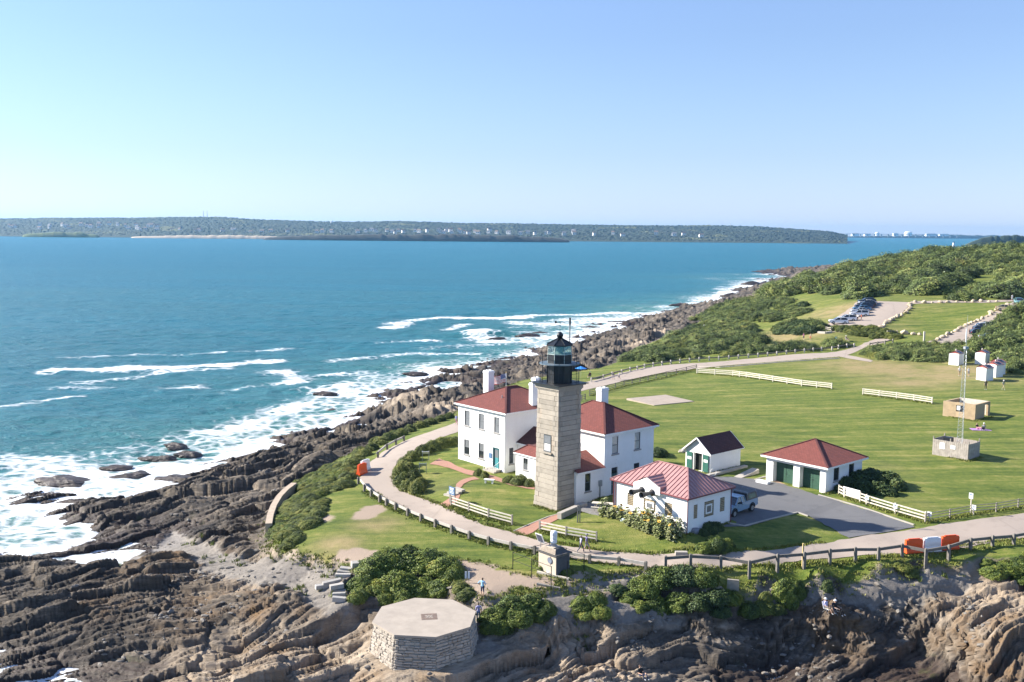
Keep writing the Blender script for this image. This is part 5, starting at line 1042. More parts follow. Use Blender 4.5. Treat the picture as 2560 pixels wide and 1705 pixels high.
def fw_(s, t): return (-.08 - s * 2.2 + .08 * math.sin(t * 3), .22 * math.sin(s * 6.5 + t), -1.5 * t - .55 * s ** 1.3 + .06 * math.sin(s * 9))
for i in range(13):
    k = MB(); s_start = .42 if i < 7 else 0
    for j in range(10):
        s0, s1 = s_start + (1 - s_start) * j / 10, s_start + (1 - s_start) * (j + 1) / 10; k.face([fw_(s0, i / 13), fw_(s1, i / 13), fw_(s1, (i + 1) / 13), fw_(s0, (i + 1) / 13)])
    k.build("stripe", WHP if i % 2 else RED, fl_)
k = MB()
for j in range(6):
    for q in range(4): s0, s1, t0, t1 = .42 * j / 6, .42 * (j + 1) / 6, 7 / 13 * q / 4, 7 / 13 * (q + 1) / 4; k.face([fw_(s0, t0), fw_(s1, t0), fw_(s1, t1), fw_(s0, t1)])
cn = k.build("canton", FBL, fl_); k = MB()
for j in range(6):
    for q in range(4):
        s0, t0 = .42 * (j + .3) / 6, 7 / 13 * (q + .3) / 4; e = .42 / 6 * .4; f = 7 / 13 / 4 * .4; k.face([tuple(Vector(fw_(a, b)) + Vector((0, -.012, 0))) for a, b in ((s0, t0), (s0 + e, t0), (s0 + e, t0 + f), (s0, t0 + f))])
k.build("stars", WHP, cn)
# ------------------------------------------------------------------ ruin, mast enclosure, mast, huts
ru = thing("roofless_ruin", "roofless square stone ruin with doorway on the right lawn", "ruin", H(2437, 1051), BROT)
RUST = granite("ruin_stone", (.42, .31, .19)); hR, LR, WR = 2.35, 5.0, 4.9
def slabwall(a, b, z0, z1, t, parent, name="wall", m=RUST):
    k = MB(); a, b = Vector((*a, 0)), Vector((*b, 0)); d = (b - a).normalized(); k.bar(a + Vector((0, 0, (z0 + z1) / 2)), b + Vector((0, 0, (z0 + z1) / 2)), t, z1 - z0); return k.build(name, m, parent)
slabwall((.15, 0), (.15, 1.7), -.2, hR, .3, ru); slabwall((.15, 1.7), (.15, 2.9), -.2, .95, .3, ru); slabwall((.15, 1.7), (.15, 2.9), 1.95, hR, .3, ru, "lintel"); slabwall((.15, 2.9), (.15, WR), -.2, hR - .05, .3, ru)
slabwall((.3, .15), (3.2, .15), -.2, hR, .3, ru); slabwall((4.3, .15), (LR, .15), -.2, hR, .3, ru); slabwall((3.2, .15), (4.3, .15), 2.0, hR, .3, ru, "lintel")
slabwall((.3, WR - .15), (LR, WR - .15), -.2, hR - .1, .3, ru); slabwall((LR - .15, .3), (LR - .15, WR - .3), -.2, hR, .3, ru, "wall", mat("pale_inner_render", (.52, .46, .38), .9))
k = MB(); k.bb((-.05, 2.25, 1.2), (0, 2.75, 1.85)); k.build("notice", WSIGN, ru)
en = thing("mast_enclosure", "weathered plank enclosure around the lattice mast foot", "enclosure", H(2420, 1152), BROT)
LE, WE, hE = 3.1, 4.6, 2.05; PLK = mat("grey_planks", (.34, .30, .26), .9, .25, 2.0)
def planks(a, b, n):
    for i in range(n):
        p, q = Vector((*a, hE / 2 - .1)) * 1, Vector((*b, hE / 2 - .1)); d = (q - p) / n; k = MB(); k.bar(p + d * (i + .04), p + d * (i + .96), .05, hE + .2 + random.uniform(-.03, .03)); k.build("plank", PLK, en)
planks((0, .03), (0, WE), 18); planks((.03, 0), (LE, 0), 12); planks((LE, .03), (LE, WE), 18); planks((.03, WE), (LE, WE), 12)
for p in ((.06, .06), (.06, 2.35), (LE - .06, .06), (LE - .06, WE - .06), (.06, WE - .06)): k = MB(); k.box((*p, hE / 2 + .1), (.12, .12, hE + .5)); k.build("corner_post", WOOD, en)
for y0, y1, z0, z1 in ((3.0, 3.65, .95, 1.75), (1.65, 2.25, 1.15, 1.6)): k = MB(); k.bb((-.06, y0, z0), (-.03, y1, z1)); k.build("notice", WSIGN, en)
k = MB(); k.box((1.3, 3.2, 1.3), (.9, .9, 2.0)); k.build("equipment_cabinet", BLACKM, en)
ms = thing("lattice_mast", "tall thin lattice radio mast rising from the plank enclosure", "mast", Vector(H(2420, 1152)) + Vector((1.6 * E2[0] + 1.8 * E1[0], 1.6 * E2[1] + 1.8 * E1[1], 0)), .3)
k = MB(); hM = 18.0; tri = [(math.cos(a) , math.sin(a)) for a in (.5, 2.6, 4.7)]
tw = lambda z: .46 - .30 * min(1, z / 14)
mm = mat("galvanised_steel", (.42, .44, .44), .4, .08, metal=.5)
for t in tri:
    k = MB()
    for z in range(0, 14): k.cyl((t[0] * tw(z), t[1] * tw(z), z), (t[0] * tw(z + 1), t[1] * tw(z + 1), z + 1), .024, n=5, cap=False)
    k.build("leg", mm, ms)
k = MB()
for i in range(28):
    z = i * .5
    for a in range(3): p, q = tri[a], tri[(a + 1) % 3]; k.cyl((p[0] * tw(z), p[1] * tw(z), z), (q[0] * tw(z + .5), q[1] * tw(z + .5), z + .5), .012, n=4, cap=False); k.cyl((p[0] * tw(z), p[1] * tw(z), z), (q[0] * tw(z), q[1] * tw(z), z), .009, n=4, cap=False)
k.build("lattice_bracing", mm, ms)
k = MB(); k.cyl((0, 0, 13.5), (0, 0, hM), .03, .018, n=6); k.build("whip_antenna", mm, ms); k = MB(); k.box((0, 0, 13.9), (.5, .4, .3)); k.build("antenna_mount", METALG, ms); k = MB(); k.cyl((0, .1, 14.6), (0, .1, 16.3), .05, n=8); k.build("antenna_sleeve", WHP, ms)
SOL = mat("dark_solar_glass", (.018, .02, .035), .25)
for px, lb, rz in (((2396,914), "white restroom hut standing apart at the left", BROT + R(0)), ((2462,912), "white restroom hut rearmost of the clustered four", BROT), ((2495,938), "white restroom hut at the right of the clustered four", BROT + R(-14)), ((2489,944), "white restroom hut in the middle of the clustered four", BROT + R(-14)), ((2464,953), "white restroom hut nearest the viewer in the cluster", BROT + R(-14))):
    hu = thing("restroom_hut", lb, "hut", H(*px), rz, "restroom huts on the lawn edge"); first = "apart" in lb or "rear" in lb
    k = MB(); k.bb((0, 0, -.2), (2.0, 2.0, 2.35)); k.build("wall", TRIM, hu)
    k = MB(); k.face([(-.15, -.15, 2.3), (2.15, -.15, 2.3), (2.15, 1.0, 2.85), (-.15, 1.0, 2.85)]); k.face([(-.15, 2.15, 2.3), (2.15, 2.15, 2.3), (2.15, 1.0, 2.85), (-.15, 1.0, 2.85)]); k.face([(0, 0, 2.35), (0, 2, 2.35), (0, 1, 2.84)]); k.face([(2, 0, 2.35), (2, 2, 2.35), (2, 1, 2.84)]); r_ = k.build("roof", mat("hut_roof_red", (.30, .085, .075), .8), hu)
    k = MB(); k.face([(.35, -.05, 2.42), (1.65, -.05, 2.42), (1.65, .75, 2.80), (.35, .75, 2.80)]); k.build("solar_panel", SOL, r_)
    k = MB(); k.face([(.28, -.1, 2.385), (1.72, -.1, 2.385), (1.72, .8, 2.815), (.28, .8, 2.815)]); k.build("panel_frame", TRIM, r_)
    k = MB(); k.bb((-.03, .55, -.1), (0, 1.45, 2.0)); k.build("door", mat("hut_door", (.70, .70, .71), .6), hu)
    k = MB(); k.cyl((1.6, 1.4, 2.5), (1.6, 1.4, 3.1), .07); k.build("vent_pipe", TRIM, hu)
# ------------------------------------------------------------------ foliage
def leaf_mat(name, stops, rough=.6):
    m, nt, b = newmat(name); t = attr(nt, "tone"); rnd = node(nt, "ShaderNodeObjectInfo").outputs['Random']
    v = math_(nt, 'ADD', math_(nt, 'MULTIPLY', t, .8), math_(nt, 'MULTIPLY', math_(nt, 'SUBTRACT', rnd, .5), .35), clamp=True)
    nt.links.new(ramp(nt, v, stops), b.inputs['Base Color']); b.inputs['Roughness'].default_value = rough; b.inputs['Specular IOR Level'].default_value = .35
    b.inputs['Subsurface Weight'].default_value = 0.0
    return m
LEAFR = leaf_mat("rose_leaves", [(.0, (0.041, 0.068, 0.016)), (.35, (0.108, 0.153, 0.025)), (.7, (0.223, 0.255, 0.040)), (1.0, (0.446, 0.375, 0.078))])
LEAFH = leaf_mat("hedge_leaves", [(.0, (0.053, 0.074, 0.018)), (.35, (0.141, 0.172, 0.033)), (.7, (0.284, 0.281, 0.059)), (1.0, (0.491, 0.386, 0.119))])
LEAFD = leaf_mat("dark_shrub_leaves", [(.0, (0.022, 0.042, 0.014)), (.4, (0.050, 0.084, 0.022)), (.75, (0.105, 0.140, 0.034)), (1.0, (0.224, 0.210, 0.070))])
LEAFF = leaf_mat("scrub_leaves", [(.0, (0.055, 0.080, 0.027)), (.35, (0.121, 0.164, 0.043)), (.7, (0.234, 0.267, 0.071)), (1.0, (0.468, 0.393, 0.146))])
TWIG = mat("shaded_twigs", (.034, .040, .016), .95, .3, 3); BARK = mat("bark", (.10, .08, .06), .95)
def mound(name, n, ls, seed, lm, zk=.8, lump=.22, fine=.15, up=.35):
    rng = np.random.default_rng(seed)
    def rad(d):
        a = np.arctan2(d[:, 1], d[:, 0]); e = d[:, 2]
        cx_, cy_ = d[:, 0] * 1.7 + 5 + seed, d[:, 1] * 1.7 + e * 1.3
        return 1 - lump / 2 + lump * vn(cx_ + 3, cy_ + 9, seed) * 1.4 - .1 + fine * (vn(cx_ * 2.6, cy_ * 2.6 + e * 3, seed + 1) - .5) * 2 + fine * .8 * (vn(cx_ * 5.5, cy_ * 5.5 + e * 5, seed + 2) - .5)
    d = rng.normal(size=(n, 3)); d[:, 2] = np.abs(d[:, 2]) - .12; d /= np.linalg.norm(d, axis=1)[:, None]
    r = rad(d); dep = rng.random(n) ** 2.2 * .30; p = d * (r * (1 - dep))[:, None]
    p += rng.normal(size=(n, 3)) * .018
    nr = d * .8 + rng.normal(size=(n, 3)) * .55 + np.array([-.15, 0, up]); nr /= np.linalg.norm(nr, axis=1)[:, None]
    t = np.cross(nr, rng.normal(size=(n, 3))); t /= np.linalg.norm(t, axis=1)[:, None]; b = np.cross(nr, t)
    s = ls * (.6 + .8 * rng.random(n)); l, w = (t * s[:, None]), (b * (s * .55)[:, None])
    co = np.stack([p - l, p - w * 1.0 + nr * (s * .12)[:, None], p + l, p + w], 1).reshape(-1, 3); co[:, 2] *= zk
    tone = np.clip(.42 + .38 * (vn(d[:, 0] * 3 + seed, d[:, 1] * 3 + d[:, 2] * 2, seed + 7) - .5) * 2 + rng.normal(size=n) * .17, 0, 1)
    f = np.arange(4 * n).reshape(-1, 4); mi = np.zeros(n, int)
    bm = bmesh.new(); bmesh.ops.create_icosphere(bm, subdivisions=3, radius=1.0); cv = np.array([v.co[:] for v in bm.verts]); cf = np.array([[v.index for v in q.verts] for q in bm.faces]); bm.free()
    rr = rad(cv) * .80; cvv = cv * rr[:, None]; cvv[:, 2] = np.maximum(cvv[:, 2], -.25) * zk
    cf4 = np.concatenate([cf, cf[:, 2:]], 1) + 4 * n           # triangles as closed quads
    me = bpy.data.meshes.new(name); V = np.concatenate([co, cvv]); 
    nf, nc = len(f), len(cf)
    me.vertices.add(len(V)); me.vertices.foreach_set('co', V.astype(np.float32).ravel())
    loops = np.concatenate([f.ravel(), (cf + 4 * n).ravel()]).astype(np.int32); me.loops.add(len(loops)); me.loops.foreach_set('vertex_index', loops)
    me.polygons.add(nf + nc); me.polygons.foreach_set('loop_start', np.concatenate([np.arange(nf) * 4, nf * 4 + np.arange(nc) * 3]).astype(np.int32))
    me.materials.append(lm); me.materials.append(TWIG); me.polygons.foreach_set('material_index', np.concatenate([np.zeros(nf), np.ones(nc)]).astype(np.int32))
    at = me.attributes.new("tone", 'FLOAT', 'POINT'); at.data.foreach_set('value', np.concatenate([np.repeat(tone, 4), np.zeros(len(cvv))]).astype(np.float32))
    me.update(calc_edges=True); return me
ROSE = [mound("rose_foliage", 9500, .043, s, LEAFR) for s in (1, 2, 3)]
HEDG = [mound("hedge_foliage", 9000, .043, s, LEAFH, .8, .22, .12) for s in (11, 12, 13)]
DARK = [mound("dark_foliage", 5200, .062, s, LEAFD) for s in (21, 22)]
SCRB = [mound("scrub_foliage", 6000, .046, s, LEAFF, .85, .42, .24) for s in (31, 32, 33, 34)]
rs = random.Random(77)
def bush(name, label, clumps, protos, cat="bush", group=None, raw=False, sink=.12):
    P_ = []
    for c in clumps:
        x, y, z = (c[0], c[1], None) if raw else H(c[0], c[1]); P_.append((x, y, T(x, y) if not raw else lz(x, y), c[2], c[3]))
    o = thing(name, label, cat, P_[0][:3], 0, group)
    for x, y, z, r, h in P_:
        inst("foliage", rs.choice(protos), o, (x - P_[0][0], y - P_[0][1], z - P_[0][2] - sink * h), (0, 0, rs.uniform(0, 6.28)), (r * rs.uniform(.92, 1.1), r * rs.uniform(.92, 1.1), h / .8 * rs.uniform(.92, 1.08)))
    return o
def fill(poly, r0, r1, hk, dens, n_max, seed):
    """scatter clumps over a surveyed patch of ground"""
    w = HP(poly) if len(poly[0]) == 2 else [q[:2] for q in poly]; a = np.array(w); rg = random.Random(seed); out = []; tries = 0
    while len(out) < n_max and tries < 9000:
        tries += 1; x, y = rg.uniform(a[:, 0].min(), a[:, 0].max()), rg.uniform(a[:, 1].min(), a[:, 1].max())
        if not inpoly(np.array([x]), np.array([y]), w)[0]: continue
        r = rg.uniform(r0, r1)
        if any((x - q[0]) ** 2 + (y - q[1]) ** 2 < (dens * (r + q[2]) / 2) ** 2 for q in out): continue
        out.append((x, y, r, r * rg.uniform(*hk)))
    return out
bush("rose_bush", "largest dense green bush on the bluff above the stone platform", [(905,1448,1.5,1.1),(935,1425,1.7,1.3),(975,1410,1.9,1.5),(1020,1404,2.0,1.6),(1065,1410,2.0,1.5),(1108,1422,1.7,1.3),(1138,1438,1.2,1.0),(950,1452,1.5,1.1),(1000,1446,1.8,1.3),(1055,1448,1.7,1.3),(1105,1453,1.3,1.0),(965,1472,1.0,.9),(1010,1474,1.1,1.0),(900,1478,.9,.8),(890,1495,.8,.8)], ROSE)
bush("low_shrub", "brownish low shrub beside the dirt path right of the largest bush", [(1150,1472,.8,.8),(1172,1485,.7,.7),(1160,1490,.7,.6)], HEDG)
bush("rose_bush", "bright green bush right of the stone platform", [(1240,1535,1.4,1.3),(1278,1515,1.6,1.6),(1325,1512,1.4,1.3),(1252,1555,1.1,1.0),(1300,1545,1.2,1.1),(1368,1525,.9,.9),(1225,1570,.9,.8),(1350,1540,.8,.8)], ROSE)
bush("rose_bush", "small bush on the slope below the fog signal hut", [(1452,1512,1.0,.9),(1490,1500,1.0,.9),(1505,1528,.9,.7),(1465,1532,.9,.6)], ROSE)
bush("rose_bush", "wide dark bush along the bluff under the broken guard rail", [(1572,1478,1.0,.9),(1610,1455,1.4,1.2),(1658,1445,1.5,1.4),(1708,1445,1.5,1.4),(1758,1450,1.3,1.2),(1640,1492,1.3,1.2),(1700,1492,1.3,1.2),(1748,1502,1.2,1.2),(1790,1492,1.1,1.1),(1600,1512,.9,.8),(1545,1465,.8,.7),(1830,1500,.9,.9),(1800,1520,.9,.8)], DARK + ROSE)
bush("rose_bush", "rounded bush hanging on the bare bluff face", [(1958,1482,1.25,1.6),(1992,1484,1.0,1.4),(1972,1500,.9,1.0)], ROSE)
bush("low_shrub", "small tuft of shrub on the bluff face right of the rounded bush", [(2068,1468,.5,1.0)], DARK)
bush("rose_bush", "low spreading bush above the dark gully", [(1872,1522,1.1,.9),(1912,1516,1.2,1.0),(1942,1528,.9,.6),(1912,1492,.6,.8)], HEDG + ROSE)
bush("rose_bush", "bush at the right edge on the bluff top", [(2480,1425,1.1,.8),(2520,1412,1.3,.9),(2555,1404,1.3,.9),(2470,1402,.8,.6),(2552,1432,1.1,.7),(2590,1400,1.3,1)], ROSE)
bush("low_shrub", "turf clump overhanging the eroded bluff edge below the barriers", [(2262,1418,.9,.5),(2280,1424,.8,.6),(2245,1410,.8,.4)], HEDG)
bush("low_shrub", "leafy weeds growing inside the railing of the fog signal hut", [(1352,1408,.9,.9),(1382,1422,.8,.7),(1412,1432,.7,.5),(1360,1420,.7,.5)], ROSE)
bush("garden_bush", "yellowish bush beside the road below the fog building", [(1760,1374,.9,.8),(1790,1370,1.1,1.1),(1815,1367,.8,.9)], ROSE)
bush("garden_bush", "dark shrub at the shaded wall of the fog building", [(1772,1326,.9,1.0),(1758,1335,.6,.6),(1790,1322,.7,.8)], DARK)
bush("garden_bush", "small shrub at the left of the teal door steps", [(1196,1188,.7,.9),(1212,1192,.65,.8)], HEDG)
bush("garden_bush", "rounded light green shrub below the passage window", [(1272,1205,.9,1.0),(1298,1210,1.1,1.2),(1325,1215,.8,.9)], HEDG)
bush("garden_bush", "large dark bush behind the banner fence beside the garage", [(2112,1218,1.4,1.7),(2142,1212,1.7,2.1),(2180,1208,1.9,2.3),(2215,1212,1.8,2.1),(2242,1222,1.3,1.6),(2160,1228,1.3,1.5),(2200,1232,1.4,1.4),(2225,1236,1.1,1.1),(2100,1228,.8,.9)], DARK)
bush("garden_bush", "dark bush peeping from behind the right house", [(1645,1140,1.2,1.3),(1655,1136,1.0,1.0)], DARK)
bush("hedge_island", "tall hedge on the lawn inside the road bend", [(1125,1112,1.1,1.3),(1105,1117,1.3,1.5),(1080,1126,1.3,1.6),(1055,1136,1.3,1.6),(1030,1150,1.2,1.5),(1012,1168,1.2,1.4),(1002,1188,1.2,1.5),(1006,1208,1.2,1.6),(1022,1224,1.2,1.5),(1042,1230,1.1,1.4),(1035,1206,1.2,1.6),(1052,1216,1.0,1.3),(1025,1180,1.2,1.4),(1136,1108,1.0,1.1)], HEDG, "hedge")
bush("roadside_hedge", "long hedge between the road bend and the shore rocks", [(1122,1046,1.2,1.1),(1100,1054,1.2,1.2),(1075,1062,1.3,1.2),(1050,1070,1.3,1.3),(1025,1080,1.3,1.3),(1000,1090,1.4,1.3),(975,1100,1.4,1.3),(952,1112,1.3,1.3),(930,1126,1.3,1.2),(912,1140,1.3,1.2),(895,1155,1.3,1.2),(880,1170,1.4,1.3),(1090,1050,1.1,.9),(1040,1068,1.1,.9),(985,1085,1.2,1),(940,1105,1.2,1),(900,1132,1.2,1)], HEDG, "hedge")
bush("bluff_thicket", "yellowish scrub covering the left bluff above the retaining wall", fill([(878,1155),(897,1195),(862,1218),(828,1230),(806,1285),(770,1330),(725,1372),(684,1345),(702,1285),(745,1216),(820,1168)], .8, 1.3, (.45, .68), .62, 150, 3), HEDG + [ROSE[0]], "shrubs", raw=True)
bush("shrub_thicket", "wide green thicket between the far road and the rocky shore", fill([(1540,902),(1640,905),(1750,895),(1850,888),(2000,880),(2100,866),(2060,858),(1950,866),(1900,850),(1880,830),(1890,806),(1790,795),(1700,842),(1620,872)], 1.8, 3.2, (.42, .66), .70, 170, 4), SCRB + [HEDG[0]], "shrubs", raw=True)
bush("shrub_thicket", "smooth green thicket on the headland left of the parked cars", fill([(1745,800),(1800,768),(1870,748),(1950,752),(1995,768),(2020,786),(1960,800),(1880,806),(1800,808)], 2.2, 3.6, (.40, .6), .68, 120, 5), SCRB, "shrubs", raw=True)
bush("shrub_thicket", "low rounded bush below the parked cars", fill([(1935,828),(1950,815),(2000,808),(2050,812),(2068,826),(2030,834),(1960,835)], 1.6, 2.6, (.6, .9), .75, 34, 6), DARK + SCRB[:1], "shrubs", raw=True)
bush("shrub_thicket", "light green strip of shrubs along the footpath behind the clearing", fill([(2085,824),(2150,820),(2200,828),(2255,846),(2200,844),(2130,836)], 1.3, 2.0, (.6, .9), .78, 40, 7), HEDG, "shrubs", raw=True)
bush("shrub_thicket", "broad thicket between the restroom hut and the path junction", fill([(2160,884),(2190,872),(2300,864),(2400,872),(2425,884),(2400,902),(2300,900),(2200,896)], 1.6, 2.6, (.5, .75), .68, 100, 8), SCRB + HEDG[:1], "shrubs", raw=True)
bush("shrub_thicket", "tall thicket at the right edge behind the restroom huts", fill([(2432,872),(2470,852),(2492,818),(2545,785),(2600,770),(2640,900),(2560,936),(2515,916),(2505,886),(2430,888)], 2.0, 3.4, (.65, .95), .70, 120, 9), SCRB, "shrubs", raw=True)
bush("round_bush", "single small dark bush on the far clearing", [(2007,765,1.9,1.8),(2012,766,1.4,1.3)], DARK)
# scrub trees on the hill
TR = MB(); TR.cyl((0, 0, -.6), (.05, 0, .35), .07, .045, 6); TR.cyl((.05, 0, .3), (.3, .1, .6), .04, .02, 5); TR.cyl((.05, 0, .3), (-.2, -.15, .62), .04, .02, 5); TRME = TR.mesh("trunk", BARK)
hill = [(1965,742),(2000,737),(2120,747),(2250,748),(2400,749),(2500,744),(2570,737)]
hp = HP(hill) + [(230, 330), (300, 420), (330, 560), (250, 600), (190, 560)] + HP([(2100,690),(2000,704),(1940,722),(1905,742)])
hl = fill([(a, b, 0) for a, b in hp], 3.6, 6.4, (.42, .66), .70, 520, 10)
hl.sort(key=lambda q: q[1] / (1 + q[2]))
extra = MB()
for i, (x, y, r, h) in enumerate(hl):
    if i >= 300: break
    z = lz(x, y); o = thing("scrub_tree", "dense low scrub tree massed on the hillside beyond the parking lot", "tree", (x, y, z), rs.uniform(0, 6.28), "scrub trees massed on the hill")
    inst("crown", rs.choice(SCRB), o, (0, 0, .1), (0, 0, 0), (r, r, h / .8)); inst("trunk", TRME, o, (0, 0, .4), (0, 0, 0), (h, h, h))
if len(hl) > 300:
    V, Fc, tn, base = [], [], [], 0; me0 = SCRB[0]; nv = 4 * 1400
    c0 = np.empty(len(me0.vertices) * 3, np.float32); me0.vertices.foreach_get('co', c0); c0 = c0.reshape(-1, 3)[:nv]; t0 = np.empty(len(me0.vertices), np.float32); me0.attributes["tone"].data.foreach_get('value', t0)
    for x, y, r, h in hl[300:]: V.append(c0 * np.array([r, r, h / .8]) * 1.05 + np.array([x, y, lz(x, y)])); Fc.append(np.arange(nv).reshape(-1, 4) + base); base += nv; tn.append(t0[:nv])
    wood = link(bpy.data.objects.new("distant_scrub", fastmesh("distant_scrub", np.concatenate(V), np.concatenate(Fc), LEAFF, {"tone": np.concatenate(tn)}, False))); tag(wood, kind="stuff")
# ------------------------------------------------------------------ sunflowers along the fog building
SFL = leaf_mat("sunflower_leaves", [(0, (.13, .16, .045)), (.5, (.27, .29, .12)), (1, (.46, .44, .26))]); PET = mat("sunflower_petals", (.62, .36, .03), .7); SEED = mat("sunflower_disc", (.09, .05, .02), .9); STEM = mat("green_stem", (.16, .19, .06), .8)
def sunflower(seed):
    rg = random.Random(seed); h = 2.0; st_ = MB(); st_.cyl((0, 0, 0), (.05, .03, h), .022, .014, 5); sm_ = st_.mesh("stem", STEM)
    lf = MB(); n = 64
    for i in range(n):
        z = .15 + (h - .2) * i / n; a = rg.uniform(0, 6.28); L = rg.uniform(.16, .34) * (1.1 - .4 * z / h); w = L * .42; d = Vector((math.cos(a), math.sin(a), 0)); e = Vector((-d.y, d.x, 0)); p = Vector((.03, .02, z)) + d * rg.uniform(.02, .12)
        lf.face([p, p + d * L * .5 + e * w + Vector((0, 0, .05)), p + d * L + Vector((0, 0, -.10)), p + d * L * .5 - e * w + Vector((0, 0, .05))])
    me = lf.mesh("leaves", SFL); at = me.attributes.new("tone", 'FLOAT', 'POINT'); at.data.foreach_set('value', [rg.random() for _ in range(len(me.vertices))])
    hd = MB(); tilt = Matrix.Rotation(R(60), 3, 'X'); c = Vector((.05, -.08, h))
    for i in range(16):
        a = i * math.tau / 16; p = c + tilt @ Vector((.06 * math.cos(a), .06 * math.sin(a), 0)); q = c + tilt @ Vector((.15 * math.cos(a), .15 * math.sin(a), .02)); s = tilt @ Vector((-.045 * math.sin(a), .045 * math.cos(a), 0)); hd.face([p - s, q - s * .4, q + s * .4, p + s])
    hm_ = hd.mesh("petals", PET); ds = MB(); ds.cyl(c - tilt @ Vector((0, 0, .03)), c + tilt @ Vector((0, 0, .03)), .065, n=10); return sm_, me, hm_, ds.mesh("seed_disc", SEED)
SF = [sunflower(s) for s in (1, 2, 3)]
fo = fb.location; names = ["tall sunflower clump plant along the sunlit fog building wall"]
rg = random.Random(8)
for i in range(46):
    v = .15 + (9.9 if i < 34 else 5) * rg.random(); u = -(.5 + rg.random() * 1.15); x, y = fo.x + u * E2[0] + v * E1[0], fo.y + u * E2[1] + v * E1[1]
    o = thing("sunflower", "tall leafy sunflower in the bed along the fog building's sunlit wall", "sunflower", (x, y, lz(x, y)), rg.uniform(0, 6.28), "sunflowers by the fog building"); s = SF[i % 3]; k_ = rg.uniform(.55, 1.0)
    for nm, me in zip(("stem", "leaves", "petals", "seed_disc"), s if i % 5 < 3 else s[:2]): inst(nm, me, o, (0, 0, -.05), (0, 0, 0), (1.45, 1.45, k_ * 1.02))
for px, c, lb in (((1558,1302), (.55, .62, .60), "pale green bag lying in front of the sunflowers"), ((1585,1307), (.06, .26, .40), "blue bucket lying at the foot of the sunflowers"), ((1642,1322), (.45, .36, .27), "tan stone edging the sunflower bed"), ((1652,1333), (.50, .36, .28), "pinkish stone edging the sunflower bed near the corner"), ((1736,1330), (.20, .20, .22), "grey boulder at the shaded corner of the fog building")):
    x, y, z = H(*px); bm = bmesh.new(); bmesh.ops.create_icosphere(bm, subdivisions=2, radius=.3 if "boulder" not in lb else .55)
    for v in bm.verts: v.co *= 1 + .2 * math.sin(v.co.x * 11 + v.co.z * 7); v.co.z *= .7
    me = bpy.data.meshes.new("garden_item"); bm.to_mesh(me); bm.free(); me.materials.append(mat("garden_" + lb[:8].replace(" ", "_"), c, .8)); nm = "garden_bucket" if "bucket" in lb else "garden_bag" if "bag" in lb else "garden_stone"; tag(inst(nm, me, None, (x, y, z + .1)), lb, nm.split("_")[1])
# ------------------------------------------------------------------ vehicles
GLASSC = pane_mat("car_glass", (.03, .036, .042), .05); TYRE = mat("tyre_rubber", (.018, .018, .019), .85); RIM = mat("alloy_rim", (.40, .41, .42), .35, .08, metal=.7); LAMP = mat("head_lamp", (.70, .70, .68), .2); TAIL = mat("tail_lamp", (.35, .02, .02), .3); DKPL = mat("dark_plastic", (.028, .029, .032), .7)
def paint(name, c):
    if name in MATS: return MATS[name]
    m, nt, b = newmat(name); b.inputs['Base Color'].default_value = c4(c); b.inputs['Roughness'].default_value = .38; b.inputs['Metallic'].default_value = .15; b.inputs['Coat Weight'].default_value = .6; b.inputs['Coat Roughness'].default_value = .08; MATS[name] = m; return m
WB = MB(); WB.cyl((0, -.12, 0), (0, .12, 0), .36, n=18); WHEEL = WB.mesh("tyre", TYRE); WB = MB(); WB.cyl((0, -.13, 0), (0, .13, 0), .22, n=12); WB.cyl((0, -.14, 0), (0, .14, 0), .06, n=8); RIMM = WB.mesh("rim", RIM)
def shell(mb, prof, wf, mi=0):
    n = len(prof); i = len(mb.v); mb.v += [(x, -wf(x, z), z) for x, z in prof] + [(x, wf(x, z), z) for x, z in prof]
    for j in range(n): mb.f.append((i + j, i + (j + 1) % n, i + n + (j + 1) % n, i + n + j)); mb.m.append(mi)
    mb.f.append(tuple(i + j for j in reversed(range(n)))); mb.f.append(tuple(i + n + j for j in range(n))); mb.m += [mi, mi]
LOW = [(-2.25, .38), (-2.3, .6), (-2.28, .88), (-2.1, .98), (-1.0, 1.04), (1.0, 1.06), (2.18, 1.04), (2.28, .85), (2.28, .5), (2.2, .34), (1.75, .32), (1.68, .55), (1.4, .68), (1.1, .55), (1.03, .32), (-1.0, .32), (-1.07, .55), (-1.37, .68), (-1.65, .55), (-1.72, .32)]
CAB = [(-1.25, 1.0), (-.45, 1.52), (.1, 1.62), (1.5, 1.60), (2.05, 1.30), (2.18, 1.0)]
def wf(x, z): t = max(0, min(1, (z - 1.0) / .62)); return .91 - .20 * t - .10 * max(0, abs(x) - 1.9) / .4
def car_meshes(sedan=False):
    cab = [(-1.0, 1.0), (-.3, 1.40), (.15, 1.46), (.95, 1.42), (1.75, 1.05), (1.8, 1.0)] if sedan else CAB
    low = [(x, z * (.94 if z > .8 else 1)) for x, z in LOW] if sedan else LOW
    b = MB(); shell(b, low, wf); g = MB(); shell(g, cab, lambda x, z: wf(x, z) - .012)
    zt_ = max(z for _, z in cab); r = MB(); top = [(x, z) for x, z in cab if z > zt_ - .1]
    x0, x1 = min(x for x, _ in top), max(x for x, _ in top); r.box(((x0 + x1) / 2, 0, zt_ - .01), (x1 - x0 + .1, 1.38, .06))
    for s in (-1, 1):
        for xa, za, xb, zb in ((cab[0][0], 1.0, cab[1][0], cab[1][1]), (.35, 1.0, .38, zt_ - .02), (cab[-1][0], 1.0, cab[-2][0], cab[-2][1]) if not sedan else (cab[-1][0], 1.0, cab[-3][0], cab[-3][1])): r.bar((xa, s * (wf(xa, za) - .01), za), (xb, s * (wf(xb, zb) - .01), zb), .07, .09)
    return b.mesh("body", TRIM), g.mesh("glasshouse", GLASSC), r.mesh("roof", TRIM)
SUVM, SEDM = car_meshes(), car_meshes(True)
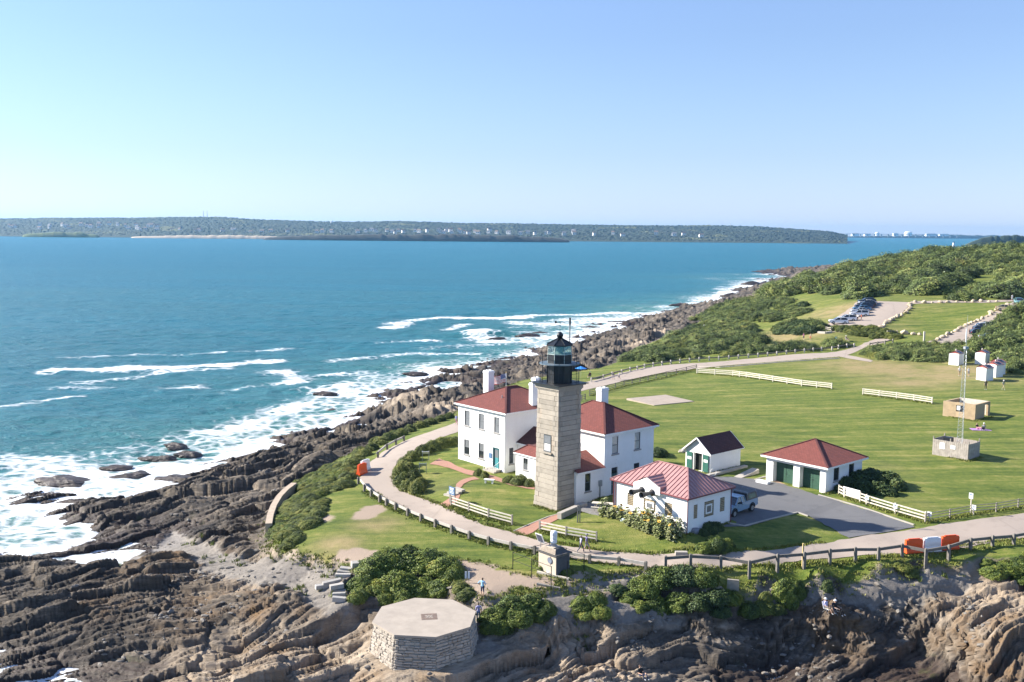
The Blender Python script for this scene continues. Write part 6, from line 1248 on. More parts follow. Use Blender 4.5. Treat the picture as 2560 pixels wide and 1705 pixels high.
def add(name, mb, m, parent): return mb.build(name, m, parent)
HL = MB().box((0, 0, 0), (.12, .38, .14)).mesh("headlight", LAMP); TLM = MB().box((0, 0, 0), (.1, .22, .28)).mesh("tail_light", TAIL); BMP = MB().box((0, 0, 0), (.14, 1.7, .2)).mesh("bumper", DKPL); MIR = MB().box((0, 0, 0), (.12, .2, .14)).mesh("wing_mirror", DKPL)
def car(label, x, y, z, rz, c, cname, kind='suv', group="parked cars"):
    o = thing("parked_car" if "driving" not in label else "car", label, "car", (x, y, z), rz, group); M_ = SEDM if kind == 'sedan' else SUVM; p = paint(cname, c)
    for nm, me, m in zip(("body", "glasshouse", "roof"), M_, (p, None, p)):
        q = inst(nm, me, o)
        if m: q.material_slots[0].link = 'OBJECT'; q.material_slots[0].material = m
    for sx_ in (-1.37, 1.4):
        for sy_ in (-1, 1): w = inst("wheel", WHEEL, o, (sx_, sy_ * .80, .35)); inst("rim", RIMM, w)
    for s in (-1, 1): inst("headlight", HL, o, (-2.2, s * .62, .78)); inst("tail_light", TLM, o, (2.24, s * .72, .85)); inst("wing_mirror", MIR, o, (-.85, s * 1.0, 1.02))
    inst("bumper", BMP, o, (-2.26, 0, .48)); inst("bumper", BMP, o, (2.26, 0, .48)); return o
WHT, SIL, NAV, BLK_, BLU = (.78, .79, .80), (.45, .47, .49), (.02, .035, .075), (.02, .021, .024), (.08, .20, .34)
a0 = R(-6)
for px, c, n, kd, lb in (((2096,810), WHT, "white_paint_car", 'suv', "white SUV nearest the viewer in the parking row"), ((2117,803), WHT, "white_paint_car", 'suv', "white SUV second in the parking row"), ((2148,791), WHT, "white_paint_car", 'suv', "white SUV third in the parking row after the gap"), ((2150,784), SIL, "silver_paint_car", 'sedan', "silver car fourth in the parking row"), ((2155,777.5), BLU, "blue_paint_car", 'sedan', "blue car in the middle of the parking row"), ((2160,772), NAV, "navy_paint_car", 'suv', "navy car behind the blue one in the parking row"), ((2166,767), BLK_, "black_paint_car", 'suv', "black car third from the far end of the row"), ((2169,763), SIL, "silver_paint_car", 'sedan', "silver car second from the far end of the row"), ((2167,759.5), NAV, "navy_paint_car", 'suv', "dark car at the far end of the parking row")):
    x, y, z = H(*px); car(lb, x, y, z + .07, a0, c, n, kd)
for px, c, n, kd, lb in (((2474,820), NAV, "navy_paint_car", 'sedan', "dark car at the far end of the roadside group"), ((2465,825), WHT, "white_paint_car", 'suv', "white car between dark ones beside the access road"), ((2458,831), BLK_, "black_paint_car", 'suv', "black car in the middle of the roadside group"), ((2452,840), NAV, "navy_paint_car", 'suv', "navy car with visible rear beside the access road"), ((2472,850), (.42, .52, .60), "pale_blue_paint_car", 'sedan', "pale blue car half hidden by the thicket")):
    x, y, z = H(*px); car(lb, x, y, z + .05, R(172), c, n, kd, "cars parked beside the access road")
for px, c, n, kd, lb, rz in (((2547,761), (.16, .34, .38), "teal_paint_car", 'suv', "teal car driving down the access road", R(75)), ((2514,777), (.62, .52, .34), "gold_paint_car", 'sedan', "tan car driving up the access road", R(160)), ((2543,780), BLK_, "black_paint_car", 'sedan', "black car driving behind the tan one on the access road", R(165))):
    x, y, z = H(*px); car(lb, x, y, z + .07, rz, c, n, kd, "cars on the access road")
# pickup
pr_, pfv = Vector(H(1884, 1280)), Vector(H(1829, 1294)); dv = pfv - pr_; an = math.atan2(-dv.y, -dv.x)
ce = (pr_ + pfv) / 2; off = Vector((-dv.y, dv.x, 0)).normalized() * -.85
if off.y < 0: off = -off
tk = thing("pickup_truck", "silver pickup with shade-blued paint and black bed cap parked behind the fog building", "truck", (ce.x + off.x, ce.y + off.y, lz(ce.x, ce.y) + .06), an); TP = paint("silver_truck_shade_blue", (.20, .32, .43))  # blue darkening of the shadow it stands in is put into the body colour
tl = [(-2.6, .5), (-2.65, .8), (-2.55, 1.08), (-1.3, 1.2), (-1.1, 1.24), (.55, 1.26), (.6, 1.28), (2.65, 1.28), (2.7, .9), (2.65, .55), (2.05, .5), (1.98, .78), (1.6, .95), (1.22, .78), (1.15, .5), (-1.2, .48), (-1.27, .78), (-1.65, .95), (-2.03, .78), (-2.1, .5)]
k = MB(); shell(k, tl, lambda x, z: .93 - .06 * max(0, z - 1.0)); k.build("body", TP, tk)
tc_ = [(-1.45, 1.2), (-.75, 1.76), (-.4, 1.82), (.35, 1.82), (.55, 1.24)]; k = MB(); shell(k, tc_, lambda x, z: .90 - .22 * max(0, (z - 1.2) / .62)); k.build("cab_glass", GLASSC, tk)
k = MB(); k.box((-.15, 0, 1.82), (1.25, 1.34, .07)); k.build("cab_roof", TP, tk)
for s in (-1, 1):
    for xa, za, xb, zb in ((-1.45, 1.2, -.72, 1.78), (-.25, 1.22, -.22, 1.8), (.5, 1.24, .38, 1.8)): k = MB(); k.bar((xa, s * .89, za), (xb, s * (.90 - .22 * (zb - 1.2) / .62), zb), .09, .1); k.build("pillar", TP, tk)
    k = MB(); k.box((-.62, s * 1.0, 1.32), (.14, .22, .18)); k.build("wing_mirror", DKPL, tk)
    k = MB(); k.box((-.55, s * .935, .95), (.9, .02, .5)); d_ = k.build("door", TP, tk); k = MB(); k.box((-.22, s * .95, 1.08), (.16, .03, .04)); k.build("handle", DKPL, d_)
    for x_, rr_ in ((1.6, .52), (-1.65, .52)): k = MB(); k.tube([(x_ + rr_ * math.cos(t), s * .94, .42 + rr_ * math.sin(t)) for t in [i * math.pi / 8 for i in range(9)]], .05, 5); k.build("wheel_arch", DKPL, tk)
    k = MB(); k.box((2.68, s * .78, 1.0), (.06, .2, .3)); k.build("tail_light", TAIL, tk); k = MB(); k.box((-2.6, s * .66, .95), (.1, .36, .18)); k.build("headlight", LAMP, tk)
    for x_ in (1.6, -1.65): w = inst("wheel", WHEEL, tk, (x_, s * .84, .40), (0, 0, 0), (1.1, 1.1, 1.1)); inst("rim", RIMM, w)
cpf = [(.62, 1.28), (.78, 1.98), (2.5, 1.98), (2.66, 1.28)]; k = MB(); shell(k, cpf, lambda x, z: .90 - .14 * max(0, (z - 1.28) / .7)); cpo = k.build("bed_cap", mat("black_cap", (.03, .033, .036), .45), tk)
for s in (-1, 1): k = MB(); k.face([(1.0, s * .885, 1.42), (1.08, s * .80, 1.84), (2.25, s * .80, 1.84), (2.35, s * .885, 1.42)]); k.build("cap_window", pane_mat("blue_tint_glass", (.10, .18, .22), .06), cpo)
for x_ in (.8, 2.4): k = MB(); k.tube([(x_, -.82, 1.9), (x_, -.78, 2.12), (x_, .78, 2.12), (x_, .82, 1.9)], .035); k.build("rack_bar", METALG, cpo)
k = MB(); k.box((2.74, 0, .62), (.16, 1.75, .2)); k.build("rear_bumper", METALG, tk); k = MB(); k.box((-2.7, 0, .6), (.16, 1.75, .24)); k.build("front_bumper", TP, tk)
# ------------------------------------------------------------------ people
SKIN = mat("skin", (.48, .29, .20), .6, .06); HAIR = mat("brown_hair", (.07, .045, .03), .8); SHOE = mat("pale_shoes", (.55, .55, .55), .7)
def joints(pose):
    J = dict(pel=(0, 0, .96, .15, .11), spi=(0, 0, 1.15, .135, .10), che=(0, 0, 1.34, .165, .11), nec=(0, .005, 1.48, .055, .055), hd0=(0, -.015, 1.56, .07, .08), hd1=(0, -.02, 1.64, .078, .095), hd2=(0, -.01, 1.715, .055, .07),
     shL=(-.19, 0, 1.41, .062, .062), elL=(-.26, .03, 1.14, .043, .043), wrL=(-.27, -.04, .90, .030, .030), haL=(-.27, -.06, .82, .036, .022), shR=(.19, 0, 1.41, .062, .062), elR=(.26, .03, 1.14, .043, .043), wrR=(.27, -.04, .90, .030, .030), haR=(.27, -.06, .82, .036, .022),
     hiL=(-.10, 0, .90, .088, .095), knL=(-.11, -.02, .50, .058, .062), anL=(-.11, .02, .10, .038, .042), toL=(-.12, -.14, .035, .038, .03), hiR=(.10, 0, .90, .088, .095), knR=(.11, -.02, .50, .058, .062), anR=(.11, .02, .10, .038, .042), toR=(.12, -.14, .035, .038, .03))
    def mv(**k):
        for n, p in k.items(): J[n] = (*p, *J[n][3:])
    if pose == 'walk': mv(knL=(-.1, -.22, .54), anL=(-.1, -.28, .12), toL=(-.1, -.43, .07), knR=(.1, .06, .50), anR=(.1, .34, .16), toR=(.1, .24, .035), elL=(-.25, .12, 1.15), wrL=(-.25, .10, .92), haL=(-.25, .08, .84), elR=(.25, -.06, 1.15), wrR=(.25, -.24, .98), haR=(.25, -.31, .94))
    if pose == 'hip': mv(elR=(.40, .10, 1.18), wrR=(.22, -.02, 1.02), haR=(.17, -.06, .99), elL=(-.27, -.06, 1.16), wrL=(-.20, -.22, 1.02), haL=(-.16, -.28, 1.0))
    if pose in ('chair', 'ground', 'picnic'):
        dz = -.50 if pose == 'chair' else -.80
        for n in ('pel', 'spi', 'che', 'nec', 'hd0', 'hd1', 'hd2', 'shL', 'shR', 'elL', 'elR', 'wrL', 'wrR', 'haL', 'haR', 'hiL', 'hiR'):
            x, y, z, a, b = J[n]; J[n] = (x, y + (z - .95) * .22, z + dz, a, b)
        if pose == 'chair': mv(knL=(-.13, -.44, .46), anL=(-.13, -.62, .10), toL=(-.13, -.78, .06), knR=(.13, -.44, .46), anR=(.13, -.70, .12), toR=(.13, -.86, .09), wrL=(-.2, -.24, .60), haL=(-.18, -.33, .58), wrR=(.2, -.24, .60), haR=(.18, -.33, .58))
        else: mv(knL=(-.16, -.42, .42), anL=(-.13, -.66, .08), toL=(-.13, -.82, .06), knR=(.17, -.46, .36), anR=(.13, -.74, .08), toR=(.13, -.90, .06), wrL=(-.2, -.34, .38), haL=(-.16, -.42, .38), wrR=(.2, -.34, .36), haR=(.16, -.42, .36))
    return J
BONES = [('pel', 'spi', 1), ('spi', 'che', 1), ('che', 'nec', 1), ('nec', 'hd0', 0), ('hd0', 'hd1', 0), ('hd1', 'hd2', 4)] + [b for s in 'LR' for b in (('che', 'sh' + s, 1), ('sh' + s, 'el' + s, 1), ('el' + s, 'wr' + s, 0), ('wr' + s, 'ha' + s, 0), ('pel', 'hi' + s, 2), ('hi' + s, 'kn' + s, 2), ('kn' + s, 'an' + s, 5), ('an' + s, 'to' + s, 3))]
def body_mesh(pose):
    J = joints(pose); names = list(J); ix = {n: i for i, n in enumerate(names)}; V = [J[n][:3] for n in names]; Rr = [J[n][3:] for n in names]; Ed = [(ix[a], ix[b]) for a, b, _ in BONES]
    for s, sg in (('L', -1), ('R', 1)):                 # fingers and thumb
        w, h = Vector(J['wr' + s][:3]), Vector(J['ha' + s][:3]); d = (h - w).normalized(); side = d.cross(Vector((0, 1, .2))).normalized() if abs(d.y) < .9 else Vector((1, 0, 0))
        for i, (o, l) in enumerate(((-.03, .07), (-.01, .085), (.01, .08), (.03, .062))):
            j = len(V); V += [tuple(h + side * o + d * .02), tuple(h + side * o + d * (.02 + l * .55) + Vector((0, -.008, 0))), tuple(h + side * o * 1.05 + d * (.02 + l) + Vector((0, -.02, 0)))]; Rr += [(.009, .009)] * 3; Ed += [(ix['ha' + s], j), (j, j + 1), (j + 1, j + 2)]
        j = len(V); t0 = w + (h - w) * .6 + side * -.04 * sg; V += [tuple(t0), tuple(t0 + d * .05 + side * -.02 * sg)]; Rr += [(.01, .01)] * 2; Ed += [(ix['wr' + s], j), (j, j + 1)]
    me = bpy.data.meshes.new("skeleton"); me.from_pydata(V, Ed, []); o = bpy.data.objects.new("skeleton", me); COL.objects.link(o)
    m = o.modifiers.new("s", 'SKIN'); m.use_smooth_shade = True; m.branch_smoothing = .3
    for i, sv in enumerate(me.skin_vertices[0].data): sv.radius = Rr[i]; sv.use_root = (i == ix['pel'])
    m2 = o.modifiers.new("u", 'SUBSURF'); m2.levels = 1; m2.render_levels = 1
    dg = bpy.context.evaluated_depsgraph_get(); dg.update(); out = bpy.data.meshes.new_from_object(o.evaluated_get(dg)); out.name = "body"; bpy.data.objects.remove(o); out.materials.clear()
    segs = [(np.array(J[a][:3]), np.array(J[b][:3]), r) for a, b, r in BONES]
    for m_ in range(6): out.materials.append(SKIN)
    c = np.empty(len(out.polygons) * 3); out.polygons.foreach_get('center', c); c = c.reshape(-1, 3); best = np.full(len(c), 9.0); mi = np.zeros(len(c), int)
    for a, b, r in segs:
        d = b - a; t = np.clip(((c - a) @ d) / (d @ d), 0, 1); e = np.linalg.norm(c - a - t[:, None] * d, axis=1); k_ = e < best; best[k_] = e[k_]; mi[k_] = r
    hd = np.array(J['hd1'][:3]); nr = np.linalg.norm(c - hd, axis=1) < .17; mi[nr & ((c[:, 2] > hd[2] + .035) | (c[:, 1] > hd[1] + .035))] = 4
    out.polygons.foreach_set('material_index', mi.astype(np.int32)); out.polygons.foreach_set('use_smooth', np.ones(len(c), bool)); out.update(); return out, J
POSES = {p: body_mesh(p) for p in ('stand', 'walk', 'hip', 'chair', 'picnic')}
CL = lambda n, c: mat("cloth_" + n, c, .9, .1, 8)
EYE = MB().box((-.03, -.108, 1.645), (.022, .012, .012)).box((.03, -.108, 1.645), (.022, .012, .012)).mesh("eyes", HAIR); NOSE = MB().box((0, -.118, 1.615), (.022, .035, .045), taper=.5).mesh("nose", SKIN); MOU = MB().box((0, -.104, 1.575), (.045, .01, .01)).mesh("mouth", mat("lips", (.33, .13, .11), .6))
EAR = MB().box((-.083, -.005, 1.63), (.018, .04, .06)).box((.083, -.005, 1.63), (.018, .04, .06)).mesh("ears", SKIN)
def person(label, loc, rz, pose, shirt, legs, shorts=True, hat=None, h=1.74, hair=None, group=None):
    me, J = POSES[pose]; o = thing("person", label, "person", loc, rz, group); b = inst("body", me, o, (0, 0, 0), (0, 0, 0), h / 1.75)
    for i, m in enumerate((SKIN, shirt, legs, SHOE, hair or HAIR, SKIN if shorts else legs)): b.material_slots[i].link = 'OBJECT'; b.material_slots[i].material = m
    hd = J['hd1']; off = (hd[0] * h / 1.75, (hd[1] + .02) * h / 1.75, (hd[2] - 1.64) * h / 1.75)
    for nm, m_ in (("eyes", EYE), ("nose", NOSE), ("mouth", MOU), ("ears", EAR)): inst(nm, m_, o, off, (0, 0, 0), h / 1.75)
    if hat is not None: k = MB(); z = hd[2] + .03; k.lathe([(.155, z), (.155, z + .012), (.10, z + .02), (.095, z + .09), (.04, z + .115)], 12, c=(hd[0], hd[1])); q = k.build("hat", hat, o); q.scale = (h / 1.75,) * 3
    return o
LB, NV_, WH, GR, LAV, BK, KH, PK, TQ, OL = CL("light_blue", (.30, .52, .68)), CL("navy", (.03, .04, .085)), CL("white", (.72, .72, .72)), CL("grey", (.22, .22, .23)), CL("lavender", (.36, .33, .52)), CL("black", (.014, .014, .016)), CL("khaki", (.40, .33, .22)), CL("pink", (.55, .22, .35)), CL("turquoise", (.15, .42, .48)), CL("orange_red", (.50, .12, .06))
def ph(px, py): return Vector(H(px, py))
person("man in light blue shirt and dark shorts on the dirt path above the platform", HT(1206, 1493), R(150), 'hip', LB, NV_)
person("person in violet top climbing beside the platform's right corner", HT(1196, 1556), R(-160), 'stand', LAV, CL("jeans", (.10, .17, .30)), False)
person("walker in dark purple top and grey cap on the road by the fog signal hut", ph(1466, 1380), R(105), 'walk', CL("purple", (.13, .11, .24)), CL("grey_shorts", (.25, .24, .28)), True, GR)
person("walker in pale lavender jacket and dark trousers beside the capped walker", ph(1452, 1382), R(105), 'walk', CL("pale_lavender", (.48, .47, .62)), NV_, False, None, 1.68)
person("walker in dark clothes on the far road behind the lighthouse", ph(1534, 951), R(-100), 'walk', NV_, GR, True)
person("walker in white shirt on the far road behind the lighthouse", ph(1548, 950), R(-100), 'walk', WH, NV_, True)
person("person in pale violet shirt just behind the left house corner", ph(1141, 1064), R(60), 'walk', CL("violet_shirt", (.38, .40, .62)), PK, True)
person("person in white hat near the restroom huts at the left", ph(2398, 940), R(0), 'stand', WH, KH, True, WH)
person("person in pale shirt and dark shorts beside the radio mast near the huts", ph(2421, 941), R(20), 'stand', CL("pale_grey", (.55, .58, .60)), GR, True)
person("person in long black dress on the lawn below the huts", ph(2464, 974), R(-30), 'stand', BK, BK, False)
person("person in khaki trousers and white hat at the right of the lawn below the huts", ph(2508, 975), R(30), 'walk', CL("grey_green", (.25, .28, .25)), KH, False, WH)
person("person in orange red top behind the white cars", ph(2153, 802), R(90), 'stand', OL, NV_, True)
person("person in white shirt behind the second white car", ph(2144, 802), R(-60), 'stand', WH, BK, True)
person("person in dark clothes standing by the roadside cars", ph(2422, 841), R(60), 'stand', CL("maroon", (.14, .06, .07)), GR, True, None, 1.8)
person("person in light top on the clearing behind the thicket, left of a pair", ph(2009, 850), R(40), 'stand', PK, NV_, True)
person("person in tan top on the clearing behind the thicket, right of a pair", ph(2026, 851), R(-40), 'stand', KH, OL, True)
person("person in pink top high on the far shore rocks", HT(1700, 838), R(0), 'stand', PK, GR, True)
person("person in white top on the far shore rocks by the thicket", HT(1760, 824), R(30), 'stand', WH, NV_, True)
person("person in dark top on the far dark rocks near the water", HT(1664, 797), R(0), 'stand', GR, NV_, True)
person("person in white near the top road boulders", ph(2530, 752), R(0), 'stand', WH, WH, True)
# seated people with their chairs
def folding_chair(label, loc, rz, c, cn):
    o = thing("folding_chair", label, "chair", loc, rz, "folding beach chairs"); m = CL(cn, c)
    k = MB(); k.box((0, -.12, .36), (.5, .5, .03), M=Matrix.Rotation(R(6), 3, 'X')); k.build("seat", m, o); k = MB(); k.box((0, .22, .62), (.5, .03, .6), M=Matrix.Rotation(R(-18), 3, 'X')); k.build("backrest", m, o)
    for s in (-1, 1):
        for y0, y1 in ((-.36, .18), (.22, -.30)): k = MB(); k.cyl((s * .26, y0, 0), (s * .26, y1, .58), .016, n=5); k.build("leg", METALG, o)
        k = MB(); k.box((s * .27, -.08, .58), (.05, .5, .03)); k.build("armrest", METALG, o)
    return o
sp1, sp2 = Vector(HT(2066, 1530)), Vector(HT(2090, 1534))
folding_chair("white folding chair under the left of two seated people on the bluff rocks", sp1, R(40), (.70, .70, .74), "white_chair"); person("seated person in pale violet shirt and white hat on the bluff rocks", sp1 + Vector((0, 0, -.02)), R(40), 'chair', CL("pale_violet", (.52, .50, .70)), KH, True, WH)
folding_chair("dark folding chair under the right of two seated people on the bluff rocks", sp2, R(40), (.05, .06, .09), "dark_chair"); person("seated person in black top, turquoise towel and white hat on the bluff rocks", sp2 + Vector((0, 0, -.02)), R(40), 'chair', BK, BK, False, WH)
person("dark dressed person crouching on the pale foreground ledge", HT(1602, 1692), R(30), 'picnic', BK, NV_, False)
q = ph(2092, 852); folding_chair("blue folding chair on the clearing behind the thicket", q, R(30), (.06, .25, .50), "blue_chair"); person("seated person in turquoise on the blue chair in the clearing", q + Vector((0, 0, -.02)), R(30), 'chair', TQ, WH, True)
q = ph(2116, 852); folding_chair("pale folding chair beside the blue one in the clearing", q, R(30), (.55, .50, .42), "tan_chair"); person("seated person in tan on the pale chair in the clearing", q + Vector((0, 0, -.02)), R(30), 'chair', KH, NV_, True, WH)
q = ph(2446, 1074); bk = box_thing("picnic_blanket", "purple picnic blanket spread on the lawn below the ruin", "blanket", q + Vector((.3, 0, 0)), (2.6, 1.6, .03), R(-8), CL("purple_pink", (.36, .20, .40)), .005)
person("person in black sitting left on the picnic blanket", q + Vector((-.1, .1, .02)), R(20), 'picnic', BK, PK, False); person("person in dark clothes sitting right on the picnic blanket", q + Vector((.75, 0, .02)), R(-30), 'picnic', GR, BK, False, WH)
# umbrella camp
q = ph(1452, 944); um = thing("beach_umbrella", "bright blue beach umbrella behind the lighthouse gallery", "umbrella", q, 0); k = MB(); n = 8; pk = (0, .0, 2.35)
for i in range(n): a, b = i * math.tau / n, (i + 1) * math.tau / n; k.face([pk, (1.25 * math.cos(a), 1.25 * math.sin(a), 1.9), (1.25 * math.cos(b), 1.25 * math.sin(b), 1.9)])
k.build("canopy", CL("bright_blue", (.03, .22, .62)), um); k = MB(); k.cyl((0, 0, -.1), (0, 0, 2.35), .025); k.build("pole", METALG, um)
q = ph(1474, 944); folding_chair("dark folding chair beside the blue umbrella", q, R(-30), (.12, .05, .04), "brown_chair"); person("seated person in white hat beside the blue umbrella", q, R(-30), 'chair', CL("dark_red", (.16, .05, .04)), KH, True, WH)
# ------------------------------------------------------------------ brick walks
def brick_walk_mat():
    m, nt, b = newmat("brick_paving"); P = node(nt, "ShaderNodeNewGeometry").outputs['Position']
    br = node(nt, "ShaderNodeTexBrick", Vector=node(nt, "ShaderNodeMapping", Vector=P, Rotation=(0, 0, BROT)).outputs[0], Scale=1.0, Color1=(.40, .165, .105, 1), Color2=(.31, .125, .085, 1), Mortar=(.28, .20, .15, 1)); br.inputs['Brick Width'].default_value = .22; br.inputs['Row Height'].default_value = .11; br.inputs['Mortar Size'].default_value = .010
    nt.links.new(mixc(nt, math_(nt, 'MULTIPLY', noise(nt, 1.5, 4, .6, P), .6), br.outputs[0], (.33, .21, .15)), b.inputs['Base Color']); b.inputs['Roughness'].default_value = .9; bump(nt, b, br.outputs[0], .3, .02); return m
BW = brick_walk_mat()
strip("brick_walk", [(1102,1262),(1125,1246),(1137,1216),(1150,1202),(1185,1192)], [(1122,1268),(1145,1250),(1153,1222),(1165,1207),(1200,1199)], BW, .045, 4, 4)
strip("brick_walk_front", [(1075,1160),(1110,1168),(1160,1184),(1200,1192),(1240,1202),(1290,1216),(1336,1224)], [(1100,1146),(1130,1158),(1165,1174),(1205,1184),(1245,1194),(1295,1208),(1338,1214)], BW, .05, 4, 4)
strip("brick_walk_lighthouse", [(1284,1330),(1330,1310),(1370,1294),(1398,1286)], [(1318,1340),(1350,1323),(1380,1308),(1402,1296)], BW, .05, 4, 4)
kerb("path_edging", "thin pale stone edging on the upper side of the lighthouse brick walk", [(1284,1329),(1330,1309),(1370,1293),(1399,1285)], .12, .12, CONC, "kerb")
# ------------------------------------------------------------------ boulders lining the car parks
def boulder(seed, strata=False):
    bm = bmesh.new(); bmesh.ops.create_icosphere(bm, subdivisions=3 if strata else 2, radius=.5); rg = random.Random(seed); o = Vector((rg.uniform(0, 50), rg.uniform(0, 50), 0))
    for v in bm.verts:
        n = float(fbm(np.array([v.co.x * 2.2 + o.x + v.co.z]), np.array([v.co.y * 2.2 + o.y + v.co.z * 1.3]), 3, seed)[0]); v.co *= .70 + .6 * n
        for ax in (Vector((.6, .3, .74)), Vector((-.5, .7, .5)), Vector((.2, -.8, .55))):
            d = v.co.dot(ax)
            if d > .36: v.co -= ax * (d - .36) * .8
    return bm
def bmesh_to(bm, name, m, smooth=False):
    me = bpy.data.meshes.new(name); bm.to_mesh(me); bm.free(); me.materials.append(m)
    if smooth: me.polygons.foreach_set('use_smooth', [True] * len(me.polygons))
    return me
BOULM = granite("tan_boulder", (.50, .40, .28)); BOUL = [bmesh_to(boulder(s), "boulder", BOULM) for s in range(6)]
rg = random.Random(31)
def line_of(pts, n):
    w = [Vector(H(*p)) for p in pts]; L = [0]
    for a, b in zip(w, w[1:]): L.append(L[-1] + (b - a).length)
    for i in range(n):
        s = L[-1] * (i + .5) / n; j = max(q for q in range(len(L) - 1) if L[q] <= s); f = (s - L[j]) / (L[j + 1] - L[j]); yield w[j] + (w[j + 1] - w[j]) * f
for pts, n, lb in (([(2198,824),(2215,808),(2240,795),(2262,784),(2274,772),(2276,760)], 24, "tan boulder in the line along the parking lot's right edge"), ([(2280,757),(2330,757),(2400,756),(2470,755),(2505,755)], 11, "tan boulder spaced along the top road"), ([(2340,852),(2365,840),(2400,822),(2440,804),(2480,784),(2522,763)], 30, "tan boulder in the line along the access road"), ([(2225,833),(2250,833),(2285,836),(2310,840)], 4, "tan boulder at the lower end of the far lawn")):
    for p in line_of(pts, n):
        s = rg.uniform(.6, 1.35) * (1.25 if n == 4 else 1); x, y = p.x + rg.uniform(-.3, .3), p.y + rg.uniform(-.5, .5)
        tag(inst("boulder", rg.choice(BOUL), None, (x, y, lz(x, y) + .22 * s), (rg.uniform(-.3, .3), rg.uniform(-.3, .3), rg.uniform(0, 6.28)), (s * rg.uniform(.9, 1.4), s, s * rg.uniform(.7, .95))), lb, "boulder", "tan boulders " + lb.split("boulder ", 1)[1])
kerb("path_logs", "pale flat stones edging the footpath beside the clearing", [(2046,833),(2065,834),(2080,832)], .7, .5, CONC, "stone")
# ------------------------------------------------------------------ rocks standing in the surf
SEAROCK = None
def searock_mat():
    m, nt, b = newmat("surf_rock"); P = node(nt, "ShaderNodeNewGeometry").outputs['Position']
    n1 = noise(nt, 1.2, 6, .7, node(nt, "ShaderNodeMapping", Vector=P, Rotation=(0, 0, -ST), Scale=(.3, 1.5, 2.5)).outputs[0])
    nt.links.new(ramp(nt, n1, [(.3, (.022, .016, .013)), (.52, (.070, .050, .038)), (.72, (.17, .135, .105))]), b.inputs['Base Color']); b.inputs['Roughness'].default_value = .5; bump(nt, b, n1, .9, .25); return m
SEAROCK = searock_mat(); SRM = []
for s in range(5):
    bm = bmesh.new(); bmesh.ops.create_icosphere(bm, subdivisions=4, radius=.5)
    for v in bm.verts:
        t = v.co.x * SY - v.co.y * SX; q = t * 4.5 + v.co.x * .8 + s; fr = q - math.floor(q); n = float(fbm(np.array([v.co.x * 3 + s * 7 + v.co.z]), np.array([v.co.y * 3 + v.co.z * 2]), 3, 60 + s)[0]); v.co *= .66 + .55 * n; v.co.z += .09 * fr * (v.co.z > 0)
        for ax, lim in ((Vector((.5, .2, .84)), .36), (Vector((-.55, .45, .7)), .33), (Vector((.3, -.75, .58)), .30), (Vector((-.2, -.5, .84)), .36), (Vector((.8, -.3, .5)), .32)):
            d = v.co.dot(ax.normalized()) - lim * (1 + .2 * math.sin(s * 3 + ax.x * 9))
            if d > 0: v.co -= ax.normalized() * d * .85
    for v in bm.verts:
        n = float(fbm(np.array([v.co.x * 7 + s * 3 + v.co.z * 3]), np.array([v.co.y * 7 + v.co.z * 5]), 3, 90 + s)[0]); v.co *= 1 + .38 * (n - .5)
    SRM.append(bmesh_to(bm, "surf_rock", SEAROCK, False))
for px, py, w, d, h, lb in ((158,1212,7.5,2.6,1.3,"large weed-dark rock in the surf at the left"), (292,1172,4.5,1.3,.6,"flat reddish rock awash left of centre in the surf"), (412,1150,4.2,1.3,.8,"low rock awash, nearest the left shore ledges"), (472,1140,4.0,1.5,.9,"dark rock pair right end among the awash rocks"), (448,1123,3.2,1.1,.6,"narrow rock awash in the middle of the group"), (440,1116,3.6,1.1,.7,"narrow dark rock awash at the top of the group"), (380,1148,4.0,1.1,.5,"flat rock awash at the left of the group"), (310,1195,4.5,1.4,.6,"low rock in the white water above the tide pool"), (345,1190,3.4,1.4,.7,"brown rock in white water right of the low one"), (440,1203,5.5,2.0,.9,"weedy rock by the shore ledges"), (815,1095,4,2,1.2,"dark rock at the tip of the left shore ledge"), (815,988,5,1.6,1.0,"rock washed by a breaker at mid shore"), (832,1027,2.2,.8,.5,"tiny rock in the white water off the big outcrop"), (1040,936,6,1.8,.8,"low wet rock at the reef's left end"), (1245,848,6,1.8,.8,"small reddish rock beyond the lantern at left"), (1320,842,9,2.4,1.3,"long reddish rock in the surf left of the lantern"), (1352,833,5,1.5,.7,"tiny rock in the foam behind the lantern"), (1478,820,7,2.0,.9,"flat rock in the foam right of the lantern"), (1700,765,11,3.5,1.6,"rock off the far headland"), (1830,742,14,4,2.2,"rock ledge at the far point"), (1880,712,16,5,2.6,"dark rock ledge at the farthest point")):
    x, y, z = G(px, py, SEA); s = rg.randrange(5)
    tag(inst("surf_rock", SRM[s], None, (x, y, SEA + h * .18), (0, 0, rg.uniform(-.25, .35)), (w * 1.15, d * 2.2, h * 1.9)), lb, "rock", "rocks standing in the surf")
# loose stones over the shore: far too many to count
rn = np.random.default_rng(9); N = 5200
ux, vy = rn.uniform(-.46, .5, N * 4), np.exp(rn.uniform(math.log(62), math.log(150), N * 4)); X, Y = ux * vy, vy
zz, g_, d_ = surface(X, Y); dens = vn(X / 5, Y / 5, 91); ok = (g_ < -.6) & (zz > SEA + .1) & ((d_ > -1.5) | (dens > .72)) & (rn.random(N * 4) < dens ** 1.5); X, Y, zz, dd_ = X[ok][:N], Y[ok][:N], zz[ok][:N], d_[ok][:N]
bm = bmesh.new(); bmesh.ops.create_icosphere(bm, subdivisions=1, radius=.5); bv = np.array([v.co[:] for v in bm.verts]); bf = np.array([[v.index for v in f.verts] for f in bm.faces]); bm.free()
n = len(X); sc = .10 + .42 * rn.random(n) ** 4; an_ = rn.uniform(0, 6.28, n); jit = 1 + .35 * (rn.random((n, len(bv), 1)) - .5)
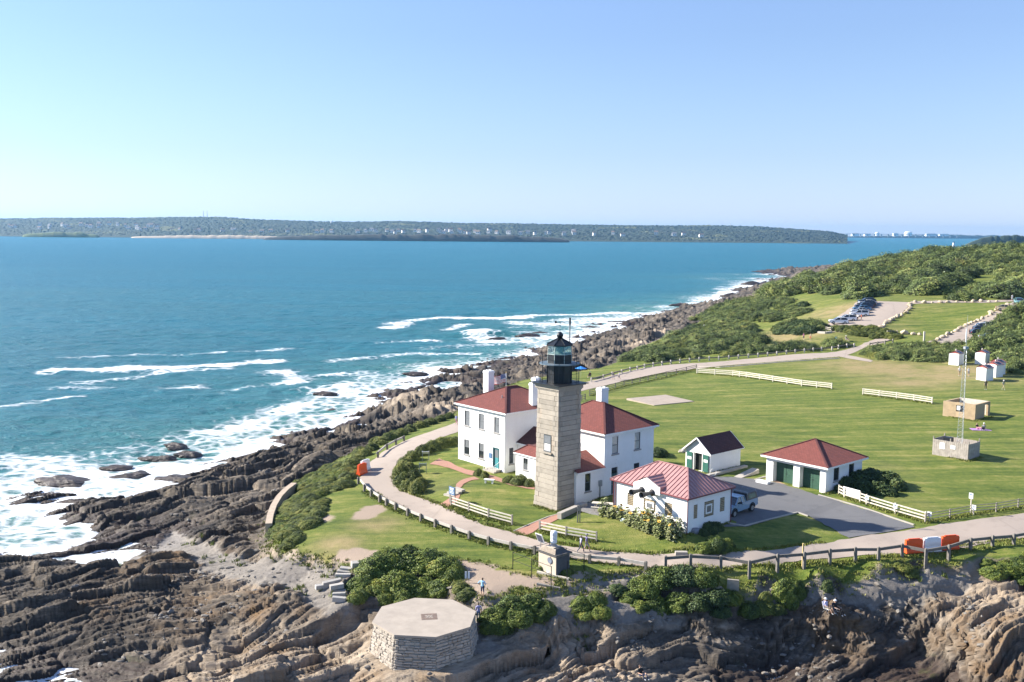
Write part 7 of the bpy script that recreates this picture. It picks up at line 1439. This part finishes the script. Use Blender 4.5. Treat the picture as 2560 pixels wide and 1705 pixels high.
v = bv[None] * jit * (sc[:, None] * np.stack([1.3 + rn.random(n), 1 + 0 * sc, .55 + .3 * rn.random(n)], 1))[:, None, :]
vx = v[..., 0] * np.cos(an_)[:, None] - v[..., 1] * np.sin(an_)[:, None]; vy_ = v[..., 0] * np.sin(an_)[:, None] + v[..., 1] * np.cos(an_)[:, None]
V = np.stack([vx + X[:, None], vy_ + Y[:, None], v[..., 2] + (zz + sc * .12)[:, None]], -1).reshape(-1, 3); Fc = (bf[None] + (np.arange(n) * len(bv))[:, None, None]).reshape(-1, 3)
tag(link(bpy.data.objects.new("shore_stones", fastmesh("shore_stones", V, Fc, granite("shore_stone", (.20, .18, .155)), None, False))), kind="stuff")
# ------------------------------------------------------------------ far shore across the bay
def far_h(px):          # skyline and waterline rows of the far land along the photograph's width, as bearings
    return np.interp(px, [-400, 0, 150, 340, 450, 560, 640, 800, 900, 1000, 1150, 1280, 1450, 1600, 1800, 1900, 2000, 2070, 2110], [552, 545, 543, 543, 541, 541, 547, 552, 553, 551, 556, 557, 560, 562, 562, 565, 572, 577, 586])
FD = 3600.0
def far_wood(name, p0, p1, D, depth, rows, base_rows, crown, mt, seed):
    nx = int((p1 - p0) / 2560 * 2 * D * .512 / 5.0); pxs = np.linspace(p0, p1, nx); bear = (pxs - CX) / F
    j = np.linspace(0, 1, rows); X = bear[:, None] * (D + depth * j)[None, :]; Y = np.repeat((D + depth * j)[None, :], nx, 0)
    hor = 576.5 + .00873 * (pxs - CX)
    top = CAM_Z + (hor - far_h(pxs)) / F * (D + depth)
    pr = j[None, :] ** .85; z = SEA + .5 + (top[:, None] - SEA - .5 - crown) * pr
    z = np.minimum(z, top[:, None] - crown * .5) + crown * np.abs(fbm(X / 9, Y / 9 , 3, seed) * 2 - .55) * (j[None, :] > base_rows)
    z = z + 6 * (fbm(X / 160, Y / 160, 3, seed + 5) - .5) * (j[None, :] > .05) * (j[None, :] < .9)
    i = np.arange(nx * rows).reshape(nx, rows); q = np.stack([i[:-1, :-1], i[1:, :-1], i[1:, 1:], i[:-1, 1:]], -1).reshape(-1, 4)
    me = fastmesh(name, np.stack([X, Y, z], -1).reshape(-1, 3), q, mt, None, False); return X, Y, z, me
fm_, nt, b = newmat("far_woods"); P = node(nt, "ShaderNodeNewGeometry").outputs['Position']; f1 = noise(nt, .045, 5, .7, P); f2 = noise(nt, .006, 3, .5, P)
cl_ = ramp(nt, f1, [(.3, (.008, .020, .014)), (.55, (.022, .042, .026)), (.8, (.05, .07, .04))]); cl_ = mixc(nt, math_(nt, 'MULTIPLY', math_(nt, 'SUBTRACT', f2, .58, clamp=True), 6.0, clamp=True), cl_, (.17, .17, .06)); nt.links.new(cl_, b.inputs['Base Color']); b.inputs['Roughness'].default_value = .95
FX, FY, FZ, fme = far_wood("far_shore_woods", -500, 2112, FD, 1300, 70, .04, 6, fm_, 81); tag(link(bpy.data.objects.new("far_shore_woods", fme)), kind="stuff")
def far_block(name, px0, px1, y_top, D, dp, m, kind="structure", seed=3):
    n = 160; pxs = np.linspace(px0, px1, n); b_ = (pxs - CX) / F; hor = 576.5 + .00873 * (pxs - CX); t = np.sin(np.linspace(0, math.pi, n)) ** .35; zt = SEA + (CAM_Z + (hor - y_top) / F * D - SEA) * t * (.8 + .4 * fbm(pxs / 14, pxs * 0, 3, seed))
    V = []; 
    for dd, k_ in ((0, 0), (5, .9), (dp * .3, 1), (dp, .9)): V.append(np.stack([b_ * (D + dd), np.full(n, D + dd), np.where(k_ == 0, SEA - 1, SEA + (zt - SEA) * k_)], 1))
    V = np.concatenate(V); i = np.arange(4 * n).reshape(4, n); q = np.stack([i[:-1, :-1], i[:-1, 1:], i[1:, 1:], i[1:, :-1]], -1).reshape(-1, 4)
    o = link(bpy.data.objects.new(name, fastmesh(name, V, q, m, None, True))); tag(o, kind=kind); return o
far_block("far_cliffs", 660, 1420, 586, 3250, 400, mat("dark_far_cliff", (.045, .045, .038), .95, .4, .01))
far_block("far_beach", 330, 735, 588.2, 3450, 160, mat("far_sand", (.52, .42, .31), .9, .1, .01))
far_block("far_fields", 60, 250, 580, 3480, 240, mat("far_grass", (.11, .14, .05), .9, .2, .005))
far_block("far_headland", 2405, 2700, 588, 2600, 400, fm_, "structure", 8)
far_block("distant_coast", 2090, 2600, 587.5, 9000, 800, mat("distant_land", (.06, .08, .07), .95))
HW, HRF = mat("far_house_wall", (.72, .70, .66), .8), [mat("far_roof_grey", (.16, .16, .17), .9), mat("far_roof_brown", (.19, .14, .11), .9)]
hm_w = MB().box((0, 0, .5), (1, 1, 1)).mesh("wall", HW); hr = MB(); hr.face([(-.56, -.56, 1), (.56, -.56, 1), (.56, 0, 1.5), (-.56, 0, 1.5)]); hr.face([(.56, .56, 1), (-.56, .56, 1), (-.56, 0, 1.5), (.56, 0, 1.5)]); hr.face([(.5, -.5, 1), (.5, .5, 1), (.5, 0, 1.45)]); hr.face([(-.5, -.5, 1), (-.5, .5, 1), (-.5, 0, 1.45)]); hr_m = [hr.mesh("roof", m) for m in HRF]; hwin = MB().box((-.25, -.51, .6), (.14, .02, .3)).box((.25, -.51, .6), (.14, .02, .3)).mesh("windows", PANE)
hd_m = MB().box((0, -.51, .25), (.13, .02, .5)).mesh("door", FRAME)
rg = random.Random(12); seen = []
zones = [(10, 60, 562, 570, 8), (95, 180, 560, 572, 12), (205, 300, 553, 568, 18), (300, 420, 560, 580, 24), (430, 560, 574, 582, 14), (560, 760, 574, 582, 10), (770, 830, 578, 584, 6), (880, 1080, 574, 583, 24), (1080, 1240, 570, 582, 26), (1240, 1420, 578, 584, 14), (1420, 1560, 570, 586, 10), (1580, 1760, 578, 588, 7)]
for a, b, r0, r1, n in zones:
    for i in range(int(n * .62)):
        px, py = rg.uniform(a, b), rg.uniform(r0, r1); hor = 576.5 + .00873 * (px - CX); D = FD + 120 + (1 - (py - 550) / 40) * 520; be = (px - CX) / F; x, y = be * D, D
        ii = int(round((px + 500) / 2612 * (FX.shape[0] - 1))); ii = max(0, min(FX.shape[0] - 1, ii)); jj = int(np.argmin(np.abs(FY[ii] - D))); z = CAM_Z + (hor - py) / F * D
        z = min(max(z, FZ[ii, jj] - 2), FZ[ii, jj] + 8) - 1; w, d, h = rg.uniform(8, 17), rg.uniform(8, 12), rg.uniform(5, 8)
        side = ("at the left end" if px < 200 else "above the beach" if px < 760 else "on the cliffs" if px < 1420 else "near the bay mouth"); o = thing("far_house", "tiny pale house among trees " + side + " of the far shore", "house", (x, y, z), rg.uniform(-.5, .5), "far shore houses " + side)
        inst("wall", hm_w, o, (0, 0, -3), (0, 0, 0), (w, d, h + 3)); inst("roof", rg.choice(hr_m), o, (0, 0, -3), (0, 0, 0), (w, d, h + 3)); inst("windows", hwin, o, (0, 0, -3), (0, 0, 0), (w, d, h + 3))
def far_at(px, py, D): hor = 576.5 + .00873 * (px - CX); return ((px - CX) / F * D, D, CAM_Z + (hor - py) / F * D)
x, y, z = far_at(830, 565, 4700); o = thing("water_tower", "white cylindrical water tower on the far wooded ridge", "tower", (x, y, z)); k = MB(); k.lathe([(5.5, -6), (5.5, 22), (3, 24), (.5, 25)], 16); k.build("tank", WHP, o); k = MB(); k.lathe([(.4, 25), (.2, 29)], 6); k.build("finial", METALG, o)
for px, lb in ((512, "left of two thin radio masts on the far ridge"), (521, "right of two thin radio masts on the far ridge")):
    x, y, z = far_at(px, 545, 4800); o = thing("radio_mast", lb, "mast", (x, y, z)); k = MB(); k.cyl((0, 0, -5), (0, 0, 33), 1.3, .8, 6); k.build("shaft", mm, o)
    for zz_ in (12, 22): k = MB(); k.box((0, 0, zz_), (4, .5, .5)); k.build("cross_arm", mm, o)
x, y, z = far_at(1820, 563, 4400); o = thing("radio_mast", "small mast on the right end of the far ridge", "mast", (x, y, z)); k = MB(); k.cyl((0, 0, -5), (0, 0, 14), .9, .5, 6); k.build("shaft", mm, o); k = MB(); k.box((0, 0, 8), (3, .4, .4)); k.build("cross_arm", mm, o)
for px, w, h, lb in ((2185, 40, 26, "small white storage tank on the distant coast"), (2262, 68, 32, "large white domed storage tank on the distant coast"), (2130, 60, 14, "low white shed at the left of the distant coast"), (2230, 40, 16, "white shed left of the large domed tank"), (2318, 90, 12, "long white shed right of the domed tank"), (2350, 80, 9, "farthest right white shed on the distant coast"), (2160, 50, 12, "white shed left of the small tank")):
    x, y, z = far_at(px, 588.0, 8950); o = thing("storage_tank" if "tank" in lb and "shed" not in lb else "far_shed", lb, "tank" if "shed" not in lb else "shed", (x, y, z)); k = MB()
    if "shed" in lb: k.box((0, 0, h / 2 - 4), (w, 40, h + 8)); k.build("wall", WHP, o); k = MB(); k.box((0, 0, h + 2), (w * 1.02, 42, 3), taper=.8); k.build("roof", METALG, o)
    else: k.lathe([(w / 2, -6), (w / 2, h * .75), (w * .35, h), (w * .1, h * 1.08)], 20); k.build("shell", WHP, o); k = MB(); k.lathe([(w / 2 + .6, h * .72), (w / 2 + .6, h * .76)], 20); k.build("rim", METALG, o)
x, y, z = far_at(2377, 602, 2900); o = thing("island_lighthouse", "tiny white lighthouse standing in the water at the right", "lighthouse", (x, y, SEA)); k = MB(); k.prism([(-12, -6), (14, -6), (14, 6), (-12, 6)], -1, 2.5); k.build("rock_base", SEAROCK, o); k = MB(); k.prism([(-3, -3), (3, -3), (3, 3), (-3, 3)], 2.5, 13, top=[(-2.4, -2.4), (2.4, -2.4), (2.4, 2.4), (-2.4, 2.4)]); k.build("tower", WHP, o); k = MB(); k.lathe([(2.6, 13), (1.6, 13.4), (1.6, 15), (.2, 16.5)], 10); k.build("lantern", BLACKM, o)
def boat(px, py, L, lb, sail=False):
    x, y, z = G(px, py, SEA); o = thing("boat", lb, "boat", (x, y, SEA), rg.uniform(-.4, .4), "boats on the bay"); k = MB(); h = L * .14; k.prism([(-L / 2, -L * .13), (L * .28, -L * .15), (L / 2, 0), (L * .28, L * .15), (-L / 2, L * .13)], -h * .3, h, top=[(-L / 2, -L * .15), (L * .3, -L * .17), (L * .56, 0), (L * .3, L * .17), (-L / 2, L * .15)]); k.build("hull", WHP if L < 20 else DKPL, o)
    k = MB(); k.box((-L * .08, 0, h * 1.6), (L * .32, L * .2, h * 1.2)); k.build("cabin", WHP, o); k = MB(); k.cyl((-L * .02, 0, h), (-L * .02, 0, h + L * (.8 if sail else .35)), L * .012, n=5); k.build("mast", METALG, o)
    if sail: k = MB(); k.face([(-L * .03, 0, h * 1.5), (-L * .42, L * .03, h * 1.5), (-L * .03, 0, h + L * .75)]); k.build("sail", WHP, o)
boat(1648, 591.5, 42, "dark ship with white bridge lying off the far shore"); boat(700, 593, 9, "tiny white boat off the far beach"); boat(1935, 592, 14, "small sailing boat right of the far ridge", True); boat(1200, 596.5, 8, "tiny white boat below the far cliffs"); boat(1500, 594.5, 9, "tiny motor boat off the bay mouth")
br = thing("causeway_bridge", "long thin low bridge across the bay at the right horizon", "bridge", far_at(2230, 590, 7000)); k = MB(); k.box((0, 0, 12), (900, 10, 3)); k.build("deck", METALG, br)
for i in range(-9, 10): k = MB(); k.box((i * 48, 0, 2), (6, 8, 18)); k.build("pier", METALG, br)
# ------------------------------------------------------------------ ragged grass along edges
def tufts(name, pts, n, spread, h0, h1, m, seed, ground=None):
    rn = np.random.default_rng(seed); P_ = np.array([q[:2] for q in pts]); seg = np.hypot(*np.diff(P_, axis=0).T); cum = np.concatenate([[0], np.cumsum(seg)])
    s = rn.uniform(0, cum[-1], n); k = np.clip(np.searchsorted(cum, s) - 1, 0, len(seg) - 1); f = (s - cum[k]) / seg[k]; c = P_[k] + (P_[k + 1] - P_[k]) * f[:, None] + rn.normal(size=(n, 2)) * spread
    return c
def edge_grass(name, clouds, h0, h1, m, seed):
    rn = np.random.default_rng(seed); c = np.concatenate(clouds); x, y = c[:, 0], c[:, 1]; z = surface(x, y)[0]; nb = 7
    n = len(x); b = np.repeat(np.stack([x, y, z], 1), nb, 0); b[:, :2] += rn.normal(size=(n * nb, 2)) * .10; h = rn.uniform(h0, h1, n * nb); a = rn.uniform(0, 6.28, n * nb); w = .035 + .03 * rn.random(n * nb)
    e = np.stack([np.cos(a) * w, np.sin(a) * w, 0 * a], 1); l = np.stack([rn.normal(size=n * nb) * .35 * h, rn.normal(size=n * nb) * .35 * h, h], 1)
    V = np.stack([b - e - [0, 0, .03], b + e - [0, 0, .03], b + l], 1).reshape(-1, 3); t = np.repeat(np.clip(rn.normal(.5, .22, n * nb), 0, 1), 3)
    tag(link(bpy.data.objects.new(name, fastmesh(name, V, np.arange(len(V)).reshape(-1, 3), m, {"tone": t}, False))), kind="stuff")
GRM = leaf_mat("edge_grass", [(0, (.075, .115, .014)), (.45, (.165, .195, .032)), (.8, (.29, .26, .08)), (1, (.44, .36, .18))])
near_edge = GRASS[:23] + []; left_edge = GRASS[-13:] + GRASS[:2]
fence_lines = [HP(q) for q in ([(1128,1264),(1172,1279),(1221,1296),(1280,1312)], [(1349,1327),(1415,1341),(1491,1354)], [(1742,934),(1866,944),(2079,973)], [(2157,987),(2330,1010)], [(2097,1236),(2150,1255),(2237,1283),(2313,1305)], [(2313,1307),(2432,1285),(2600,1262)], [(911,1229),(966,1265),(1088,1318),(1221,1362),(1336,1386)], [(1664,1424),(1802,1424),(1943,1420),(2138,1404),(2255,1394),(2426,1376),(2590,1354)], [(1474,990),(1560,965),(1741,924)])]
road_edges = [HP(q) for q in ([(930,1228),(963,1250),(1043,1289),(1124,1321),(1221,1350),(1317,1376),(1400,1394),(1481,1406),(1626,1422),(1803,1420),(2006,1407),(2252,1388),(2560,1347)], [(1014,1144),(981,1192),(993,1218),(1070,1250),(1188,1301),(1253,1321),(1376,1355),(1497,1375),(1640,1384),(1852,1378),(2060,1356)], [(1552,955),(1648,935),(1800,917),(1961,904),(2098,893)])]
walls_ = [HP(q) for q in ([(1716,1337),(1823,1305)], [(1447,1259),(1509,1245)], [(2063,1235),(2154,1207)], [(1774,1186),(1851,1168)], [(1331,1262),(1392,1281),(1446,1263)], [(2363,1140),(2420,1154),(2450,1142)], [(2375,1042),(2437,1053),(2482,1042)])]
cl_ = [tufts("", near_edge, 1500, .45, 0, 0, None, 1), tufts("", left_edge, 900, .6, 0, 0, None, 2)] + [tufts("", q, 420, .22, 0, 0, None, 3 + i) for i, q in enumerate(fence_lines)] + [tufts("", q, 1100, .14, 0, 0, None, 20 + i) for i, q in enumerate(road_edges)] + [tufts("", q, 160, .16, 0, 0, None, 40 + i) for i, q in enumerate(walls_)]
for p in DIRT[2:4]: cl_.append(tufts("", p + p[:1], 200, .3, 0, 0, None, 60))
edge_grass("edge_grass", cl_, .06, .24, GRM, 5)
rn = np.random.default_rng(14); bx_ = []                       # tufts and weeds on the bare bluff
for p in DIRT[5:12]:
    b = np.array(p); q = np.stack([rn.uniform(b[:, 0].min(), b[:, 0].max(), 160), rn.uniform(b[:, 1].min(), b[:, 1].max(), 160)], 1); q = q[inpoly(q[:, 0], q[:, 1], p) & (vn(q[:, 0] / 2, q[:, 1] / 2, 95) > .6)]
    if len(q): bx_.append(np.repeat(q, 4, 0) + rn.normal(size=(len(q) * 4, 2)) * .18)
edge_grass("bluff_weeds", bx_, .12, .42, GRM, 6)
# ------------------------------------------------------------------ air
hz = MB(); hz.bb((-14000, -3500, -16), (14000, 13500, 130))
hm = bpy.data.materials.new("haze"); hm.use_nodes = True; hn = hm.node_tree
for n in list(hn.nodes): hn.nodes.remove(n)
ho = hn.nodes.new("ShaderNodeOutputMaterial"); hv = hn.nodes.new("ShaderNodeVolumePrincipled")
hv.inputs['Color'].default_value = (.32, .64, 1.0, 1); hv.inputs['Density'].default_value = .00005; hv.inputs['Anisotropy'].default_value = .35
hn.links.new(hv.outputs[0], ho.inputs['Volume'])
hz_o = hz.build("haze", hm); tag(hz_o, kind="stuff")
